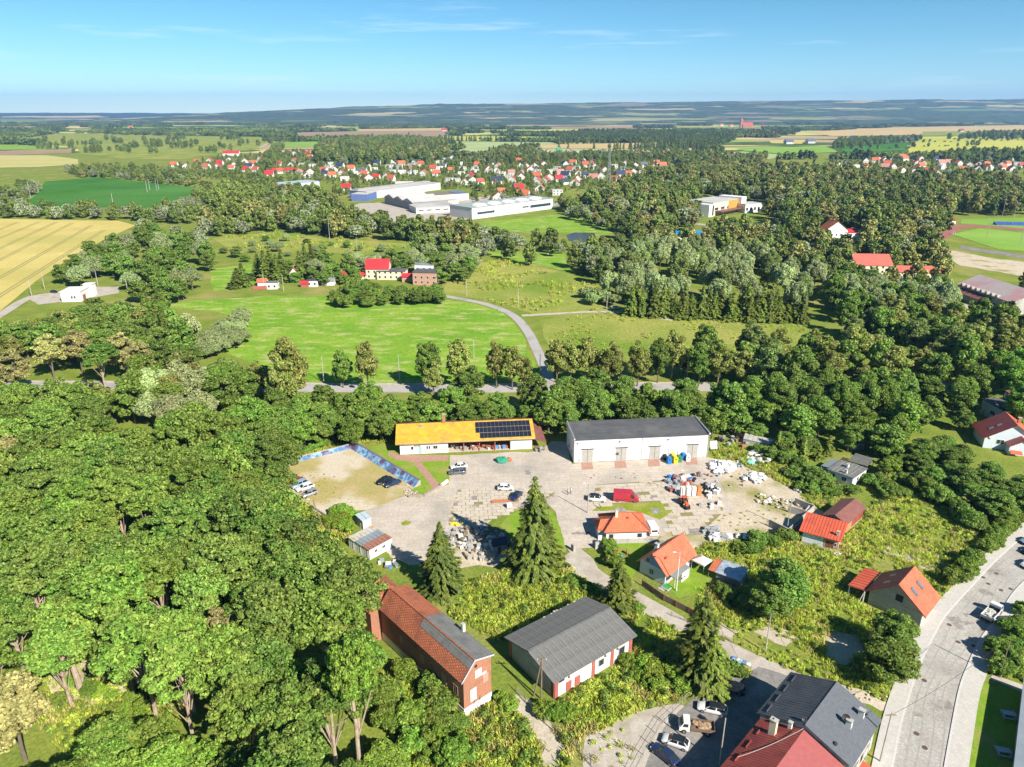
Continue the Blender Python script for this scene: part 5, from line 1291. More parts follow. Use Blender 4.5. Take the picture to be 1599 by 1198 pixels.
# town houses
RC = {'r': ('red', m_tile_r), 'o': ('orange', m_tile_o), 'b': ('bright red', m_redbright), 'n': ('navy blue', mat('navy_tile', (.03, .045, .09), (.05, .065, .11), scale=.5, rough=.5)), 'g': ('grey', m_slate), 'w': ('flat', m_hallroof), 'm': ('maroon', m_maroon), 'k': ('green', mat('green_sheet', (.03, .3, .14), (.05, .35, .17), scale=.5)), 'p': ('pink', mat('pink_tile', (.45, .2, .17), (.5, .25, .22), scale=.5))}
town = []
def add(ox, oy, sc, s):
    for it in s.split():
        k, x, y = it[0], *it[1:].split(',')
        town.append((k, ox + float(x) / sc, oy + float(y) / sc))
add(430, 170, 5.323, 'b270,375 n160,380 r35,465 r130,470 r405,455 b285,535 o400,520 o490,515 o470,565 r550,540 g505,415 g595,420 b690,410 g765,425 n840,460 b930,400 n910,440 n970,455 r1090,380 r1150,380 n1090,430 g1240,420 r1210,470 o1335,405 w1470,415 r1525,400 w820,510 w945,490 w955,530 w1030,490 w1050,535 w1120,480 w1100,545 w1150,540 w1370,505 o775,590 o1465,520 o1225,550 b585,675 w1515,600')
add(700, 190, 6.142, 'b100,345 g35,365 g230,360 o345,385 o670,390 o920,415 o1190,405 r965,290 k1065,280 r1160,290 w1250,300 p1355,330 g1490,300 g585,300 w630,305 m700,300 r750,295 p470,435 w145,410 w140,460 w130,505 w255,455 w250,490 w385,495 w500,510 w580,540 w845,490 w1040,455 w980,490 w1230,450 w1380,450 r700,545 o840,540 o970,550 n1110,530 o1250,510 n1330,530 n1470,525 n460,590 o235,580 b685,665 p875,660 r1320,430 r1410,435 o525,695 o475,750 o700,735 w1045,700')
add(920, 190, 6.142, 'r340,330 r465,310 m570,350 o700,320 o745,345 o930,375 o650,405 o450,425 g530,430 w235,440 g335,465 n120,535 n300,525')
add(1300, 200, 5.324, 'n60,320 w200,325 n280,280 o350,280 o395,265 r450,310 r510,330 o435,370 o590,365 w690,370 b655,395 m775,370 r870,385 g970,388 o765,300 w930,335 r1000,250 p970,295 o1060,305 o1140,258 o1210,312 o1295,312 o1400,315 o1475,305 r1490,268 m1245,245 w1530,303 o590,245 o680,245')
add(0, 130, 3.553, 'o960,462 o1030,468 o1090,440 o1160,436 b1215,450 n1300,460 n1380,468 r1480,448 b1490,515')
rh = random.Random(5)
for pp, n_, ks in (([(430, 262), (470, 243), (560, 243), (700, 247), (880, 243), (1040, 245), (1060, 258), (980, 280), (860, 292), (760, 292), (700, 286), (600, 283), (520, 282), (440, 275)], 78, 'ooorrrbnwwgpm'), ([(1300, 258), (1400, 246), (1600, 246), (1599, 266), (1450, 274), (1320, 268)], 26, 'ooorrrbnwgp'), ([(265, 262), (330, 252), (420, 248), (420, 268), (330, 268)], 10, 'oorrbn')):
    k_ = 0
    for _ in range(900):
        x, y = rh.uniform(min(p[0] for p in pp), max(p[0] for p in pp)), rh.uniform(min(p[1] for p in pp), max(p[1] for p in pp))
        if not inside((x, y), pp) or any(abs(x - a) < 9 and abs(y - c_) < 3.2 for _, a, c_ in town): continue
        town.append((rh.choice(ks), x, y)); k_ += 1
        if k_ >= n_: break
TW = 0
protos = {}
wallm = [m_white, m_hallw, mat('pale_cream_render', (.64, .6, .5), (.7, .66, .57), scale=.5)]
def town_proto(k, v):
    r = random.Random(hash(k) % 1000 + v * 17 if False else ord(k) + v * 17)
    L, W = r.uniform(10.5, 13), r.uniform(8.5, 10)
    flat = k == 'w'
    nm, mr = RC[k]
    lab = ('white cube house with flat roof in the distant town' if flat else 'white walled house with %s roof in the distant town' % nm)
    b = Bld('town_house', lab, 'house', Vector((0, 0, 0)), 0, L, W, 'distant town houses with %s roof' % nm, False)
    e = 6.0 if flat else r.uniform(3.4, 5.0)
    if flat: b.walls(wallm[v % 3], e); b.roof_o = b.part('roof', MB().slab([(-.2, -.2, e + .2), (L + .2, -.2, e + .2), (L + .2, W + .2, e + .2), (-.2, W + .2, e + .2)], .3), mr); 
    else:
        ax = 'x' if v % 2 == 0 else 'y'
        b.walls(wallm[v % 3], e, e + 4.6, ax); b.gable(mr, e, e + 4.7, ax, ov=.7, side=.5)
        b.chimney(L * .55, W * .5, e + 4, e + 5.8, .9, .7, m_brick)
    for i in range(3): b.window('f', L * (i + .5) / 3 - .8, 1.0, 1.6, 1.5, bars=0)
    for i in range(2): b.window('r', W * (i + .5) / 2 - .7, 1.0, 1.4, 1.5, bars=0)
    if flat:
        for i in range(3): b.window('f', L * (i + .5) / 3 - .8, 3.8, 1.6, 1.4, bars=0)
    return b.o
TOWN_POS = []
for i, (k, x, y) in enumerate(town):
    v = i % 2
    p = G(x, y + 1.5); r = random.Random(i)
    key = (k, v)
    if key not in protos: protos[key] = o = town_proto(k, v)
    else: o = copy_tree(protos[key])
    o.location = (p.x - 5.5, p.y, 0); o.rotation_euler.z = r.choice([-.35, .15, .3, -.1]) + r.uniform(-.1, .1)
    sc = r.uniform(.78, 1.05); o.scale = (sc, sc, sc)
    TOWN_POS.append((p.x, p.y))
# larger barns and the church
simple_house('red_barn', 'long white barn with crimson roof on the left edge of town', 'barn', G(348, 244), .05, 34, 14, 6, 11, m_white, m_redbright, excl=False)
simple_house('red_long_barn', 'long low building with crimson roof left of the town houses', 'building', G(424, 271), .02, 40, 12, 4.5, 8, m_white, m_redbright, excl=False)
b = Bld('brick_church', 'red brick church with square tower in the far village', 'church', G(1160, 200), .1, 60, 24, excl=False)
b.walls(m_brick, 16, 30, 'x'); b.gable(m_tile_r, 16, 31, 'x'); b.part('tower', MB().box(-14, 0, 5, 19, 0, 44), m_brick); b.part('spire', MB().add([(-14, 5, 44), (0, 5, 44), (0, 19, 44), (-14, 19, 44), (-7, 12, 58)], [(0, 1, 4), (1, 2, 4), (2, 3, 4), (3, 0, 4)]), m_tile_r)
for x, y, k in ((1125, 197, 'o'), (1140, 198, 'o'), (1190, 199, 'r'), (1175, 205, 'o'), (1212, 210, 'r'), (1190, 213, 'g'), (1330, 219, 'n'), (1500, 206, 'm'), (690, 205, 'b'), (750, 199, 'o'), (1228, 225, 'g'), (1262, 224, 'g'), (200, 201, 'o'), (60, 204, 'w'), (255, 193, 'w'), (1208, 211, 'r')):
    p = G(x, y); o = copy_tree(protos[(k, 0)] if (k, 0) in protos else protos[(k, 1)]); o.location = (p.x, p.y, 0); o.scale = (1.8, 1.8, 1.5); o.rotation_euler.z = .2
    tag(o, 'far farmhouse with %s roof out in the fields' % RC[k][0], 'house', 'far farmhouses with %s roof' % RC[k][0])

# ------------------------------------------------------------------ vehicles
m_tyre = mat('tyre_rubber', (.02, .02, .02), rough=.9)
m_rim = mat('alloy_rim', (.45, .45, .46), rough=.3, metal=.7)
m_carglass = mat('car_glass', (.02, .025, .03), rough=.06, spec=.9)
m_lamp = mat('headlamp_glass', (.7, .72, .75), rough=.1, spec=.8)
m_tail = mat('tail_lamp', (.4, .02, .02), rough=.2)
m_trim = mat('black_trim', (.03, .03, .03), rough=.6)
def paint(name, c, rough=.22, metal=.0):
    if name in MATS: return MATS[name]
    m = mat(name, c, tuple(x * .93 for x in c[:3]), scale=1.5, rough=rough, metal=metal, spec=.5)
    m.node_tree.nodes['Principled BSDF'].inputs['Coat Weight'].default_value = .6
    m.node_tree.nodes['Principled BSDF'].inputs['Coat Roughness'].default_value = .06
    return m
# stations: (x fraction, top z); cabin: belt x0,x3 roof x1,x2 fractions from the front, heights
KIND = {
    'sedan': dict(L=4.6, w=1.78, belt=.88, roof=1.42, hood=.80, boot=.92, c=(.26, .42, .74, .90)),
    'hatch': dict(L=4.1, w=1.75, belt=.92, roof=1.48, hood=.86, boot=1.0, c=(.22, .38, .82, .97)),
    'wagon': dict(L=4.7, w=1.80, belt=.90, roof=1.46, hood=.84, boot=.98, c=(.25, .40, .86, .985)),
    'suv': dict(L=4.5, w=1.86, belt=1.02, roof=1.66, hood=.98, boot=1.1, c=(.24, .39, .85, .98)),
}
def car(label, front, rear, kind, pm, name='parked_car', group='parked cars', z=.7, glassroof=False):
    k = KIND[kind]; Lc, w = k['L'], k['w'] / 2
    a, b_ = G(*front, z), G(*rear, z); c = (a + b_) / 2; d = a - b_
    root = thing(name, label, 'car', (c.x, c.y, .05), math.atan2(d.y, d.x), group)
    x = lambda f: Lc / 2 - f * Lc                          # fraction from the front
    # body: rings along the length
    st = [(0.0, .42, .62, .80), (.015, .25, .70, .90), (.06, .20, k['hood'] - .08, .95), (.14, .2, k['hood'], .985), (k['c'][0], .2, k['belt'], 1.0), (.5, .2, k['belt'] + .02, 1.0),
          (.8, .2, k['belt'] + .03, 1.0), (max(k['c'][3], .9), .22, k['boot'], .97), (.985, .28, k['boot'] - .06, .92), (1.0, .42, k['boot'] - .2, .82)]
    mb = MB(); n = 10
    for f, zb, zt, ww in st:
        zm = zb + (zt - zb) * .55; W = w * ww
        mb.v += [(x(f), -W * .88, zb), (x(f), -W * .98, zb + .12), (x(f), -W, zm), (x(f), -W * .95, zt - .06), (x(f), -W * .82, zt),
                 (x(f), W * .82, zt), (x(f), W * .95, zt - .06), (x(f), W, zm), (x(f), W * .98, zb + .12), (x(f), W * .88, zb)]
    for i in range(len(st) - 1):
        for j in range(n):
            mb.f.append((i * n + j, i * n + (j + 1) % n, (i + 1) * n + (j + 1) % n, (i + 1) * n + j))
    mb.f.append(tuple(range(n))); mb.f.append(tuple(range((len(st) - 1) * n, len(st) * n))[::-1])
    mb.sm = True
    body = mb.build('body', pm, root)
    c0, c1, c2, c3 = k['c']; zb, zr = k['belt'], k['roof']; wb, wr = w * .90, w * .70
    B = [(x(c0), -wb, zb - .02), (x(c0), wb, zb - .02), (x(c3), wb, zb - .02), (x(c3), -wb, zb - .02)]
    T = [(x(c1), -wr, zr - .05), (x(c1), wr, zr - .05), (x(c2), wr, zr - .03), (x(c2), -wr, zr - .03)]
    cab = MB().add(B + T, [(0, 1, 5, 4), (1, 2, 6, 5), (2, 3, 7, 6), (3, 0, 4, 7)])
    cab.build('cabin', pm, root)
    rf = MB(); xm = (x(c1) + x(c2)) / 2
    rf.slab([(x(c1) + .04, -wr - .02, zr - .02), (x(c1) + .04, wr + .02, zr - .02), (xm, wr + .03, zr + .03), (x(c2) - .04, wr + .02, zr), (x(c2) - .04, -wr - .02, zr), (xm, -wr - .03, zr + .03)], .06)
    rf.build('roof', m_carglass if glassroof else pm, root)
    def lerp(p, q, t): return tuple(p[i] + (q[i] - p[i]) * t for i in range(3))
    def pane(nm, p0, p1, p2, p3, off, ins=.08):
        q = [lerp(lerp(p0, p1, ins), lerp(p3, p2, ins), .12), lerp(lerp(p1, p0, ins), lerp(p2, p3, ins), .12), lerp(lerp(p1, p0, ins), lerp(p2, p3, ins), .93), lerp(lerp(p0, p1, ins), lerp(p3, p2, ins), .93)]
        q = [tuple(a_[i] + off[i] for i in range(3)) for a_ in q]
        MB().poly(q).build(nm, m_carglass, root)
    pane('windscreen', B[0], B[1], T[1], T[0], (.015, 0, .015)); pane('rear_window', B[2], B[3], T[3], T[2], (-.015, 0, .015))
    for sgn, i0, i1 in ((1, 1, 2), (-1, 3, 0)):
        p0, p1, t1, t0 = B[i0], B[i1], T[i1], T[i0]
        m0, m1 = lerp(p0, p1, .5), lerp(t0, t1, .5)
        pane('side_window', p0, m0, m1, t0, (0, sgn * .015, .008), .07); pane('side_window', m0, p1, t1, m1, (0, sgn * .015, .008), .07)
    for fx in (.17, .82):
        for sg in (-1, 1):
            t = MB().tube((x(fx), sg * (w - .2), .32), (x(fx), sg * (w + .015), .32), .325, n=16).build('wheel', m_tyre, root)
            MB().tube((x(fx), sg * (w + .01), .32), (x(fx), sg * (w + .025), .32), .2, n=10).build('rim', m_rim, t)
    for sg in (-1, 1):
        MB().rbox((x(.03), sg * w * .68, .63), .16, .36, .14).build('headlight', m_lamp, root)
        MB().rbox((x(.985), sg * w * .74, k['boot'] - .22), .1, .26, .18).build('tail_light', m_tail, root)
        MB().rbox((x(c0 + .06), sg * (w + .08), zb + .04), .12, .2, .13).build('mirror', pm, root)
    MB().rbox((x(.004), 0, .42), .06, w * 1.3, .2).build('grille', m_trim, root)
    return root
W_ = paint('white_car_paint', (.8, .8, .8)); BK = paint('black_car_paint', (.015, .016, .02)); SV = paint('silver_car_paint', (.45, .47, .5), .3, .4); GY = paint('grey_car_paint', (.16, .18, .2), .3, .3)
DB = paint('dark_blue_car_paint', (.02, .035, .09)); RD = paint('red_car_paint', (.33, .03, .035)); LB = paint('pale_blue_car_paint', (.35, .5, .62), .3, .2)
car('black estate car parked at the hedge end of the car park', (1119, 1064), (1165, 1080), 'wagon', BK)
car('white estate car with black glass roof beside the white tipper truck', (1088.5, 1100), (1137, 1111), 'wagon', W_, glassroof=True)
car('white hatchback with black roof between tipper truck and dark saloon', (1033, 1150), (1078, 1165), 'hatch', W_, glassroof=True)
car('dark blue saloon lowest in the car park row', (1020, 1162), (1058, 1192), 'sedan', DB)
car('white saloon parked before the open shed beside a grey car', (703, 729), (730, 726), 'sedan', W_)
car('grey estate car parked beside a white saloon near the shed', (700, 737), (728, 735), 'wagon', GY)
car('white hatchback parked alone in the middle of the yard', (801.5, 761), (777, 761), 'hatch', W_)
car('white suv with dark roof beside the red van', (944.5, 779), (919.5, 777), 'suv', W_, glassroof=True)
car('dark blue car half hidden behind the tall spruce', (802, 778), (810, 770), 'sedan', DB)
car('dark saloon on the sandy lot beside the blue wall, further one', (588, 754), (612, 745), 'sedan', BK)
car('dark saloon on the sandy lot beside the blue wall, nearer one', (601, 758), (624, 750), 'sedan', DB)
car('silver car farthest in the row beside the wood', (444, 751), (463, 742), 'hatch', SV)
car('dark red car second in the row beside the wood', (452, 755), (472, 747), 'sedan', RD)
car('pale blue car third in the row beside the wood', (457, 760), (478, 752), 'suv', LB)
car('white car fourth in the row beside the wood', (465, 764), (487, 757), 'wagon', W_)
car('light silver car nearest in the row beside the wood', (472, 774), (494, 766), 'hatch', SV)
car('pale blue car at the right edge of the street, farthest', (1597, 846), (1618, 842), 'hatch', LB)
car('dark car at the right edge of the street between two pale cars', (1601, 861), (1622, 857), 'sedan', BK)
car('white car at the right edge of the street, nearest', (1598, 884), (1622, 878), 'suv', W_)
car('dark car beside the white pump station', (88, 456), (80, 455), 'hatch', BK)
car('white car beside the white grove bushes on the track', (955, 481), (964, 480), 'hatch', W_)

def van(label, front, rear, L_, w, h, pm, name='van', lo=False):
    a, b_ = G(*front, 1.0), G(*rear, 1.0); c = (a + b_) / 2; d = a - b_
    root = thing(name, label, 'van', (c.x, c.y, .05), math.atan2(d.y, d.x))
    X = L_ / 2; W = w / 2
    prof = [(-X, .35), (X, .35), (X, .85), (X - .35, 1.15), (X - .85, 1.35), (X - 1.6, h - .15), (X - 2.0, h - .02), (-X + .1, h), (-X, h - .15)]
    vs = []; n = len(prof)
    for y, s in ((-W, 1), (-W * .92, 1.0), (W * .92, 1.0), (W, 1)):
        for x_, z_ in prof:
            k = 1.0 if abs(y) < W * .95 else 1.0
            zz = z_ if abs(y) < W * .95 else min(z_, h - .28) if z_ > 1.4 else z_
            vs.append((x_, y * (.9 if (z_ > 1.5 and abs(y) > W * .95) else 1), zz))
    fs = []
    for r in range(3):
        for i in range(n): fs.append((r * n + i, (r + 1) * n + i, (r + 1) * n + (i + 1) % n, r * n + (i + 1) % n))
    fs += [tuple(range(n)), tuple(range(3 * n, 4 * n))[::-1]]
    MB().add(vs, fs).build('body', pm, root)
    MB().poly([(X - .84, -W * .8, 1.42), (X - .84, W * .8, 1.42), (X - 1.5, W * .72, h - .28), (X - 1.5, -W * .72, h - .28)]).build('windscreen', m_carglass, root).location = (.06, 0, .04)
    for sg in (-1, 1):
        MB().poly([(X - 1.0, sg * W * 1.005, 1.35), (X - 2.1, sg * W * 1.005, 1.35), (X - 2.1, sg * W * .935, h - .45), (X - 1.55, sg * W * .935, h - .45)]).build('side_window', m_carglass, root)
        MB().rbox((X - .03, sg * W * .75, .78), .1, .35, .22).build('headlight', m_lamp, root)
        MB().rbox((-X - .01, sg * W * .88, 1.0), .05, .15, .5).build('tail_light', m_tail, root)
        MB().rbox((X - 1.3, sg * (W + .12), 1.45), .15, .2, .3).build('mirror', m_trim, root)
        for fx in (X - .95, -X + 1.1):
            t = MB().tube((fx, sg * (W - .22), .35), (fx, sg * (W + .015), .35), .36, n=16).build('wheel', m_tyre, root)
            MB().tube((fx, sg * (W + .01), .35), (fx, sg * (W + .025), .35), .2, n=10).build('rim', m_rim, t)
    MB().poly([(-X - .012, -W * .7, 1.25), (-X - .012, W * .7, 1.25), (-X - .012, W * .7, h - .55), (-X - .012, -W * .7, h - .55)]).build('rear_window', m_carglass, root)
    MB().box(X - .02, X + .08, -W * .9, W * .9, .35, .6).build('bumper', m_trim, root)
    MB().box(-X + .3, X - 2.2, -W - .012, -W - .005, .75, .79).build('rub_strip', m_trim, root)
    return root
van('long red delivery van with high roof parked in the yard', (997, 777), (958, 775), 6.2, 2.1, 2.65, paint('crimson_van_paint', (.5, .03, .06)))
van('white van parked beside the orange hipped roof', (1012.5, 815), (1021, 831), 5.4, 2.0, 2.3, W_)

def truck(label, front, rear, L_, w, pm, bedm, load=None, sides=.45, z=1.0, group=None):
    a, b_ = G(*front, z), G(*rear, z); c = (a + b_) / 2; d = a - b_
    root = thing('truck', label, 'truck', (c.x, c.y, .05), math.atan2(d.y, d.x), group)
    X = L_ / 2; W = w / 2
    MB().prism([(X, .45), (X, 1.15), (X - .25, 1.3), (X - .65, 2.05), (X - 1.55, 2.1), (X - 1.65, 2.0), (X - 1.65, .45)], -W * .93, W * .93, 'y').build('cab', pm, root)
    MB().poly([(X - .23, -W * .8, 1.36), (X - .23, W * .8, 1.36), (X - .6, W * .76, 1.98), (X - .6, -W * .76, 1.98)]).build('windscreen', m_carglass, root).location = (.03, 0, .02)
    for sg in (-1, 1):
        MB().poly([(X - .5, sg * W * .94, 1.3), (X - 1.35, sg * W * .94, 1.3), (X - 1.35, sg * W * .94, 1.9), (X - .75, sg * W * .94, 1.9)]).build('side_window', m_carglass, root)
        MB().rbox((X, sg * W * .7, .8), .08, .32, .2).build('headlight', m_lamp, root)
        for fx in (X - .8, -X + 1.0):
            t = MB().tube((fx, sg * (W - .3), .38), (fx, sg * W, .38), .38, n=14).build('wheel', m_tyre, root); MB().tube((fx, sg * W, .38), (fx, sg * (W + .02), .38), .2, n=10).build('rim', m_rim, t)
    MB().box(-X, X - 1.6, -W * .5, W * .5, .5, .75).build('chassis', m_trim, root)
    MB().box(-X, X - 1.75, -W, W, .76, .86).build('bed', bedm, root)
    for nm, bx in (('side_board', (-X, X - 1.75, -W, -W + .05, .86, .86 + sides)), ('side_board', (-X, X - 1.75, W - .05, W, .86, .86 + sides)), ('tail_board', (-X, -X + .05, -W + .06, W - .06, .86, .86 + sides)), ('head_board', (X - 1.8, X - 1.75, -W + .06, W - .06, .86, 1.5))):
        MB().box(*bx).build(nm, bedm if nm != 'head_board' else m_trim, root)
    if load == 'soil':
        mb = MB()
        for i in range(14): mb.lump((random.uniform(-X + .8, X - 2.4), random.uniform(-W * .6, W * .6), 1.0), .5, .4, .28, i)
        mb.build('load', mat('soil_load', (.3, .19, .11), (.42, .3, .2), scale=2), root)
    if load == 'junk':
        mb = MB()
        for i in range(10): mb.rbox((random.uniform(-X + .6, X - 2.2), random.uniform(-W * .6, W * .6), 1.0 + random.uniform(0, .2)), random.uniform(.4, 1.2), .3, .15, random.uniform(0, 3))
        mb.build('load', mat('pale_load', (.55, .53, .48), (.65, .62, .57), scale=2), root)
    return root
truck('white tipper truck with brown soil load in the car park', (1062, 1130), (1113, 1136), 5.4, 2.0, W_, mat('brown_bed', (.16, .11, .08), (.22, .15, .1), scale=2), 'soil')
truck('white flatbed truck parked on the paved street', (1562, 943), (1536, 969), 5.6, 2.05, W_, mat('pale_green_bed', (.5, .54, .5), (.58, .62, .58), scale=1.5), 'junk')

# orange tractor
p = G(1063, 787); p2 = G(1075, 793)
d = (p2 - p); root = thing('tractor', 'small orange tractor with black tyres beside the brick pallets', 'tractor', ((p.x + p2.x) / 2, (p.y + p2.y) / 2, .05), math.atan2(d.y, d.x) - .5)
m_or = paint('orange_paint', (.7, .12, .03))
MB().box(.1, 1.6, -.35, .35, .75, 1.35).build('hood', m_or, root); MB().box(-1.1, .1, -.5, .5, .7, 1.0).build('chassis', m_or, root)
MB().prism([(-1.0, 1.0), (.1, 1.0), (-.1, 2.2), (-.9, 2.2)], -.55, .55, 'y').build('cab', m_carglass, root); MB().box(-1.05, 0, -.62, .62, 2.2, 2.32).build('cab_roof', m_or, root)
for fx, r_, y in ((-.75, .72, .72), (1.2, .42, .6)):
    for sg in (-1, 1):
        t = MB().tube((fx, sg * (y - .16), r_), (fx, sg * (y + .16), r_), r_, n=16).build('wheel', m_tyre, root); MB().tube((fx, sg * (y + .16), r_), (fx, sg * (y + .18), r_), r_ * .5, n=10).build('rim', m_or, t)
for sg in (-1, 1): MB().box(-1.2, -.2, sg * .72 - .2, sg * .72 + .2, 1.42, 1.5).build('mudguard', m_or, root)
MB().box(-2.6, -1.3, -.7, .7, .3, .8).build('rear_implement', m_or, root); MB().box(1.6, 2.3, -.5, .5, .25, .6).build('front_loader', m_trim, root)

# ------------------------------------------------------------------ vegetation
m_bark = mat('tree_bark', (.13, .1, .075), (.2, .16, .12), scale=3)
m_bark_pale = mat('pale_bark', (.36, .28, .2), (.46, .37, .28), scale=3, c3=(.27, .2, .14), scale3=1)
f_broad = foliage('broadleaf_foliage', (0.171, 0.293, 0.051), .5, (.31, .36, .08), .38, .5)
f_wood = foliage('wood_foliage', (0.154, 0.276, 0.045), .55, (.31, .35, .075), .34, .5)
f_linden = foliage('linden_foliage', (0.230, 0.299, 0.057), .45, (.48, .45, .17), .36, .75)
f_cream = foliage('cream_foliage', (.33, .33, .115), .4, (0.621, 0.567, 0.220), .3, .5)
f_willow = foliage('silver_foliage', (0.346, 0.426, 0.191), .35, (0.351, 0.378, 0.165), .36, .5)
f_poplar = foliage('poplar_foliage', (0.232, 0.326, 0.095), .4, (0.270, 0.297, 0.088), .36, .5)
f_spruce = foliage('spruce_foliage', (0.085, 0.125, 0.020), .45, (0.176, 0.203, 0.028), .12, .6)
f_shrub = foliage('shrub_foliage', (0.172, 0.287, 0.048), .5, (.32, .36, .08), .4, .5)
f_weed = foliage('weed_foliage', (.5, .62, .1), .4, (.66, .68, .15), .5, .6)
f_dry = foliage('dry_weed_foliage', (0.550, 0.517, 0.176), .35, (.6, .55, .22), .4, .5)

def unit(v): return v / np.maximum(np.linalg.norm(v, axis=1, keepdims=True), 1e-6)
def leaf_quads(c, nrm, size, r, el=1.5, bend=.18):
    n = len(c); t = unit(np.cross(nrm, unit(r.normal(size=(n, 3))))); b = np.cross(nrm, t)
    s = size * r.uniform(.65, 1.35, (n, 1))
    v = np.stack([c - t * s * el / 2, c + b * s / 2 + nrm * s * bend, c + t * s * el / 2 - nrm * s * bend, c - b * s / 2 + nrm * s * bend], 1).reshape(-1, 3)
    return v, np.arange(n * 4).reshape(n, 4)
def blob_crown(seed, R, z0, z1, nb, n, leaf, br=(.26, .42), flat=.75, up=.35, shape='round', core=.35, el=1.5, bury=.42, jit=.8):
    """leaf clumps: leaves on many overlapping lobes inside the crown's volume"""
    r = np.random.default_rng(seed)
    zc, hz = (z0 + z1) / 2, (z1 - z0) / 2
    d = unit(r.normal(size=(nb, 3))); rad = r.uniform(core, .82, (nb, 1)) ** .7
    c = d * rad
    if shape == 'dome': c[:, 2] = np.abs(c[:, 2]) * 1.1 - .25
    if shape == 'cone': c[:, :2] *= (1.05 - .75 * (c[:, 2:3] + 1) / 2)
    if shape == 'egg': c[:, :2] *= (1.15 - .45 * (c[:, 2:3] + 1) / 2)
    cen = c * np.array([R, R, hz]) + np.array([0, 0, zc]); rb = R * r.uniform(br[0], br[1], (nb, 1))
    k = r.integers(0, nb, n * 2); dd = unit(r.normal(size=(n * 2, 3)) + np.array([0, 0, up]))
    sc = np.concatenate([rb[k], rb[k], rb[k] * flat], 1)
    p = cen[k] + dd * sc * r.uniform(.72, 1.06, (n * 2, 1))
    # drop leaves buried in other lobes
    keep = np.ones(len(p), bool)
    for i in range(nb):
        q = (p - cen[i]) / np.array([rb[i, 0], rb[i, 0], rb[i, 0] * flat])
        keep &= ~((np.einsum('ij,ij->i', q, q) < bury) & (k != i))
    p, dd = p[keep][:n], dd[keep][:n]
    nrm = unit(dd + np.array([0, 0, .35]) + r.normal(size=p.shape) * jit)
    return leaf_quads(p, nrm, leaf, r, el), cen
def trunk_mesh(seed, h, r0, cen, z_top, limbs=7, m=None, name='trunk'):
    r = random.Random(seed); mb = MB(); prev = Vector((0, 0, -.3)); rr = r0
    pts = [prev]; n = 4
    for i in range(1, n + 1):
        p = Vector((r.uniform(-.25, .25) * i * .4, r.uniform(-.25, .25) * i * .4, z_top * i / n)); mb.tube(prev, p, rr, rr * .8, 7, False); prev = p; rr *= .8; pts.append(p)
    idx = list(range(len(cen))); r.shuffle(idx)
    for i in idx[:limbs]:
        c = Vector(cen[i]); s = pts[r.randint(1, 3)]
        mid = s.lerp(c, .5) + Vector((0, 0, -.3)); mb.tube(s, mid, r0 * .32, r0 * .2, 5, False); mb.tube(mid, s.lerp(c, 1.08), r0 * .2, r0 * .07, 5, False)
    return mb.mesh(name, m or m_bark)
def spruce_crown(seed, h, R, layers, per, leaf, droop=.35):
    r = np.random.default_rng(seed); C = []; N = []; T = []
    for j in range(layers):
        t = (j + .5) / layers; z = h * (.06 + .93 * t); rad = R * (1 - t) ** .85 * r.uniform(.85, 1.12) + .12
        k = max(4, int(per * (1 - t) ** .6)); a0 = r.uniform(0, 6.28)
        for i in range(k):
            a = a0 + 6.28 * i / k + r.uniform(-.25, .25)
            if r.random() < .14: continue
            rl = rad * r.uniform(.6, 1.2) * (1 + .3 * math.sin(a * 2 + seed + z * .35) * math.sin(z * .8 + seed * 3))
            m = max(2, int(rl / leaf * 1.7))
            s = np.linspace(.18, 1, m)
            for q in s:
                w = (.35 + .5 * math.sin(q * 2.6)) * leaf * .9
                for sd in (-1, 0, 1):
                    aa = a + sd * w / max(rl * q, .3) * .8
                    C.append((math.cos(aa) * rl * q, math.sin(aa) * rl * q, z - droop * rl * q ** 1.5 + (.25 * rl * max(0, q - .75)) - abs(sd) * .1 + r.uniform(-.06, .06)))
                    N.append((math.cos(aa) * .5 + r.normal() * .25, math.sin(aa) * .5 + r.normal() * .25, .8)); T.append((math.cos(a), math.sin(a), -.5 - .2 * r.random()))
    c = np.array(C); nrm = unit(np.array(N)); t = np.array(T); t = unit(t - nrm * np.einsum('ij,ij->i', t, nrm)[:, None]); b = np.cross(nrm, t)
    s = leaf * r.uniform(.7, 1.3, (len(c), 1))
    v = np.stack([c - t * s * .8, c + b * s * .42 - nrm * s * .12, c + t * s * .9 - nrm * s * .2, c - b * s * .42 - nrm * s * .12], 1).reshape(-1, 3)
    return v, np.arange(len(c) * 4).reshape(-1, 4)

CROWN = {}                                       # kind -> list of (crown mesh, trunk mesh, R, h)
def reg(kind, n, fn): CROWN[kind] = [fn(i) for i in range(n)]
def broad(seed, R, h, z0, nb, n, leaf, m, **kw):
    tl = kw.pop('limbs', 7); tr = kw.pop('tr', .3); bark = kw.pop('bark', m_bark); zt = kw.pop('zt', .62)
    (v, f), cen = blob_crown(seed, R, z0, h, nb, n, leaf, **kw)
    return npmesh('crown', v, f, m), trunk_mesh(seed, h, tr, cen, h * zt, tl, bark), R, h
reg('wood', 7, lambda i: broad(100 + i, 5.6, 19, 7.0, 110, 16000, .28, f_wood, br=(.1, .22), flat=.55, shape='dome', limbs=15, tr=.32, bark=m_bark_pale, zt=.7, core=.4, bury=.2, up=.25, jit=.65))
reg('full', 5, lambda i: broad(120 + i, 4.6, 13, 2.2, 75, 11000, .30, f_broad, br=(.15, .28), shape='egg', limbs=8))
reg('linden', 5, lambda i: broad(140 + i, 4.2, 16, 3.0, 60, 7500, .36, f_linden, br=(.17, .3), shape='egg', flat=.9, limbs=8))
reg('cream', 3, lambda i: broad(160 + i, 4.6, 17, 4.0, 70, 11000, .29, f_cream, br=(.14, .26), shape='egg', flat=.8))
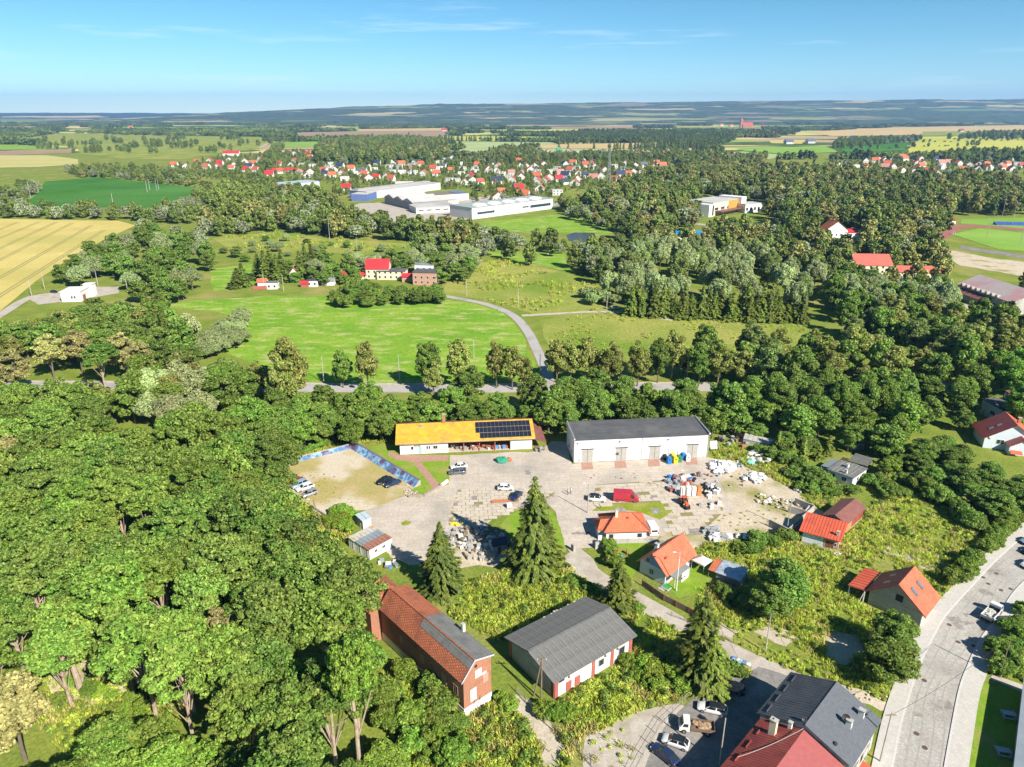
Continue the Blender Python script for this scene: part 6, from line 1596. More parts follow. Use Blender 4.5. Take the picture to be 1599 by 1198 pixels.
reg('willow', 4, lambda i: broad(180 + i, 5.2, 13, 1.5, 60, 8000, .36, f_willow, br=(.18, .32), flat=1.1, shape='dome', el=2.4))
reg('poplar', 4, lambda i: broad(200 + i, 4.4, 19, 2.5, 56, 7500, .38, f_poplar, br=(.17, .3), flat=1.5, shape='egg', el=1.8))
reg('mid', 5, lambda i: broad(220 + i, 4.8, 14, 2.0, 46, 4600, .48, f_broad, br=(.18, .32), shape='egg', limbs=5))
reg('shrub', 5, lambda i: broad(240 + i, 2.4, 3.6, .1, 34, 4200, .24, f_shrub, br=(.18, .34), shape='dome', limbs=5, tr=.08, core=.3))
def spruce_near(i):
    h, R = 18, 4.0
    v, f = spruce_crown(260 + i, h, R, 44, 20, .40); return npmesh('crown', v, f, f_spruce), MB().tube((0, 0, -.2), (0, 0, h * .95), .28, .04, 7).mesh('trunk', m_bark), R, h
reg('spruce', 3, spruce_near)
def spruce_far(i):
    h, R = 15, 2.8
    v, f = spruce_crown(270 + i, h, R, 26, 13, .55); return npmesh('crown', v, f, f_spruce), MB().tube((0, 0, -.2), (0, 0, h * .95), .22, .04, 6).mesh('trunk', m_bark), R, h
reg('spruce_mid', 3, spruce_far)

NAMES = dict(wood='broadleaf_tree', full='broadleaf_tree', mid='mid_broadleaf_tree', linden='linden_tree', cream='blossoming_tree', willow='willow_tree', poplar='poplar_tree', spruce='spruce_tree', spruce_mid='spruce_tree', shrub='shrub')  # mid trees are broadleaf trees too, with fewer and larger leaves
TREES = []
def plant(kind, x, y, h, R, label, group=None, tint=(1, 1, 1), v=None, trunk=True):
    vs = CROWN[kind]; i = len(TREES)
    if max(tint) <= 1.0 and kind not in ('spruce', 'wood'): tint = tuple(t * .6 + .4 for t in tint)
    cr, tr, R0, h0 = vs[(i * 7 + int(abs(x) * 3)) % len(vs) if v is None else v]
    o = thing(NAMES[kind], label, 'shrub' if kind == 'shrub' else 'tree', (x, y, 0), random.uniform(0, 6.28), group)
    o.scale = (R / R0, R / R0, h / h0)
    c = obj('crown', cr, o); k = random.uniform(.88, 1.12)
    c.color = (tint[0] * k, tint[1] * k * random.uniform(.96, 1.04), tint[2] * k, 1)
    if trunk: obj('trunk', tr, o)
    TREES.append((x, y)); return o
def top(kind, px, py, h, R, label, group=None, zf=.6, tint=(1, 1, 1), v=None):
    p = G(px, py, h * zf); return plant(kind, p.x, p.y, h, R, label, group, tint, v)
def wood(poly_px, dmin, kinds, hr, Rr, label, group, zc, tints=((1, 1, 1),), excl=True, seed=1, maxn=999):
    r = random.Random(seed)
    poly = [(p.x, p.y) for p in GP(poly_px, zc)]; n = 0
    for x, y in scatter(poly, dmin, 40, excl, r, maxn=maxn):
        if any((x - a) ** 2 + (y - b_) ** 2 < (dmin * .72) ** 2 for a, b_ in TREES): continue
        kd = r.choice(kinds); s = r.uniform(0, 1)
        plant(kd, x, y, hr[0] + (hr[1] - hr[0]) * s, (Rr[0] + (Rr[1] - Rr[0]) * s) * r.uniform(.9, 1.1), label[kd] if isinstance(label, dict) else label, group[kd] if isinstance(group, dict) else group, r.choice(tints)); n += 1
    return n
GREENS = ((1, 1, 1), (1.12, 1.08, 1), (.8, .86, .85), (.92, 1.0, .85), (1.22, 1.15, 1.1), (.72, .8, .8), (1.0, .96, 1.05))

# single trees one can point to
top('spruce', 835, 800, 22.5, 5.6, 'tallest dark spruce standing beside the yard lane', tint=(1.05, 1.05, 1), zf=.62, v=0)
top('spruce', 847, 815, 17, 4.2, 'second spruce grown against the tallest dark spruce', tint=(1.1, 1.1, 1), zf=.6, v=2)
top('spruce', 688, 868, 16, 4.6, 'dense spruce in front of the rubble heap', tint=(.9, .95, 1), zf=.5, v=1)
top('spruce', 1098, 985, 18, 4.6, 'tall loose spruce above the weedy bank by the lane', tint=(1.25, 1.2, 1.1), zf=.55, v=2)
top('spruce', 1112, 1030, 12, 3.6, 'shorter bright spruce in front of the tall loose spruce', tint=(1.3, 1.3, 1), zf=.5, v=0)
top('spruce', 968, 905, 11, 3.8, 'medium spruce beside the lane left of the blue house', tint=(1.15, 1.15, 1), zf=.6, v=1)
top('full', 1228, 905, 11.5, 5.6, 'big dark round tree on the slope above the lane', tint=(.62, .74, .72), v=0)
top('full', 1205, 935, 8, 4.2, 'smaller tree leaning against the big dark round tree', tint=(.72, .82, .75), v=1)
top('full', 1400, 985, 9, 4.4, 'leafy tree at the corner of the unfinished house', tint=(1, 1, .9), v=2)
top('full', 1395, 1030, 8.5, 5.0, 'wide leafy tree standing over its shadow beside the street', tint=(1.05, 1.05, .9), v=3)
top('linden', 450, 570, 25, 6.2, 'tallest pale linden left of the bright meadow road', zf=.6, tint=(1.15, 1.1, 1.1))
top('linden', 440, 600, 20, 5.2, 'green linden under the tallest pale linden', zf=.5, tint=(.85, 1.0, .8))
top('wood', 155, 560, 17, 7.0, 'round dark tree on several bare trunks beside the main road', tint=(.72, .82, .75), v=1)
for i, (x, y) in enumerate(((75, 548), (120, 540), (190, 545), (215, 560), (20, 575))):
    top('cream', x, y, 17, 6.0, 'cream flowering tree at the left behind the main road', 'cream trees at the main road', tint=(1, 1, 1))
top('cream', 345, 1000, 17, 3.8, 'narrow cream flowering tree inside the left wood', zf=.6, v=0)
top('cream', 15, 1110, 16, 5.5, 'cream flowering tree at the bottom left corner', zf=.6, v=1)
top('cream', 5, 705, 18, 5.0, 'pale cream tree at the left edge of the wood', zf=.7, v=2)
for i, (x, y, h, R) in enumerate(((240, 600, 14, 6), (280, 590, 14, 6), (310, 600, 14, 6), (270, 640, 12, 6), (310, 635, 12, 5.5), (235, 635, 11, 5))):
    top('willow', x, y, h, R, 'silver grey willow beside the main road on the left', 'silver willows by the road', zf=.55, tint=(1.05, 1.05, 1))
# lindens and trees along the main road
for i, (x, y, h, R, k) in enumerate(((533, 570, 14, 4.2, 'full'), (572, 562, 19, 4.2, 'linden'), (668, 560, 19, 5, 'full'), (676, 585, 13, 3.6, 'linden'), (715, 558, 19, 4.6, 'linden'), (775, 560, 18, 4.2, 'linden'), (800, 565, 17, 4, 'linden'), (818, 575, 13, 3.5, 'linden'),
        (870, 555, 17, 4.6, 'linden'), (892, 555, 17, 4.5, 'linden'), (918, 552, 18, 4.5, 'linden'), (955, 560, 17, 5, 'linden'), (998, 560, 17, 4.5, 'linden'), (1030, 555, 17, 4.5, 'full'), (1052, 545, 19, 5, 'linden'), (1095, 560, 16, 5, 'full'), (1125, 560, 17, 5, 'linden'), (1165, 565, 16, 5, 'linden'),
        (1205, 560, 17, 5, 'linden'), (1250, 565, 16, 5.5, 'full'), (1300, 565, 16, 5, 'linden'), (405, 585, 13, 5, 'linden'))):
    top(k, x, y, h, R, 'linden in the row along the main road' if k == 'linden' else 'darker round tree in the row along the main road', 'linden row on the main road' if k == 'linden' else 'round trees on the main road', zf=.6, tint=((1, 1, 1) if k == 'linden' else (.75, .85, .75)))
# the dense wood on the left
wood([(-60, 700), (40, 640), (130, 660), (200, 668), (330, 655), (395, 640), (440, 640), (455, 690), (442, 730), (440, 775), (490, 835), (535, 880), (565, 930), (575, 985), (560, 1050), (490, 1150), (460, 1300), (330, 1300), (340, 1180), (300, 1090), (250, 1020), (190, 980), (100, 970), (40, 1010), (-60, 1030)],
     5.3, ['wood'] * 9 + ['full'], (15, 24), (4.4, 6.8), {'wood': 'green broadleaf tree in the dense wood filling the left side', 'full': 'rounder broadleaf tree in the dense wood on the left', 'linden': 'yellowish tree in the dense wood on the left'}, {'wood': 'trees of the left wood', 'full': 'rounder trees of the left wood', 'linden': 'yellowish trees of the left wood'}, 16, GREENS, seed=3)
wood([(40, 1200), (120, 1160), (200, 1130), (290, 1120), (330, 1160), (345, 1330), (0, 1330)], 4.6, ['wood'], (10, 15), (3.8, 5.2), 'lower broadleaf tree beside the clearing at the bottom left', 'lower trees at the clearing', 10, ((1.15, 1.15, .9), (1, 1.05, .9)), seed=4)
# belt between yard and main road
wood([(385, 640), (470, 625), (600, 622), (700, 622), (800, 620), (870, 622), (990, 618), (1100, 620), (1160, 645), (1120, 655), (1080, 640), (890, 645), (860, 650), (620, 648), (590, 662), (480, 668), (440, 685), (400, 680)],
     5.0, ['full'] * 4 + ['mid'], (7, 13.5), (3.4, 5.6), {'full': 'dense tree in the green belt between yard and main road', 'mid': 'open crowned tree in the belt between yard and main road'}, {'full': 'belt trees behind the yard', 'mid': 'open crowned belt trees behind the yard'}, 7, ((.85, .95, .9), (.72, .82, .75), (1, 1.05, .9)), seed=5)
wood([(805, 606), (900, 603), (1050, 606), (1130, 604), (1300, 598), (1420, 598), (1420, 620), (1250, 624), (1100, 624), (900, 624), (810, 622)], 5.4, ['full', 'full', 'mid'], (12, 15.5), (4.6, 5.8), {'full': 'taller dense tree between warehouse roof and main road', 'mid': 'open tree between warehouse roof and main road'}, {'full': 'taller trees behind the warehouse', 'mid': 'open trees behind the warehouse'}, 8, ((.85, .95, .9), (.75, .86, .85), (1, 1.05, .9)), seed=25)
top('full', 735, 600, 15, 6, 'tall dark tree in the belt behind the yellow roof', zf=.55, tint=(.66, .76, .72))
# right side: gardens and scrub beyond the yard
wood([(1150, 625), (1250, 610), (1400, 600), (1530, 600), (1520, 640), (1440, 640), (1400, 690), (1330, 670), (1250, 680), (1190, 670)], 6.2, ['full', 'mid', 'full'], (5.5, 14), (3.2, 5.8), {'full': 'dense tree in the overgrown gardens right of the warehouse', 'mid': 'open crowned tree in the gardens right of the warehouse'}, {'full': 'garden trees right of the warehouse', 'mid': 'open garden trees right of the warehouse'}, 7, ((.72, .82, .75), (.85, .95, .9), (1.05, 1.1, .9)), seed=6)
wood([(1420, 690), (1480, 680), (1540, 720), (1610, 745), (1610, 800), (1570, 790), (1520, 770), (1440, 720)], 5.2, ['full'], (5.5, 8), (3.8, 4.8), 'bushy tree in the hedge below the right edge houses', 'bushy trees below the right houses', 5, ((.7, .82, .85), (.85, .95, .9)), seed=7)
wood([(1560, 560), (1610, 560), (1610, 640), (1570, 630)], 6, ['full'], (13, 16), (5, 6), 'big bright green tree at the right edge', 'bright trees at the right edge', 9, ((.9, 1.1, .8),), seed=8)
top('full', 1390, 725, 5.5, 3.4, 'bright yellow green bushy tree beside the flat roofed white house', tint=(1.2, 1.25, .8), v=2)
for x, y, h in ((1216, 690, 7), (1256, 700, 7), (1295, 695, 6), (1278, 705, 5), (1238, 705, 5)): top('spruce_mid', x, y, h, 1.7, 'small young conifer in the gardens right of the warehouse', 'young conifers in the gardens', zf=.5, tint=(1.6, 1.6, 1.5))
# trees beyond the main road, right
wood([(1060, 545), (1180, 545), (1250, 535), (1330, 490), (1420, 470), (1480, 490), (1610, 490), (1610, 590), (1400, 590), (1200, 580)], 7.0, ['mid', 'mid', 'linden', 'poplar'], (9, 20), (3.6, 6.2), {'mid': 'broad green tree in the woods right of the linden row', 'linden': 'yellowish linden in the woods right of the linden row', 'poplar': 'grey green poplar in the woods right of the linden row'},
     {'mid': 'broad trees of the right wood', 'linden': 'lindens of the right wood', 'poplar': 'poplars of the right wood'}, 9, ((.82, .9, .8), (1, 1, .9), (.72, .82, .75)), seed=9, maxn=110)
wood([(1290, 440), (1330, 430), (1400, 445), (1480, 440), (1490, 480), (1400, 480), (1320, 480)], 7.0, ['willow', 'mid'], (13, 17), (4.8, 5.8), {'willow': 'grey willow below the salmon red roofs', 'mid': 'green tree below the salmon red roofs'}, {'willow': 'willows below the red roofs', 'mid': 'trees below the red roofs'}, 9, ((.9, .95, .95), (.75, .85, .75)), seed=10, maxn=40)
# silver grove with a row of spruces in front
wood([(930, 400), (960, 375), (1060, 372), (1160, 385), (1240, 400), (1290, 430), (1280, 470), (1180, 465), (1080, 455), (990, 450), (950, 440)], 6.0, ['willow', 'poplar', 'willow'], (15, 20), (4.6, 6), {'willow': 'silvery willow in the grove beyond the small meadow', 'poplar': 'tall grey green poplar in the grove beyond the small meadow'}, {'willow': 'silver grove willows', 'poplar': 'silver grove poplars'}, 11, ((1, 1, 1), (1.1, 1.08, 1.05), (.85, .95, .9)), seed=11, maxn=70)
for i in range(30):
    x = 985 + i * 9.3 + random.uniform(-3, 3); y = 492 + i * .45 + random.uniform(-2, 2)
    p = G(x, y); plant('spruce_mid', p.x, p.y, random.uniform(10, 19), random.uniform(2.6, 4.2), 'spruce in the row along the edge of the silver grove', 'spruce row at the silver grove', (1.2, 1.2, 1.1))
for x, y in ((930, 470), (945, 474), (915, 466), (925, 476), (955, 478)): p = G(x, y); plant('shrub', p.x, p.y, 7, 4.2, 'silver white bush beside the spruce row and track', 'silver bushes at the grove', (1.9, 1.55, 3.6))
# left middle distance
wood([(90, 500), (150, 480), (250, 490), (300, 510), (250, 555), (150, 545), (60, 530), (-40, 560), (-60, 600), (120, 615), (200, 600), (230, 570), (320, 560), (370, 580), (400, 600), (200, 630), (-80, 660), (-80, 540)], 6.6, ['full', 'mid', 'linden', 'wood'], (11, 16), (5, 6.4), {'full': 'dense tree in the thicket left behind the main road', 'mid': 'open tree in the thicket left behind the main road', 'linden': 'yellowish tree in the thicket left behind the main road', 'wood': 'flat crowned tree in the thicket left behind the main road'},
     {'full': 'left thicket dense trees', 'mid': 'left thicket open trees', 'linden': 'left thicket yellowish trees', 'wood': 'left thicket flat trees'}, 8, GREENS, seed=12)
wood([(75, 440), (110, 400), (160, 375), (230, 360), (300, 370), (330, 400), (320, 450), (240, 470), (200, 450), (190, 430), (130, 425), (100, 450)], 7.5, ['mid', 'willow', 'mid'], (11, 16), (5, 6.5), {'mid': 'green tree in the copse above the pump station', 'willow': 'grey willow in the copse above the pump station'}, {'mid': 'copse trees above the pump station', 'willow': 'copse willows above the pump station'}, 8, ((.75, .85, .75), (.95, 1, .9)), seed=13, maxn=60)
wood([(350, 500), (385, 490), (372, 530), (330, 545), (310, 540)], 5.5, ['willow'], (6, 8), (4, 5), 'low grey willow bush jutting into the bright meadow', 'willow bushes in the meadow', 4, ((.85, .95, .8),), seed=14)
top('willow', 288, 510, 15, 6, 'round silver grey tree at the left end of the bright meadow', tint=(1.15, 1.1, 1.1))
wood([(225, 475), (250, 470), (262, 520), (230, 520)], 5, ['spruce_mid'], (14, 17), (3.6, 4.2), 'dark spruce left of the bright meadow', 'spruces left of the meadow', 8, seed=15)
for x, y, h in ((380, 447, 13), (372, 449, 11), (415, 440, 18), (424, 436, 19), (434, 441, 16), (442, 437, 18), (470, 438, 17), (478, 428, 17), (488, 422, 16), (405, 436, 15)): p = G(x, y); plant('spruce_mid', p.x, p.y, h, 5, 'dark spruce beside the cottages at the meadow', 'spruces at the cottages', (.85, .95, 1))
wood([(520, 455), (545, 440), (600, 452), (690, 452), (692, 466), (620, 470), (530, 472)], 5.5, ['full', 'shrub'], (4.5, 8), (3.2, 4.4), {'full': 'garden tree in front of the cream farmhouse', 'shrub': 'garden bush in front of the cream farmhouse'}, {'full': 'farm garden trees', 'shrub': 'farm garden bushes'}, 3, ((.82, .9, .8), (1, 1.05, .9)), seed=16)
wood([(395, 432), (430, 415), (500, 412), (560, 425), (556, 440), (500, 440), (440, 436)], 6.5, ['full', 'mid', 'shrub'], (4, 9), (3, 4.4), {'full': 'garden tree among the huts left of the farmhouse', 'mid': 'open garden tree among the huts left of the farmhouse', 'shrub': 'garden bush among the huts left of the farmhouse'}, {'full': 'hut garden trees', 'mid': 'open hut garden trees', 'shrub': 'hut garden bushes'}, 3, ((.85, .95, .9), (1.05, 1.05, .9)), seed=42)
wood([(330, 395), (420, 365), (560, 380), (690, 385), (640, 402), (500, 400), (420, 412)], 15, ['shrub', 'mid', 'willow'], (3, 9), (2.6, 4.6), {'shrub': 'single bush on the rough meadow behind the farm', 'mid': 'single tree on the rough meadow behind the farm', 'willow': 'single grey willow on the rough meadow behind the farm'}, {'shrub': 'rough meadow bushes', 'mid': 'rough meadow trees', 'willow': 'rough meadow willows'}, 3, ((.85, .95, .9), (1.05, 1.05, .9)), seed=43)
wood([(480, 425), (510, 400), (600, 400), (700, 385), (745, 395), (740, 425), (690, 430), (680, 410), (570, 415), (540, 430)], 7, ['willow', 'mid'], (8, 13), (4.6, 6), {'willow': 'grey willow behind the farmhouse', 'mid': 'green tree behind the farmhouse'}, {'willow': 'willows behind the farm', 'mid': 'trees behind the farm'}, 6, ((.9, 1, .9), (1.05, 1.05, 1)), seed=17, maxn=40)

# shrubs near the buildings and in hedges
def shrubs(pts, label, group, h=(2.5, 4), R=(1.8, 3), tint=(1, 1, 1), seed=1):
    r = random.Random(seed)
    for x, y in pts:
        p = G(x, y); s = r.random()
        if excluded(p): continue
        plant('shrub', p.x, p.y, h[0] + (h[1] - h[0]) * s, R[0] + (R[1] - R[0]) * s, label, group, tuple(t * r.uniform(.85, 1.1) for t in tint))
def line(a, b_, n, j=4, seed=1):
    r = random.Random(seed); return [(a[0] + (b_[0] - a[0]) * (i + .5) / n + r.uniform(-j, j), a[1] + (b_[1] - a[1]) * (i + .5) / n + r.uniform(-j, j)) for i in range(n)]
shrubs(line((1530, 872), (1592, 805), 9, 1, 1) + line((1536, 862), (1600, 792), 8, 1, 3), 'clipped hedge shrub along the upper street sidewalk', 'hedge on the upper street', (2.6, 3.4), (2, 2.6), (.95, 1.05, .8))
shrubs(line((1475, 925), (1520, 880), 7, 3, 2), 'round bush at the street beside the salmon roofed house', 'bushes beside the salmon roof', (3, 4), (2.2, 2.8), (.95, 1.05, .8))
shrubs(line((1370, 700), (1520, 830), 22, 16, 4), 'bush in the wild hedge across the grassy slope', 'wild hedge on the slope', (3, 5), (2.4, 3.6), (.85, .95, .9))
shrubs(line((1150, 860), (1240, 840), 8, 8, 5) + line((1090, 890), (1180, 960), 9, 10, 6), 'bush on the bank around the metal shed', 'bank bushes at the metal shed', (2, 4), (1.8, 3), (.8, .95, .9))
shrubs(line((948, 852), (962, 890), 6, 3, 7) + line((962, 850), (1000, 850), 6, 2, 8), 'garden shrub behind the hipped roof building', 'garden shrubs at the hipped roof', (2, 3.4), (1.4, 2.2), (1, 1.1, .8))
shrubs(line((780, 1095), (900, 1130), 9, 9, 9) + line((960, 1040), (1060, 1075), 8, 12, 10), 'weedy shrub around the grey roofed store', 'weedy shrubs at the store', (1.6, 3), (1.4, 2.4), (1.2, 1.25, .8))
shrubs(line((600, 985), (720, 1140), 16, 16, 11) + line((560, 1050), (700, 1180), 16, 26, 12), 'shrub below the brick building on the wood edge', 'shrubs below the brick building', (2.4, 4.5), (2, 3), (1, 1.08, .8))
shrubs(line((1190, 700), (1290, 760), 16, 14, 13), 'overgrown bush behind the junk heaps', 'bushes behind the junk', (2.5, 4.5), (2, 3.2), (.8, .95, .9))
shrubs(line((1250, 760), (1330, 775), 8, 8, 14) + line((1340, 760), (1420, 780), 8, 8, 15), 'bush between white house and brown shed', 'bushes around the brown shed', (2, 3.6), (1.8, 2.8), (.9, 1, .9))
shrubs(line((1545, 1040), (1599, 960), 12, 8, 16) + line((1560, 1050), (1610, 1000), 8, 8, 17), 'dense shrub behind the right sidewalk', 'shrubs behind the right sidewalk', (2, 4), (1.8, 2.8), (.95, 1.05, .8))
shrubs(line((1135, 1045), (1170, 1062), 6, 3, 18), 'low hedge shrub between lane and car park', 'hedge between lane and car park', (1.5, 2), (1.2, 1.6), (.9, 1, .8))
shrubs(line((520, 800), (552, 812), 6, 4, 19) + line((505, 812), (545, 825), 6, 5, 20), 'bright bush between sandy lot and site cabin', 'bushes by the site cabin', (2, 3), (1.8, 2.4), (1.2, 1.25, .8))
shrubs(line((455, 712), (600, 668), 14, 4, 21), 'bush on the bank above the blue wall', 'bushes above the blue wall', (1.5, 3), (1.6, 2.6), (1, 1.1, .8))
shrubs(line((90, 1075), (220, 1110), 10, 16, 22) + line((150, 1020), (250, 1060), 6, 12, 23), 'low bush in the sunny clearing of the wood', 'bushes in the clearing', (1.2, 2.5), (1.2, 2), (1.1, 1.15, .8))
shrubs(line((880, 900), (1000, 960), 10, 5, 24), 'low shrub along the lane bank below the spruce', 'shrubs on the lane bank', (1.2, 2.2), (1.2, 1.8), (.9, 1, .8))

# bare and dead trunks in the wood
def trunk_thing(label, px, py, h, r0, lean=(0, 0), br=3, seed=1, name='dead_tree'):
    p = G(px, py); o = thing(name, label, 'tree', (p.x, p.y, 0)); r = random.Random(seed)
    mb = MB(); a = Vector((0, 0, -.2)); b_ = Vector((lean[0], lean[1], h)); mb.tube(a, a.lerp(b_, .5), r0, r0 * .85, 9); mb.tube(a.lerp(b_, .5), b_, r0 * .85, r0 * .6, 9); mb.build('trunk', m_bark_pale, o)
    for i in range(br):
        s = a.lerp(b_, r.uniform(.45, .9)); e = s + Vector((r.uniform(-1.6, 1.6), r.uniform(-1.2, 1.2), r.uniform(1.5, 3.5))); MB().tube(s, e, r0 * .4, r0 * .15, 6).build('limb', m_bark_pale, o)
trunk_thing('thick cut bare trunk standing in the clearing', 128, 1082, 8, .55, (-.6, .2), 0, 1)
trunk_thing('tall bare leaning trunk right of the clearing', 222, 1075, 13, .42, (-2.2, .4), 3, 2)
trunk_thing('bare trunk with dead orange twigs right of the leaning trunk', 250, 1095, 12, .3, (-.4, .3), 3, 3)
trunk_thing('pale forked dead trunk low in the wood', 418, 1150, 7, .3, (.2, 0), 4, 4)
trunk_thing('bare stub trunk left of the containers', 437, 870, 5, .3, (.1, 0), 1, 5)
p = G(564, 1225); o = thing('tall_ash_tree', 'tall tree with long pale bare trunk at the bottom of the wood', 'tree', (p.x, p.y, 0))
mb = MB(); mb.tube((0, 0, 0), (.1, 0, 8), .32, .24, 9).tube((.1, 0, 8), (-.2, .2, 16), .24, .14, 8); mb.build('trunk', m_bark_pale, o)
MB().tube((.1, 0, 6), (2.2, .3, 12), .14, .07, 6).build('limb', m_bark_pale, o); MB().tube((0, 0, 9), (-1.2, .3, 14), .14, .07, 6).build('limb', m_bark_pale, o)
c = obj('crown', CROWN['wood'][2][0], o, (0, .6, 1)); c.scale = (.62, .62, 1.0); c.color = (1.1, 1.15, .9, 1); o.scale = (1.15, 1.15, 1.4)
wood([(470, 1080), (560, 1060), (620, 1090), (600, 1210), (480, 1260)], 4.2, ['full', 'shrub'], (4, 7.5), (2.6, 3.8), {'full': 'young tree in the thicket below the brick building', 'shrub': 'bush in the thicket below the brick building'}, {'full': 'young thicket trees', 'shrub': 'thicket bushes'}, 4, ((1, 1.05, .9), (.8, .9, .9), (1.2, 1.15, .9)), seed=41)

# ---- scattered stuff with geometry nodes: weeds, and the trees too far to single out
def gn_scatter(name, pts, protos_, label=None):
    """pts rows: x y z rot scale index"""
    pts = np.asarray(pts, np.float32)
    me = bpy.data.meshes.new(name); me.vertices.add(len(pts)); me.vertices.foreach_set('co', pts[:, :3].ravel())
    for nm, i, ty in (('rot', 3, 'FLOAT'), ('scl', 4, 'FLOAT'), ('idx', 5, 'INT')):
        at = me.attributes.new(nm, ty, 'POINT'); at.data.foreach_set('value', pts[:, i].astype(np.int32 if ty == 'INT' else np.float32))
    me.update()
    coll = bpy.data.collections.new(name + '_source')
    for k, pm in enumerate(protos_):
        po = bpy.data.objects.new('%s_piece_%02d' % (name, k), pm); coll.objects.link(po)
    o = bpy.data.objects.new(name, me); COL.objects.link(o)
    ng = bpy.data.node_groups.new(name, 'GeometryNodeTree')
    ng.interface.new_socket('Geometry', in_out='INPUT', socket_type='NodeSocketGeometry'); ng.interface.new_socket('Geometry', in_out='OUTPUT', socket_type='NodeSocketGeometry')
    n, l = ng.nodes, ng.links
    gi, go = n.new('NodeGroupInput'), n.new('NodeGroupOutput')
    ci = n.new('GeometryNodeCollectionInfo'); ci.inputs['Collection'].default_value = coll; ci.inputs['Separate Children'].default_value = True; ci.inputs['Reset Children'].default_value = True
    ip = n.new('GeometryNodeInstanceOnPoints'); ip.inputs['Pick Instance'].default_value = True
    def attr(nm, ty):
        a = n.new('GeometryNodeInputNamedAttribute'); a.data_type = ty; a.inputs['Name'].default_value = nm; return a.outputs['Attribute']
    cx = n.new('ShaderNodeCombineXYZ'); l.new(attr('rot', 'FLOAT'), cx.inputs['Z'])
    l.new(gi.outputs[0], ip.inputs['Points']); l.new(ci.outputs[0], ip.inputs['Instance']); l.new(attr('idx', 'INT'), ip.inputs['Instance Index'])
    l.new(cx.outputs[0], ip.inputs['Rotation']); l.new(attr('scl', 'FLOAT'), ip.inputs['Scale']); l.new(ip.outputs[0], go.inputs[0])
    md = o.modifiers.new('scatter', 'NODES'); md.node_group = ng
    return tag(o, label, kind='stuff')

def tuft(seed, n, h, spread, m, wide=.045):
    r = np.random.default_rng(seed); a = r.uniform(0, 6.28, n); b0 = np.stack([r.normal(0, spread, n), r.normal(0, spread, n), np.zeros(n)], 1)
    hh = h * r.uniform(.5, 1.2, n); d = np.stack([np.cos(a), np.sin(a)], 1); le = r.uniform(.15, .6, n)
    w = np.stack([-d[:, 1], d[:, 0], np.zeros(n)], 1) * wide
    mid = b0 + np.concatenate([d * (le * hh * .35)[:, None], (hh * .6)[:, None]], 1); tip = b0 + np.concatenate([d * (le * hh)[:, None], hh[:, None]], 1)
    v = np.stack([b0 - w * .5, b0 + w * .5, mid + w, tip, mid - w], 1).reshape(-1, 3)
    return npmesh('tuft', v, np.arange(n * 5).reshape(n, 5), m)
def leafy(seed, n, h, R, leaf, m):
    (v, f), _ = blob_crown(seed, R, 0, h, 7, n, leaf, br=(.35, .55), flat=.8, shape='dome', core=.2); return npmesh('weed', v, f, m)
weeds = [tuft(1, 34, .85, .34, f_weed), tuft(2, 34, .65, .36, f_weed), leafy(3, 130, .8, .5, .14, f_weed), leafy(4, 150, 1.0, .55, .15, f_shrub), tuft(5, 28, .7, .32, f_dry), leafy(6, 120, .6, .55, .13, f_weed)]
r = random.Random(11); rows = []
def weed_zone(px_poly, dmin, w, s=(.7, 1.3), excl=True):
    poly = [(p.x, p.y) for p in GP(px_poly)]
    for x, y in scatter(poly, dmin, 14, excl, r):
        nz = mnoise.noise(Vector((x * .09, y * .09, 0)))
        if nz < -.38 and r.random() < .75: continue
        k = r.choices(range(6), w)[0]
        n2 = mnoise.noise(Vector((x * .22, y * .22, 5)))
        if nz > .2 and r.random() < .45: k = 4
        if n2 > .4: k = r.choice((2, 3, 5))
        if n2 < -.3 and r.random() < .5: continue
        rows.append((x, y, 0, r.uniform(0, 6.28), r.uniform(*s) * (1 + nz * .4 + n2 * .3), k))
weed_zone([(700, 960), (720, 915), (790, 895), (880, 880), (900, 900), (950, 925), (1000, 960), (990, 990), (912, 935), (800, 990), (780, 1000)], .5, (5, 5, 3, 1, 1, 3), (.9, 1.5))
weed_zone([(600, 1215), (600, 1060), (690, 1080), (760, 1110), (800, 1090), (860, 1110), (990, 1020), (1030, 960), (1100, 1010), (1180, 1050), (1090, 1085), (1000, 1110), (900, 1160), (880, 1215)], .5, (4, 4, 4, 2, 1, 3), (.9, 1.5))
weed_zone([(1100, 850), (1180, 840), (1250, 850), (1350, 800), (1440, 740), (1540, 850), (1530, 890), (1470, 955), (1450, 1030), (1400, 1110), (1320, 1080), (1240, 1055), (1140, 1000), (1090, 960), (1100, 910)], .6, (5, 4, 3, 1, 4, 3), (.7, 1.25))
weed_zone([(1110, 700), (1160, 690), (1260, 740), (1330, 770), (1280, 800), (1240, 780), (1180, 750), (1120, 720)], .65, (4, 4, 2, 2, 3, 2), (.8, 1.3))
weed_zone([(440, 715), (560, 675), (610, 680), (600, 692), (556, 694), (452, 722)], .62, (5, 5, 2, 1, 1, 2), (.6, 1.1))
weed_zone([(500, 808), (556, 800), (552, 815), (545, 850), (520, 850), (480, 815), (440, 770), (436, 750)], .7, (4, 4, 3, 2, 1, 3), (.8, 1.3))
weed_zone([(1010, 852), (1060, 858), (1130, 846), (1230, 838), (1240, 850), (1180, 860), (1110, 868), (1050, 880)], .62, (4, 4, 3, 2, 1, 3), (.6, 1.1))
weed_zone([(1545, 1050), (1570, 1000), (1620, 950), (1640, 1080)], .62, (3, 3, 4, 3, 0, 3), (.8, 1.3))
weed_zone([(20, 1110), (60, 1030), (200, 1015), (300, 1080), (280, 1130), (180, 1130), (110, 1180)], .65, (4, 4, 3, 2, 0, 3), (.7, 1.2))
gn_scatter('weeds', rows, weeds, 'tall green weeds and grass growing wild between the buildings')
rows = []
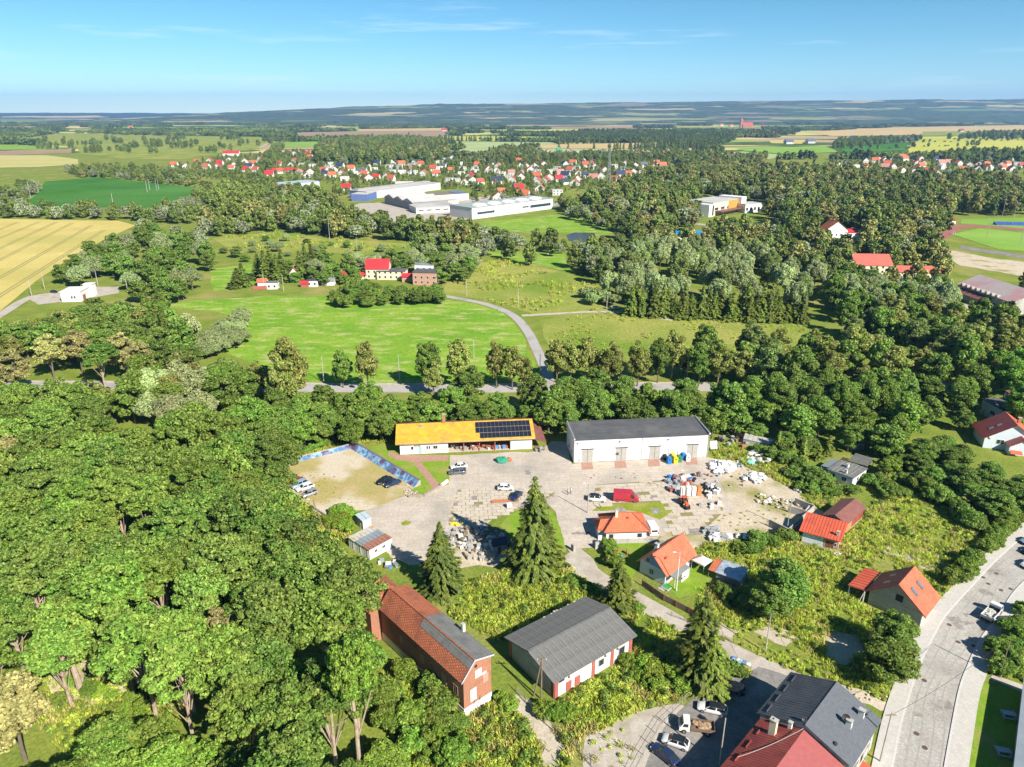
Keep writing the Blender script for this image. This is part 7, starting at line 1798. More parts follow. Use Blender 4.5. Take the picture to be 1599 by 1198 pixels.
def sparse(px_poly, dmin, s):
    poly = [(p.x, p.y) for p in GP(px_poly)]
    for x, y in scatter(poly, dmin, 12, False, r):
        if mnoise.noise(Vector((x * .05, y * .05, 4))) > .05: rows.append((x, y, 0, r.uniform(0, 6.28), r.uniform(*s), r.choice((0, 1, 5, 4))))
sparse([(690, 462), (700, 440), (720, 415), (780, 405), (880, 425), (930, 440), (955, 470), (960, 484), (835, 490), (800, 480), (740, 466)], 2.4, (1.2, 2.6))
sparse([(842, 500), (960, 489), (1250, 503), (1300, 540), (1200, 560), (880, 570)], 2.4, (.8, 1.6))
sparse([(330, 372), (430, 362), (560, 375), (700, 385), (640, 402), (520, 395), (400, 392)], 4, (1.5, 3))
sparse([(560, 790), (690, 757), (656, 757), (553, 699), (449, 724), (438, 752), (478, 790)], 1.4, (.25, .5))
sparse([(925, 798), (945, 785), (1035, 783), (1050, 800), (1030, 812), (960, 797)], .6, (.4, .8))
sparse([(1020, 838), (1150, 800), (1260, 780), (1285, 800), (1250, 830), (1130, 845)], 1.5, (.3, .7))
sparse([(912, 1145), (1000, 1108), (1060, 1098), (1035, 1150), (990, 1215), (905, 1215)], 1.2, (.6, 1.2))
gn_scatter('meadow_grass', rows, weeds, 'scattered tufts of taller grass on the meadows and lots')

# trees too far or too many to single out
def lowc(seed, R, h, z0, n, leaf, m, **kw):
    (v, f), cen = blob_crown(seed, R, z0, h, kw.pop('nb', 26), n, leaf, br=(.2, .36), **kw); return npmesh('far_crown', v, f, m)
fm = [foliage('far_dark_foliage', (.125, .19, .042), .45, (0.162, 0.203, 0.044), .2, .5), foliage('far_mid_foliage', (.175, .245, .05), .45, (0.216, 0.243, 0.050), .2, .5), foliage('far_grey_foliage', (.26, .31, .17), .45, (0.270, 0.297, 0.110), .2, .4), foliage('far_linden_foliage', (.29, .3, .09), .45, (0.324, 0.297, 0.088), .2, .5), foliage('far_spruce_foliage', (.08, .12, .034), .45, (0.108, 0.135, 0.033), .1, .4)]
farp = [lowc(301, 5, 12, .5, 1700, .72, fm[0], shape='egg'), lowc(302, 5, 13, .5, 1700, .72, fm[1], shape='egg'), lowc(303, 5.5, 11, .3, 1700, .72, fm[2], shape='dome', flat=1.1), lowc(304, 4.6, 14, .5, 1700, .7, fm[3], shape='egg')]
v, f = spruce_crown(305, 15, 3.4, 11, 8, 1.5); farp.append(npmesh('far_crown', v, f, fm[4]))
farp.append(lowc(306, 3.0, 3.6, 0, 600, .55, fm[1], shape='dome'))
def grove(seed, m_, n, R, h):
    rr = np.random.default_rng(seed); V = []; Fc = []; o = 0
    for i in range(n):
        (v, f), _ = blob_crown(seed * 50 + i, 5.5, .5, h * rr.uniform(.8, 1.15), 7, 130, 2.4, br=(.4, .55), shape='egg'); v = v + np.array([rr.uniform(-R, R), rr.uniform(-R, R), 0]); V.append(v); Fc.append(f + o); o += len(v)
    return npmesh('far_grove', np.concatenate(V), np.concatenate(Fc), m_)
farp += [grove(307, fm[0], 9, 16, 15), grove(308, fm[1], 9, 16, 14), grove(309, fm[4], 10, 15, 17)]
rows = []
NOTREE = [list(q) for q in FIELDS] + [[(p.x, p.y) for p in GP(q)] for q in ([(1280, 394), (1350, 394), (1345, 368), (1280, 366)], [(1322, 452), (1392, 455), (1392, 412), (1326, 410)], [(1398, 455), (1465, 455), (1462, 425), (1400, 425)], [(1478, 482), (1600, 500), (1600, 440), (1500, 430), (1480, 450)], [(1095, 352), (1200, 352), (1195, 318), (1095, 318)], [(1495, 400), (1640, 415), (1640, 338), (1500, 338), (1475, 350)], [(1046, 388), (1104, 388), (1104, 366), (1046, 366)], [(735, 366), (900, 352), (880, 318), (735, 335)], [(430, 308), (520, 306), (520, 286), (430, 290)], [(540, 338), (735, 345), (735, 295), (545, 300)])]
NOTREE.append([(p.x, p.y) for p in GP([(886, 366), (897, 363), (928, 364), (930, 370), (890, 371)])])
for x, y in TOWN_POS: pass
def far_wood(px_poly, dmin, w, s=(.8, 1.25), z=10, excl=True, dens=1.0, seed=1):
    rr = random.Random(seed); poly = [(p.x, p.y) for p in GP(px_poly, z)]
    for x, y in scatter(poly, dmin, 16, False, rr):
        if rr.random() > dens: continue
        if excl and (excluded((x, y)) or excluded((x, y), NOTREE)): continue
        rows.append((x, y, 0, rr.uniform(0, 6.28), rr.uniform(*s), rr.choices(range(9), w)[0]))
far_wood([(430, 287), (560, 296), (700, 290), (860, 301), (900, 318), (870, 320), (740, 311), (560, 303), (500, 302)], 9, (4, 5, 1, 1, 1, 2, 0, 0, 0), (.4, .85), z=3)
far_wood([(868, 320), (930, 305), (990, 330), (990, 356), (945, 352), (905, 340)], 8, (4, 5, 2, 2, 1, 1, 0, 0, 0), (.7, 1.2), z=5, excl=False)
far_wood([(850, 376), (885, 382), (945, 378), (950, 392), (860, 394)], 7, (3, 3, 5, 0, 2, 2, 0, 0, 0), (.5, .8), z=3, excl=False)
far_wood([(310, 295), (420, 285), (500, 298), (540, 330), (640, 350), (735, 348), (745, 385), (560, 372), (440, 358), (320, 352)], 8, (4, 5, 1, 1, 0, 1, 0, 0, 0), (1.0, 1.6))
far_wood([(340, 300), (400, 295), (400, 330), (340, 330)], 9, (5, 5, 0, 0, 0, 0, 0, 0, 0), (1.6, 2.0))
far_wood([(735, 355), (860, 365), (900, 385), (930, 370), (960, 385), (930, 440), (880, 420), (800, 405), (740, 395)], 8, (3, 3, 5, 0, 1, 2, 0, 0, 0), (.8, 1.3))
far_wood([(1000, 335), (1100, 345), (1230, 360), (1330, 380), (1330, 425), (1260, 410), (1160, 390), (1080, 378), (1000, 368), (960, 360)], 8, (4, 4, 1, 4, 0, 1, 0, 0, 0), (1.0, 1.5))
far_wood([(920, 300), (1000, 285), (1090, 290), (1090, 335), (1000, 335), (920, 318)], 9, (4, 5, 2, 2, 0, 0, 0, 0, 0), (1.2, 1.8))
far_wood([(1000, 272), (1110, 258), (1200, 260), (1300, 265), (1400, 275), (1500, 275), (1620, 285), (1620, 335), (1500, 340), (1470, 350), (1400, 372), (1330, 380), (1230, 345), (1180, 305), (1090, 290)], 9, (6, 6, 1, 4, 1, 0, 0, 0, 0), (1.1, 1.8))
far_wood([(1330, 380), (1400, 372), (1455, 365), (1470, 390), (1480, 420), (1400, 440), (1330, 425)], 8, (4, 4, 2, 3, 0, 1, 0, 0, 0), (1.0, 1.4))
far_wood([(1480, 425), (1520, 410), (1620, 420), (1620, 450), (1560, 440)], 9, (4, 4, 0, 2, 0, 1, 0, 0, 0), (1.0, 1.4), dens=.5)
far_wood([(1490, 480), (1620, 490), (1620, 520), (1500, 500)], 8, (4, 4, 0, 2, 2, 1, 0, 0, 0), (.9, 1.3))
far_wood([(-120, 318), (0, 300), (60, 285), (70, 300), (40, 325), (160, 326), (260, 328), (310, 310), (330, 345), (225, 340), (180, 343), (0, 340), (-120, 342)], 9, (3, 4, 5, 0, 0, 3, 0, 0, 0), (.7, 1.3), z=4)
far_wood([(100, 265), (200, 262), (320, 270), (300, 292), (210, 282), (140, 278)], 9, (5, 5, 1, 1, 0, 2, 0, 0, 0), (.7, 1.2), z=4)
far_wood([(200, 345), (310, 335), (330, 365), (240, 360)], 10, (3, 4, 5, 0, 0, 2, 0, 0, 0), (.8, 1.3), dens=.7)
# gardens between the town houses
def near_house(x, y, d): return any((x - a) ** 2 + (y - b_) ** 2 < d * d for a, b_ in TOWN_POS)
rr = random.Random(31)
for pp, dm in (([(260, 262), (330, 250), (460, 237), (560, 240), (700, 242), (900, 238), (1060, 236), (1110, 252), (1060, 270), (960, 290), (860, 305), (780, 300), (700, 295), (600, 300), (480, 292), (380, 285), (270, 275)], 8), ([(1290, 255), (1400, 240), (1620, 245), (1620, 275), (1400, 278), (1300, 268)], 12)):
    poly = [(p.x, p.y) for p in GP(pp)]
    for x, y in scatter(poly, dm, 14, False, rr):
        if near_house(x, y, 10) or near_house(x, y + 14, 8): 
            if rr.random() < .92: continue
        if excluded((x, y), NOTREE) or excluded((x, y)): continue
        rows.append((x, y, 0, rr.uniform(0, 6.28), rr.uniform(.3, .75), rr.choices(range(9), (4, 5, 1, 1, 1, 3, 0, 0, 0))[0]))
# named far woods and plantations
far_wood([(492, 238), (500, 222), (560, 215), (640, 214), (690, 220), (702, 240), (640, 246), (500, 248)], 11, (5, 5, 1, 1, 1, 0, 0, 0, 0), (1.3, 1.9), z=12)
far_wood([(682, 214), (760, 211), (870, 210), (880, 206), (1000, 204), (1110, 206), (1150, 212), (1105, 230), (1000, 227), (872, 226), (866, 216), (690, 217)], 14, (0, 1, 0, 0, 8, 0, 0, 0, 0), (1.1, 1.5), z=12)
far_wood([(750, 240), (800, 225), (850, 238), (800, 246)], 11, (5, 5, 1, 1, 1, 0, 0, 0, 0), (1.1, 1.6))
far_wood([(1050, 250), (1060, 236), (1110, 240), (1120, 228), (1140, 234), (1200, 240), (1190, 252), (1100, 262)], 11, (5, 5, 3, 1, 0, 0, 0, 0, 0), (1.0, 1.5))
far_wood([(700, 248), (900, 238), (1050, 238), (1050, 244), (900, 246), (700, 254)], 12, (5, 5, 1, 1, 1, 2, 0, 0, 0), (.9, 1.3))
far_wood([(-100, 212), (90, 206), (300, 200), (440, 197), (440, 207), (420, 217), (270, 215), (110, 214), (60, 222), (-100, 232)], 22, (1, 1, 0, 0, 0, 0, 4, 4, 1), (.8, 1.1), z=8, dens=.8)
for i in range(40):   # park trees on the dry pasture
    x = rr.uniform(40, 420); y = rr.uniform(214, 240) if i % 3 else 228 + rr.uniform(-4, 4); p = G(x, y)
    for k in range(rr.randint(1, 6)): rows.append((p.x + k * 11 + rr.uniform(-6, 6), p.y + rr.uniform(-8, 8), 0, rr.uniform(0, 6), rr.uniform(.9, 1.6), rr.choice((0, 1))))
far_wood([(400, 250), (440, 215), (470, 205), (474, 212), (440, 228), (420, 262)], 12, (5, 5, 0, 0, 0, 1, 0, 0, 0), (1, 1.4))
for yy, n in ((226, 26), (233, 20)):   # hedges on the right plain
    for i in range(n): p = G(1320 + i * 11 + rr.uniform(-5, 5), yy + rr.uniform(-1, 1) - i * .25); rows.append((p.x, p.y, 0, rr.uniform(0, 6), rr.uniform(.8, 1.5), rr.choice((0, 1, 5))))
far_wood([(1300, 226), (1310, 217), (1440, 212), (1440, 216), (1330, 224)], 13, (5, 5, 1, 0, 0, 2, 0, 0, 0), (1, 1.6), excl=False, dens=.8)
far_wood([(1470, 240), (1520, 232), (1620, 236), (1620, 248), (1480, 250)], 13, (5, 5, 1, 0, 1, 2, 0, 0, 0), (1, 1.6), excl=False, dens=.8)
far_wood([(1480, 214), (1560, 206), (1620, 208), (1620, 214)], 20, (5, 5, 1, 0, 1, 2, 0, 0, 0), (1.3, 2), excl=False, dens=.8)
# wooded patches across the far plain
cnt = 0
for _ in range(60000):
    y = 1500 + 4300 * rr.random() ** .8; x = rr.uniform(-1, 1) * (y * .78 + 120)
    nz = mnoise.noise(Vector((x * .0009, y * .0028, 7))) + .45 * mnoise.noise(Vector((x * .004, y * .006, 2)))
    if nz < .24: continue
    if excluded((x, y), NOTREE): continue
    rows.append((x, y, 0, rr.uniform(0, 6.28), rr.uniform(.75, 1.1), 6 + rr.randint(0, 2))); cnt += 1
    if cnt > 9000: break
gn_scatter('far_woodland', rows, farp, 'woods, hedges and garden trees of the town and the plain beyond')
print('TREES', len(TREES), 'FAR', len(rows))


# ------------------------------------------------------------------ walls, fences, poles, yard goods, people
m_graf = mat('blue_graffiti', (.08, .19, .42), (.35, .55, .7), scale=.7, c3=(.12, .08, .18), scale3=.35, lo3=.52, hi3=.6, lo=.42, hi=.58)
def wall_run(name, label, cat, pts, h, t, m, top_m=None, slope=0, face=None):
    o = thing(name, label, cat, (pts[0].x, pts[0].y, 0))
    for a, b_ in zip(pts, pts[1:]):
        d = (b_ - a); L = d.length; rz = math.atan2(d.y, d.x); l0 = (a.x - pts[0].x, a.y - pts[0].y, 0)
        MB().prism([(-t / 2 - slope, 0), (t / 2, 0), (t / 2, h), (-t / 2, h)], 0, L, 'x').build('wall', m, o, l0, rz)
        if top_m: MB().box(-.05, L + .05, -t / 2 - .06, t / 2 + .06, h, h + .1).build('coping', top_m, o, l0, rz)
        if face: MB().slab([(.1, -t / 2 - slope - .03, .08), (L - .1, -t / 2 - slope - .03, .08), (L - .1, -t / 2 - .03, h - .02), (.1, -t / 2 - .03, h - .02)], .02).build('painted_face', face, o, l0, rz)
    return o
wall_run('retaining_wall', 'low concrete retaining wall with blue graffiti at the sandy lot', 'wall', [G(452, 724), G(556, 698)], 1.3, .35, m_concw, m_concw, .15, m_graf)
wall_run('painted_bank', 'sloping bank wall painted bright blue along the sandy lot', 'wall', [G(556, 698), G(656, 758)], 1.5, .4, m_concw, mat('dark_coping', (.2, .16, .17)), 1.6, m_graf)
wall_run('stone_wall', 'low rough stone wall at the lawn corner above the yard', 'wall', [G(638, 777), G(662, 776), G(690, 760)], .7, .5, mat('rough_stone', (.3, .24, .21), (.4, .34, .29), scale=2, bump=.1))
wall_run('stone_wall', 'short white wall end beside the brick path', 'wall', [G(689, 760), G(699, 753)], .8, .5, m_white)
wall_run('lot_kerb_wall', 'low crumbling wall between sandy lot and wood', 'wall', [G(477, 786), G(507, 806)], .7, .3, m_concw)
# rubble stones by the blue bank
for i in range(26):
    r = random.Random(i); p = G(r.uniform(630, 652), r.uniform(755, 775)); MBm = MB().lump((0, 0, .15), r.uniform(.2, .5), r.uniform(.2, .4), .25, i, .3, 6, 4)
    tag(MBm.build('stone', mat('pinkish_stone', (.4, .3, .27), (.5, .42, .38), scale=1), None, (p.x, p.y, 0)), 'loose stone in the heap at the end of the blue bank', 'stone', 'stones by the blue bank')

def pole(label, px, py, h, r0=.13, m=None, lamp=False, arm=False, name='utility_pole', brace=None, cat='pole', group=None):
    p = G(px, py); o = thing(name, label, cat, (p.x, p.y, 0), 0, group)
    MB().tube((0, 0, -.2), (0, 0, h), r0, r0 * .65, 8).build('post', m or m_concw, o)
    if lamp:
        MB().tube((0, 0, h - .1), (-.9, -.1, h + .25), .04).build('arm', m_door_g, o); MB().rbox((-1.1, -.12, h + .25), .6, .22, .12).build('lamp_head', m_frame, o)
    if arm:
        MB().rbox((0, 0, h - .5), 1.6, .1, .12).build('crossarm', m_wood, o)
        for x in (-.7, 0, .7): MB().tube((x, 0, h - .44), (x, 0, h - .2), .05).build('insulator', m_frame, o)
    if brace: MB().tube((brace[0], brace[1], -.1), (0, 0, h * .97), r0, r0 * .7, 8).build('brace', m or m_concw, o)
    return o, p
pole('concrete lamp pole casting a long shadow beside the white suv', 917.5, 801, 7.8, lamp=True, name='street_lamp', cat='street lamp')
pole('thin lamp pole behind the brick pallets', 1069, 778, 7.5, .1, lamp=True, name='street_lamp', cat='street lamp')
pole('white lamp pole in front of the blue house', 1056, 923, 9.0, .12, m_frame, lamp=True, name='street_lamp', cat='street lamp')
pole('pale concrete pole on the bank above the lane', 1195, 1018, 8.2, .13)
pole('double leg wooden pole at the corner of the grey roofed store', 845, 1092, 8.5, .14, m_wood, arm=True, brace=(-1.2, .6))
pole('pale pole rising from the car park edge', 1123, 1195, 9, .13, m_concw)
pole('lattice topped pole at the street beside the grey metal roof', 1374, 1190, 9.5, .14, m_concw, arm=True)
pole('wooden pole between lot and wood with two braces', 494, 822, 7, .12, m_wood, brace=(1.6, -.4), lamp=True)
pole('tall pole at the sandy lot corner of concrete bins', 1229, 826, 8, .12, m_concw)
pole('leaning pole behind the right sidewalk', 1560, 1058, 8, .1, m_wood)
pole('wooden pole beside the teal tarpaulin', 1439, 752, 5.5, .11, m_wood)
for i, (x, y, h) in enumerate(((506, 598, 10), (624, 596, 10), (1072, 592, 10), (1377, 600, 11), (1296, 590, 9), (740, 560, 8), (1012, 575, 9), (843, 590, 9))): pole('utility pole on the verge of the main road', x, y, h, .16, m_concw, group='poles along the main road')
for i, (x, y, h) in enumerate(((50, 463, 9), (70, 452, 9), (153, 446, 9), (200, 458, 8), (286, 466, 9), (413, 452, 9), (443, 455, 9), (523, 455, 9), (729, 463, 9), (809, 478, 9), (558, 396, 11), (515, 375, 18), (663, 388, 10), (947, 490, 9), (1083, 492, 9))): pole('utility pole in the meadows beyond the main road', x, y, h, .18, m_concw, group='meadow utility poles')
for i, (x, y, h) in enumerate(((230, 300, 13), (234, 297, 13), (245, 298, 13), (248, 296, 13), (48, 309, 17), (60, 300, 12), (63, 298, 12), (178, 326, 15), (1005, 300, 12), (963, 300, 12))): pole('double pole of the power line crossing the bean field', x, y, h, .3, m_concw, group='power line poles on the fields')
p = G(950, 294); o = thing('radio_mast', 'tall grey lattice radio mast in the town', 'mast', (p.x, p.y, 0))
for sx, sy in ((-1, -1), (1, -1), (1, 1), (-1, 1)): MB().tube((sx * 1.8, sy * 1.8, 0), (sx * .5, sy * .5, 48), .22, .14, 5).build('leg', m_alu, o)
for i in range(12):
    z = i * 4; w = 1.8 - 1.3 * z / 48; w2 = 1.8 - 1.3 * (z + 4) / 48; mb = MB()
    for (ax, ay), (bx, by) in (((-1, -1), (1, -1)), ((1, -1), (1, 1)), ((1, 1), (-1, 1)), ((-1, 1), (-1, -1))): mb.tube((ax * w, ay * w, z), (bx * w2, by * w2, z + 4), .1, .1, 4)
    mb.build('bracing', m_alu, o)
for x, y, h in ((1468, 362, 16), (1482, 356, 15), (1562, 350, 24), (1580, 352, 20), (1540, 374, 15), (1592, 385, 18)): pole('thin floodlight mast at the sports ground', x, y, h, .18, m_alu, lamp=True, name='floodlight_mast', cat='floodlight', group='sports ground floodlights')
# stadium bits
b = Bld('grandstand', 'low blue seated grandstand beside the running track', 'grandstand', G(1556, 352), -.12, 40, 7)
for i in range(3): b.part('seat_row', MB().box(0, 40, i * 2, i * 2 + 1.9, 0, .8 + i * .8), mat('blue_seat', (.05, .1, .35), (.08, .14, .4), scale=.3))
p = G(1491, 368); o = thing('goal', 'white football goal on the sports pitch', 'goal', (p.x, p.y, 0), 1.2)
MB().tube((0, 0, 0), (0, 0, 2.6), .1).build('post', m_frame, o); MB().tube((7.3, 0, 0), (7.3, 0, 2.6), .1).build('post', m_frame, o); MB().tube((0, 0, 2.6), (7.3, 0, 2.6), .1).build('crossbar', m_frame, o)
p = G(1481, 350); o = thing('red_kiosk', 'little red topped kiosk at the running track', 'kiosk', (p.x, p.y, 0)); MB().box(0, 6, 0, 4, 0, 3).build('wall', m_white, o); MB().slab([(-.5, -.5, 3.2), (6.5, -.5, 3.2), (6.5, 4.5, 4), (-.5, 4.5, 4)], .3).build('roof', m_redbright, o)

# fences
def fence(label, pts, h, seg, m_post, m_panel, panel=True, pw=.14):
    o = thing('fence', label, 'fence', (pts[0].x, pts[0].y, 0))
    base = pts[0]
    for a, b_ in zip(pts, pts[1:]):
        d = b_ - a; L = d.length; n = max(1, round(L / seg)); rz = math.atan2(d.y, d.x)
        for i in range(n + (1 if b_ is pts[-1] else 0)):
            q = a + d * (i / n) - base
            MB().box(-pw / 2, pw / 2, -pw / 2, pw / 2, 0, h + .1).build('post', m_post, o, (q.x, q.y, 0), rz)
        for i in range(n):
            q = a + d * (i / n) - base; w = L / n
            if panel: MB().box(pw / 2, w - pw / 2, -.03, .03, .1, h).build('panel', m_panel, o, (q.x, q.y, 0), rz)
            else:
                mb = MB()
                for k in range(3): mb.box(pw / 2, w - pw / 2, -.012, .012, h * (.15 + .38 * k), h * (.15 + .38 * k) + .03)
                for k in range(int(w / .25)): mb.box(k * .25, k * .25 + .012, -.006, .006, .05, h)
                mb.build('panel', m_panel, o, (q.x, q.y, 0), rz)
    return o
fence('brown panel fence with red posts along the lane below the blue house', [G(1003, 915), G(1036, 938), G(1075, 958), G(1085, 964)], 1.4, 2.6, mat('red_post', (.3, .1, .08)), mat('brown_panel', (.2, .14, .1), (.27, .2, .15), scale=2), pw=.22)
fence('dark wire fence between dirt path and the grey roofed store', [G(806, 1080), G(850, 1130), G(905, 1175), G(940, 1215)], 1.5, 2.6, m_wood, m_door_g, False, .1)
fence('thin mesh fence along the car park edge', [G(1078, 1088), G(1035, 1130), G(1005, 1180), G(990, 1210)], 1.5, 2.8, m_door_g, m_door_g, False, .09)
fence('grey concrete panel fence behind the hipped roof building', [G(946, 850), G(1015, 848), G(1045, 855)], 1.3, 2.5, m_concw, m_concw)
fence('brown board fence by the garden at the right edge', [G(1535, 648), G(1560, 640), G(1572, 652)], 1.8, 2.5, m_wood, m_wood)
fence('grey panel fence of the garden strip behind the warehouse', [G(1125, 655), G(1150, 682), G(1162, 690)], 1.8, 2.5, m_concw, m_wood)
fence('white garden fence between slope and lane', [G(1048, 962), G(1110, 985), G(1145, 1005)], .9, 3, m_wood, m_door_g, False, .08)
fence('red slat fence at the meadow beside the white hut', [G(395, 453), G(417, 452)], 2.0, 3, m_redpaint, m_redpaint)
# concrete bins on the right of the yard
for i, (pp, lb) in enumerate(((((1200, 822), (1232, 838), (1247, 828)), 'nearest grey concrete bay wall at the yard end'), (((1230, 800), (1256, 808), (1262, 800)), 'middle grey concrete bay wall at the yard end'), (((1240, 788), (1270, 800), (1231, 836)), 'long pale concrete bay wall running toward the red shed'))):
    wall_run('bay_wall', lb, 'wall', [G(*q) for q in pp], 1.9, .25, m_concw)
gate = wall_run('gate_pillar', 'low gate pillar left of the yard drive', 'gate pillar', [G(893, 858), G(897, 862)], 1.6, .5, m_concw)
wall_run('gate_pillar', 'low gate pillar right of the yard drive', 'gate pillar', [G(929, 857), G(935, 856)], 1.6, .5, m_concw)

# recycling bins by the warehouse
def bin_(label, px, py, m, h=1.5, w=1.25, group='recycling containers'):
    p = G(px, py); o = thing('recycling_bin', label, 'bin', (p.x, p.y, .06), .1, group)
    MB().prism([(-w * .42, 0), (w * .42, 0), (w / 2, h), (-w / 2, h)], -w * .5, w * .5, 'y').build('body', m, o); MB().prism([(-w * .52, h), (w * .52, h), (w * .35, h + .35), (-w * .35, h + .35)], -w * .52, w * .52, 'y').build('lid', m, o)
    MB().box(-w * .2, w * .2, -w * .53, -w * .5, h * .8, h * .95).build('slot', m_dark, o)
m_yb = mat('yellow_plastic', (.75, .62, .02)); m_bb = mat('blue_plastic', (.02, .2, .55)); m_gb = mat('green_plastic', (.05, .22, .09)); 
bin_('blue recycling bin before the warehouse wall', 1044.5, 723.5, m_bb); bin_('front yellow recycling bin before the warehouse wall', 1054, 723, m_yb); bin_('back yellow recycling bin before the warehouse wall', 1051, 719, m_yb)
bin_('green recycling bin before the warehouse wall', 1060, 721, m_gb); bin_('smaller blue bin right of the green bin', 1067, 717.5, m_bb); bin_('white rounded bin beside the last warehouse door', 1073.5, 719.5, m_frame)
bin_('dark bin left of the blue recycling bin', 1038, 718, m_trim, 1.2, 1.0)
# brick pallets
for i, (x, mt, lb) in enumerate(((1065, m_white, 'leftmost tall pallet wrapped in white'), (1074.5, m_white, 'second tall white pallet with orange edge'), (1082.5, m_white, 'third tall white pallet with orange edge'), (1090.5, mat('orange_brick_pack', (.68, .2, .05), (.74, .25, .08), scale=2), 'tall pallet of bright orange bricks'))):
    p = G(x, 774.5 - i * .4); o = thing('brick_pallet', lb + ' in the yard heap', 'pallet', (p.x, p.y, .05), .12, 'tall pallets in the yard')
    MB().box(-.55, .55, -.5, .5, 0, .14).build('pallet', m_wood, o); MB().box(-.52, .52, -.48, .48, .14, 1.25).build('pack', mt, o); MB().box(-.5, .5, -.46, .46, 1.27, 2.4).build('pack', mt, o)
    if i: MB().box(.525, .56, -.4, .45, .2, 2.35).build('brick_edge', MATS.get('orange_brick_pack') or m_tile_o, o)
# assorted yard goods: every item a thing of its own
m_big = mat('white_bag', (.72, .71, .7), (.8, .79, .78), scale=1.5, c3=(.55, .54, .52), scale3=1); m_gbag = mat('grey_sheet_goods', (.3, .31, .33), (.4, .41, .43), scale=1.5)
def bags(cx, cy, rx, ry, n, label, group, m, s=(.4, .7), seed=1, name='bulk_bag', cat='bag', stack=.0, box=False):
    r = random.Random(seed)
    for i in range(n):
        a = r.uniform(0, 6.28); q = math.sqrt(r.random()); p = G(cx + rx * q * math.cos(a), cy + ry * q * math.sin(a)); k = r.uniform(*s); z = stack * (1 - q) * r.random()
        mb = MB()
        if box: mb.rbox((0, 0, k * .5), k * 1.3, k, k, 0, 0)
        else: mb.lump((0, 0, k * .55), k, k * .85, k * .6, i + seed * 31, .16, 9, 6)
        o = mb.build(name, r.choice(m) if isinstance(m, list) else m, None, (p.x, p.y, .03 + z), r.uniform(0, 3)); tag(o, label, cat, group)
        if box: o.rotation_euler.x = r.uniform(-.12, .12)
bags(1127, 731, 21, 9, 60, 'white bulk bag in the heap right of the warehouse', 'white bags right of the warehouse', m_big, (.5, .95), 1, stack=1.0)
bags(1177, 748, 17, 8, 28, 'white bulk bag in the heap on the rough ground', 'white bags on the rough ground', m_big, (.5, .95), 2, stack=.5)
bags(1186, 715, 20, 10, 44, 'pale sack in the junk heap at the bushes', 'pale junk sacks at the bushes', [m_big, m_gbag, m_big], (.4, .8), 3, stack=.7)
bags(1195, 780, 14, 9, 30, 'small pale sack at the edge of the bare ground', 'pale sacks on the bare ground', [m_big, m_sand], (.3, .55), 4)
bags(1060, 752, 24, 7, 34, 'grey or dark crate of goods behind the tall pallets', 'goods behind the pallets', [m_gbag, m_trim, m_galv, m_redpaint, m_big, m_bb], (.5, 1.0), 5, 'goods_crate', 'crate', .5, True)
bags(1110, 768, 14, 11, 20, 'grey crate of goods right of the tall pallets', 'goods right of the pallets', [m_gbag, m_big, m_trim, m_big], (.5, 1.0), 6, 'goods_crate', 'crate', .3, True)
bags(1050, 765, 8, 8, 8, 'blue grey crate left of the tall pallets', 'goods left of the pallets', [m_gbag, m_bluepaint, m_redpaint], (.6, 1.1), 7, 'goods_crate', 'crate', .2, True)
bags(1107, 790, 22, 4, 5, 'pale box standing alone on the slabs', 'boxes on the slabs', [m_big, m_galv], (.6, .9), 8, 'goods_crate', 'crate', 0, True)
bags(1110, 831, 14, 5, 12, 'grey concrete well ring block beside the grass', 'grey blocks beside the grass', [m_gbag, m_galv, m_gbag], (.6, 1.0), 9, 'concrete_block', 'block', .3, True)
bags(1122, 842, 18, 6, 22, 'pale stacked block on the pallets above the blue house', 'pale blocks above the blue house', [m_big, m_gbag, m_concw], (.6, 1.1), 10, 'concrete_block', 'block', .6, True)
bags(1168, 838, 22, 5, 16, 'white bag on the grass above the metal shed', 'white bags above the metal shed', m_big, (.4, .8), 11)
bags(742, 843, 46, 19, 120, 'pale concrete lump in the rubble heap behind the spruce', 'rubble behind the spruce', [m_concw, m_big, m_concw, m_sand, m_gbag, m_wood], (.25, .85), 12, 'rubble_block', 'rubble', .9, True)
bags(752, 870, 28, 6, 18, 'pale stone block on the near side of the rubble heap', 'stone blocks by the rubble', [m_concw, m_sand], (.5, .9), 13, 'rubble_block', 'rubble', .2, True)
bags(607, 882, 18, 6, 8, 'junk crate behind the site containers', 'junk behind the containers', [m_big, m_galv, m_bluepaint], (.5, .9), 14, 'goods_crate', 'crate', 0, True)
bags(1225, 788, 22, 8, 26, 'rubble lump at the end of the bare ground', 'rubble at the bare ground end', [m_concw, m_sand], (.3, .6), 15, 'rubble_block', 'rubble', .2)
bags(1250, 762, 20, 8, 26, 'rubble lump below the garden bushes', 'rubble below the bushes', [m_concw, m_sand, m_gbag], (.3, .6), 16, 'rubble_block', 'rubble', .2)
bags(1145, 690, 24, 14, 30, 'dark scrap crate in the garden strip behind the warehouse', 'scrap behind the warehouse', [m_wood, m_gbag, m_trim, m_brick], (.5, 1.0), 17, 'scrap_crate', 'crate', .2, True)
bags(748, 699, 45, 4, 40, 'stored tool or crate inside the open shed', 'goods in the open shed', [m_gbag, m_redpaint, m_tile_o, m_big, m_wood, m_bluepaint], (.4, .9), 18, 'stored_crate', 'crate', .8, True)
bags(843, 703, 9, 4, 12, 'scrap item under the lean-to roof', 'goods under the lean-to', [m_gbag, m_wood, m_trim], (.4, .7), 19, 'stored_crate', 'crate', .3, True)
bags(1350, 1085, 40, 12, 20, 'pale stone in the dug ground beside the grey metal roof', 'stones beside the grey metal roof', [m_sand, m_concw], (.12, .3), 20, 'stone', 'stone')
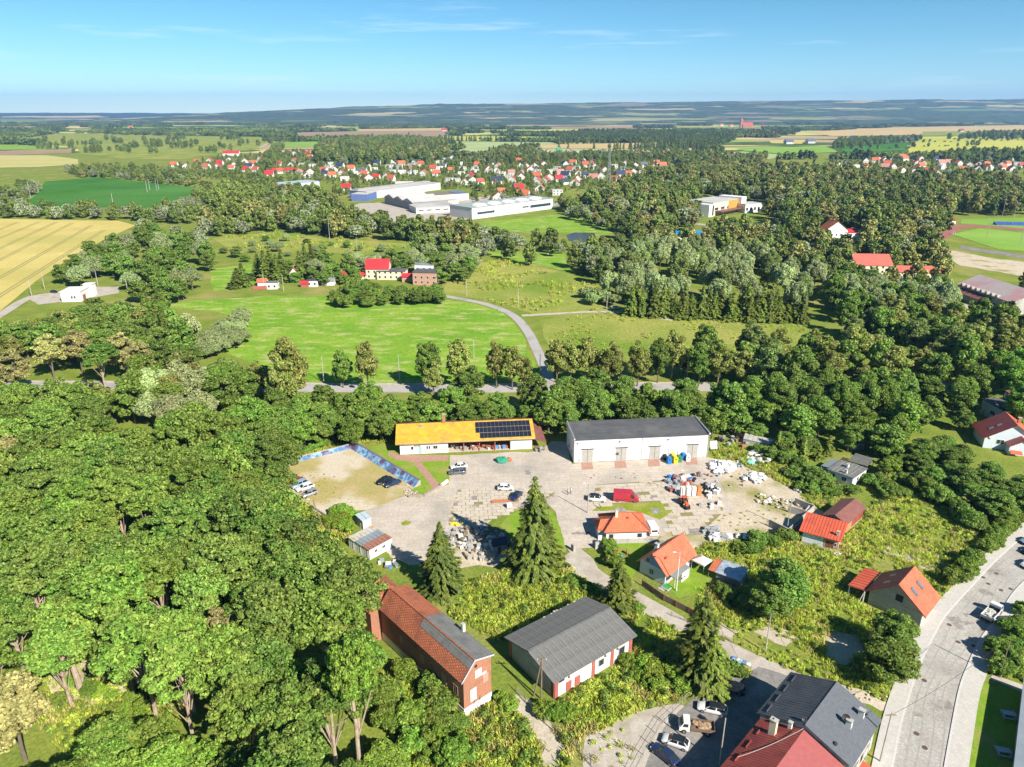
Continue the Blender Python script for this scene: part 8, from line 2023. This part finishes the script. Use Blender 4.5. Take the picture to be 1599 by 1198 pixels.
bags(1290, 1080, 60, 10, 10, 'small stone on the bare bank above the grey metal roof', 'stones on the bare bank', [m_sand, m_concw], (.12, .3), 21, 'stone', 'stone')
bags(1085, 745, 30, 5, 24, 'small dark scrap piece behind the goods heap', 'scrap behind the goods heap', [m_trim, m_gbag, m_wood, m_redpaint], (.25, .6), 31, 'scrap_piece', 'scrap', .3, True)
bags(960, 745, 60, 8, 16, 'small dark litter piece on the open yard concrete', 'litter on the yard', [m_wood, m_gbag], (.12, .25), 32, 'litter_piece', 'litter')
bags(715, 820, 10, 3, 7, 'yellow plastic drum at the back of the rubble heap', 'yellow drums at the rubble', m_yb, (.35, .5), 33, 'drum', 'drum')
bags(1150, 735, 50, 26, 40, 'small scrap piece strewn over the rough ground', 'scrap on the rough ground', [m_wood, m_big, m_gbag, m_brick, m_bb], (.2, .5), 34, 'scrap_piece', 'scrap', .1, True)
# tarpaulin heap by the shed
p = G(784, 721); o = MB().lump((0, 0, .5), 1.9, 1.3, .9, 3, .18, 12, 7).build('tarpaulin_heap', mat('green_tarpaulin', (.03, .25, .16), (.05, .3, .2), scale=1), None, (p.x, p.y, 0)); tag(o, 'heap under a green tarpaulin before the open shed', 'tarpaulin')
p = G(794, 720); o = MB().lump((0, 0, .4), .9, .8, .7, 4, .2).build('tarpaulin_heap', m_tile_o, None, (p.x, p.y, 0)); tag(o, 'small orange sack heap beside the green tarpaulin', 'sacks')
p = G(1431, 746); o = MB().lump((0, 0, .8), 1.6, 1.5, 1.1, 5, .15).build('tarpaulin_heap', mat('teal_tarpaulin', (.2, .55, .48), (.25, .6, .52), scale=1), None, (p.x, p.y, 0)); tag(o, 'teal tarpaulin cover beside the garden hedge', 'tarpaulin')
p = G(1172, 725); o = MB().lump((0, 0, .5), 1.3, 1.1, .7, 6, .2).build('tarpaulin_heap', MATS['teal_tarpaulin'], None, (p.x, p.y, 0)); tag(o, 'teal tarpaulin among the pale junk sacks', 'tarpaulin')
# stacked rusty pipes and planks
def stack(label, px, py, rz, L, n, m, name='pipe_stack', cat='pipes', r0=.12):
    p = G(px, py); o = thing(name, label, cat, (p.x, p.y, .05), rz)
    for i in range(n): MB().tube((-L / 2 + random.uniform(-.4, .4), i * r0 * 2.2, r0 + .1), (L / 2 + random.uniform(-.4, .4), i * r0 * 2.2, r0 + .1), r0, n=7).build('pipe' if 'pipe' in name else 'plank', m, o)
stack('rusty red pipes lying beside the slab field', 790, 785, .1, 6.5, 5, mat('rusty_pipe', (.36, .13, .07), (.43, .18, .1), scale=2))
stack('dark weathered planks stacked by the rubble heap', 762, 838, -.5, 7, 12, m_wood, 'plank_stack', 'planks', .14)
stack('dark planks in a second stack behind the rubble', 775, 848, -.5, 6, 10, m_wood, 'plank_stack', 'planks', .14)
p = G(795, 793); o = thing('white_tank', 'white cube tank beside the rusty pipes', 'tank', (p.x, p.y, .05), .3); MB().box(-.6, .6, -.5, .5, .15, 1.15).build('tank', m_frame, o); MB().box(-.62, .62, -.52, .52, 0, .15).build('pallet', m_wood, o)
o = MB(); p = G(1115, 706); o = thing('roller_frame', 'grey steel frame with white board leaning right of the warehouse', 'frame', (p.x, p.y, 0), .2)
MB().tube((-2, 0, 0), (-1, 1, 3), .07).tube((2, 0, 0), (1, 1, 3), .07).tube((-1, 1, 3), (1, 1, 3), .07).build('frame', m_door_g, o); q = MB().rbox((0, .6, 1.9), 2.0, .06, 2.2, 0, -.35).build('board', m_frame, o)
p = G(1400, 870); o = tag(MB().box(-2.6, 2.6, -.2, .2, 0, .3).build('concrete_beam', m_concw, None, (p.x, p.y, .25), -.55), 'pale concrete beam lying in the grass above the salmon roof', 'beam')
p = G(1307, 867); o = thing('white_box', 'small white box with two dark holes beside the brick shed', 'box', (p.x, p.y, 0), .4); MB().box(-.7, .7, -.4, .4, 0, .5).build('box', m_frame, o); MB().box(-.4, -.1, -.2, .2, .5, .52).build('opening', m_dark, o); MB().box(.1, .4, -.2, .2, .5, .52).build('opening', m_dark, o)
# garden things at the right bottom
for i, (x, y) in enumerate(((1574, 1120), (1566, 1178))):
    p = G(x, y); o = thing('garden_bench', ('upper' if i == 0 else 'lower') + ' pale garden table with benches in the shaded garden', 'garden table', (p.x, p.y, .05), -.25)
    MB().box(-1, 1, -.4, .4, .7, .76).build('tabletop', m_galv, o)
    for sg in (-1, 1): MB().box(-1, 1, sg * .8 - .15, sg * .8 + .15, .42, .47).build('seat', m_galv, o); MB().box(sg * .8 - .05, sg * .8 + .05, -.8, .8, 0, .7).build('leg', m_galv, o)
p = G(968, 872); o = thing('garden_swing', 'wooden garden swing frame on the small lawn', 'swing', (p.x, p.y, .04), .1)
for sg in (-1, 1): MB().tube((sg * 1.6, -.8, 0), (sg * 1.4, 0, 2.2), .07).tube((sg * 1.6, .8, 0), (sg * 1.4, 0, 2.2), .07).build('leg', m_redpaint, o)
MB().tube((-1.5, 0, 2.2), (1.5, 0, 2.2), .08).build('beam', m_redpaint, o); MB().box(-.8, .8, -.3, .3, .5, .6).build('seat', m_bluepaint, o)
# laundry and planters by the hedge
for i in range(7):
    p = G(1143 + i * 4.0, 1040 + i * 1.6); o = tag(MB().lump((0, 0, 1.7), .5, .4, .3, i, .2).build('covered_pot', [m_bluepaint, m_galv, m_frame, MATS['teal_tarpaulin']][i % 4], None, (p.x, p.y, 0)), 'blue or white covered pot on the hedge by the lane', 'pot', 'pots on the hedge')
# wires over the street and roofs
def wire(label, a, b_, sag=.6, r0=.025, m=None):
    mb = MB(); prev = Vector(a)
    for i in range(1, 11):
        t = i / 10; q = Vector(a).lerp(Vector(b_), t); q.z -= sag * 4 * t * (1 - t); mb.tube(prev, q, r0, n=4, cap=False); prev = q
    tag(mb.build('wire', m or m_trim, None), label, 'wire')
A1 = G(1374, 1190); A1.z = 9; A2 = G(1552, 1058); A2.z = 7.5
p1, p2 = G(1195, 1018), G(845, 1092)
wire('dark wire from the pale bank pole to the grey metal roof', (p1.x, p1.y, 8.1), tuple(gm.pt(2, gm.W - 1, 7.2)), .8)
wire('pale cable lying across the maroon roof to the ridge', tuple(b2.pt(1.0, 3.0, 6.2)), tuple(b2.pt(L2 / 2, W2 - .3, 7.9)), .4, .04, m_concw)
wire('dark wire from the street pole over the paved street', (A1.x, A1.y, 9), (A2.x, A2.y, 7.8), 1.0)
wire('dark wire from the blue house lamp to the pale bank pole', tuple(G(1056, 923) + Vector((0, 0, 8.8))), (p1.x, p1.y, 8.0), 1.0)

# people: a continuous skinned body each
def person(label, px, py, rz, top_m, leg_m, hair_m, pose=0, h=1.72, carry=None):
    p = G(px, py); o = thing('person', label, 'person', (p.x, p.y, .05), rz)
    k = h / 1.75; st = .16 if pose else .05
    V = {'pel': (0, 0, .95), 'wai': (0, .0, 1.12), 'che': (0, .02, 1.34), 'nek': (0, .01, 1.49), 'hed': (0, .03, 1.62), 'top': (0, .03, 1.70),
         'hl': (-.1, 0, .90), 'kl': (-.11, st, .50), 'al': (-.11, st * .4, .09), 'fl': (-.12, st * .4 + .16, .05), 'hr': (.1, 0, .90), 'kr': (.11, -st * .3, .50), 'ar': (.11, -st * 1.6, .09), 'fr': (.12, -st * 1.6 + .16, .05),
         'sl': (-.19, .0, 1.42), 'el': (-.25, -.05, 1.14), 'wl': (-.24, .1, .92), 'pl': (-.235, .14, .82), 'sr': (.19, .0, 1.42), 'er': (.25, -.06, 1.14), 'wr': (.24, .08, .92), 'pr': (.235, .12, .82)}
    R = dict(pel=.15, wai=.13, che=.15, nek=.06, hed=.10, top=.08, hl=.1, kl=.062, al=.045, fl=.04, hr=.1, kr=.062, ar=.045, fr=.04, sl=.07, el=.045, wl=.033, pl=.035, sr=.07, er=.045, wr=.033, pr=.035)
    E_ = 'pel-wai wai-che che-nek nek-hed hed-top pel-hl hl-kl kl-al al-fl pel-hr hr-kr kr-ar ar-fr che-sl sl-el el-wl wl-pl che-sr sr-er er-wr wr-pr'.split()
    names = list(V); me = bpy.data.meshes.new('body')
    me.from_pydata([tuple(c * k for c in V[n]) for n in names], [tuple(names.index(q) for q in e.split('-')) for e in E_], [])
    b_ = obj('body', me, o)
    sk = b_.modifiers.new('skin', 'SKIN'); sb = b_.modifiers.new('sub', 'SUBSURF'); sb.levels = 1; sb.render_levels = 2
    for i, n in enumerate(names):
        me.skin_vertices[0].data[i].radius = (R[n] * k, R[n] * k); me.skin_vertices[0].data[i].use_root = (n == 'pel')
    # clothing by height: trousers, shirt, skin
    m = bpy.data.materials.new('clothed_skin'); m.use_nodes = True; nn, ll = m.node_tree.nodes, m.node_tree.links
    tc = nn.new('ShaderNodeTexCoord'); sx = nn.new('ShaderNodeSeparateXYZ'); ll.new(tc.outputs['Object'], sx.inputs[0])
    rp = nn.new('ShaderNodeValToRGB'); rp.color_ramp.interpolation = 'CONSTANT'
    els = rp.color_ramp.elements; els[0].position = 0; els[0].color = (.04, .035, .03, 1); els[1].position = .05; els[1].color = col(leg_m)
    e = els.new(.555); e.color = col(top_m); e = els.new(.85); e.color = (.45, .27, .19, 1)
    dv = nn.new('ShaderNodeMath'); dv.operation = 'DIVIDE'; dv.inputs[1].default_value = 1.75 * k; ll.new(sx.outputs['Z'], dv.inputs[0]); ll.new(dv.outputs[0], rp.inputs[0]); ll.new(rp.outputs[0], nn['Principled BSDF'].inputs['Base Color']); nn['Principled BSDF'].inputs['Roughness'].default_value = .8
    me.materials.append(m)
    hr = MB(); hr.sm = True; hr.lump((0, .015 * k, 1.685 * k), .105 * k, .115 * k, .085 * k, 2, .04, 10, 6).build('hair', mat('dark_hair' if hair_m == 0 else 'light_hair', (.03, .02, .015) if hair_m == 0 else (.5, .45, .4)), o)
    for sg in (-1, 1):                       # fingers of each hand
        for q in range(4): MB().tube((sg * (.225 + .008 * q) * k, (.115 + .018 * q) * k, .82 * k), (sg * .228 * k, (.12 + .018 * q) * k, (.74 + .01 * abs(q - 1.5)) * k), .009, .007, 5).build('finger', mat('skin_tone', (.45, .27, .19)), o)
        MB().tube((sg * .215 * k, .09 * k, .84 * k), (sg * .2 * k, .1 * k, .78 * k), .01, .008, 5).build('thumb', MATS['skin_tone'], o)
    return o
person('person in a pale pink top walking in the yard, left of two', 886.5, 773.0, 2.2, (.72, .6, .6), (.05, .05, .06), 0, 1)
person('person in a white top and dark trousers, right of two in the yard', 891.2, 771.3, 2.2, (.75, .74, .7), (.04, .04, .05), 0, 1, 1.78)
person('person in a white shirt standing on sand near the hipped roof', 937.2, 794.6, 2.0, (.78, .78, .78), (.06, .08, .1), 1, 0, 1.75)

# air: pale haze over the whole landscape
hz = MB().box(-15200, 15200, -600, 16000, -6, 420).build('haze', None); tag(hz, 'thin bluish summer haze over the plain', kind='stuff')
hm = bpy.data.materials.new('haze'); hm.use_nodes = True; hn = hm.node_tree.nodes
hn.remove(hn['Principled BSDF'])
pv = hn.new('ShaderNodeVolumePrincipled'); pv.inputs['Density'].default_value = HAZE; pv.inputs['Color'].default_value = (.26, .52, 1.0, 1); pv.inputs['Anisotropy'].default_value = .1
pv.inputs['Density Attribute'].default_value = ''
hm.node_tree.links.new(pv.outputs[0], hn['Material Output'].inputs['Volume'])
try: hm.cycles.homogeneous_volume = True
except Exception: pass
hz.data.materials.append(hm)

# alike things that stand in a row or can be counted off: say which one
ORD = 'first second third fourth fifth sixth seventh eighth ninth tenth eleventh twelfth thirteenth fourteenth fifteenth sixteenth seventeenth eighteenth nineteenth twentieth'.split()
TENS = {20: 'twenty', 30: 'thirty', 40: 'forty', 50: 'fifty', 60: 'sixty', 70: 'seventy', 80: 'eighty', 90: 'ninety'}
def ordinal(i):
    i += 1
    if i <= 20: return ORD[i - 1]
    t, u = i // 10 * 10, i % 10
    return (TENS[t][:-1] + 'ieth') if u == 0 else TENS[t] + '-' + ORD[u - 1]
def px_of(o):
    v = o.location - Vector((0, 0, H)); return 799.5 + F * v.x / (v.y * cp - v.z * sp)
def py_of(o, z=14):
    v = o.location - Vector((0, 0, H - z)); return 599 + F * (-v.z * cp - v.y * sp) / (v.y * cp - v.z * sp)
for o in COL.objects:
    if o.get('group') == 'trees of the left wood':
        x_, y_ = px_of(o), py_of(o)
        o['label'] = 'green broadleaf tree in the %s %s part of the left wood' % ('far' if y_ < 760 else ('middle' if y_ < 900 else 'near'), 'left' if x_ < 190 else ('central' if x_ < 370 else 'right'))
by = {}
for o in COL.objects:
    if o.parent is None and 'label' in o and 'group' in o: by.setdefault(o['label'], []).append(o)
for lb, os_ in by.items():
    if 1 < len(os_) <= 45 or (len(os_) <= 99 and 'town' in lb):
        for i, o in enumerate(sorted(os_, key=px_of)): o['label'] = '%s, %s from the left' % (lb, ordinal(i))
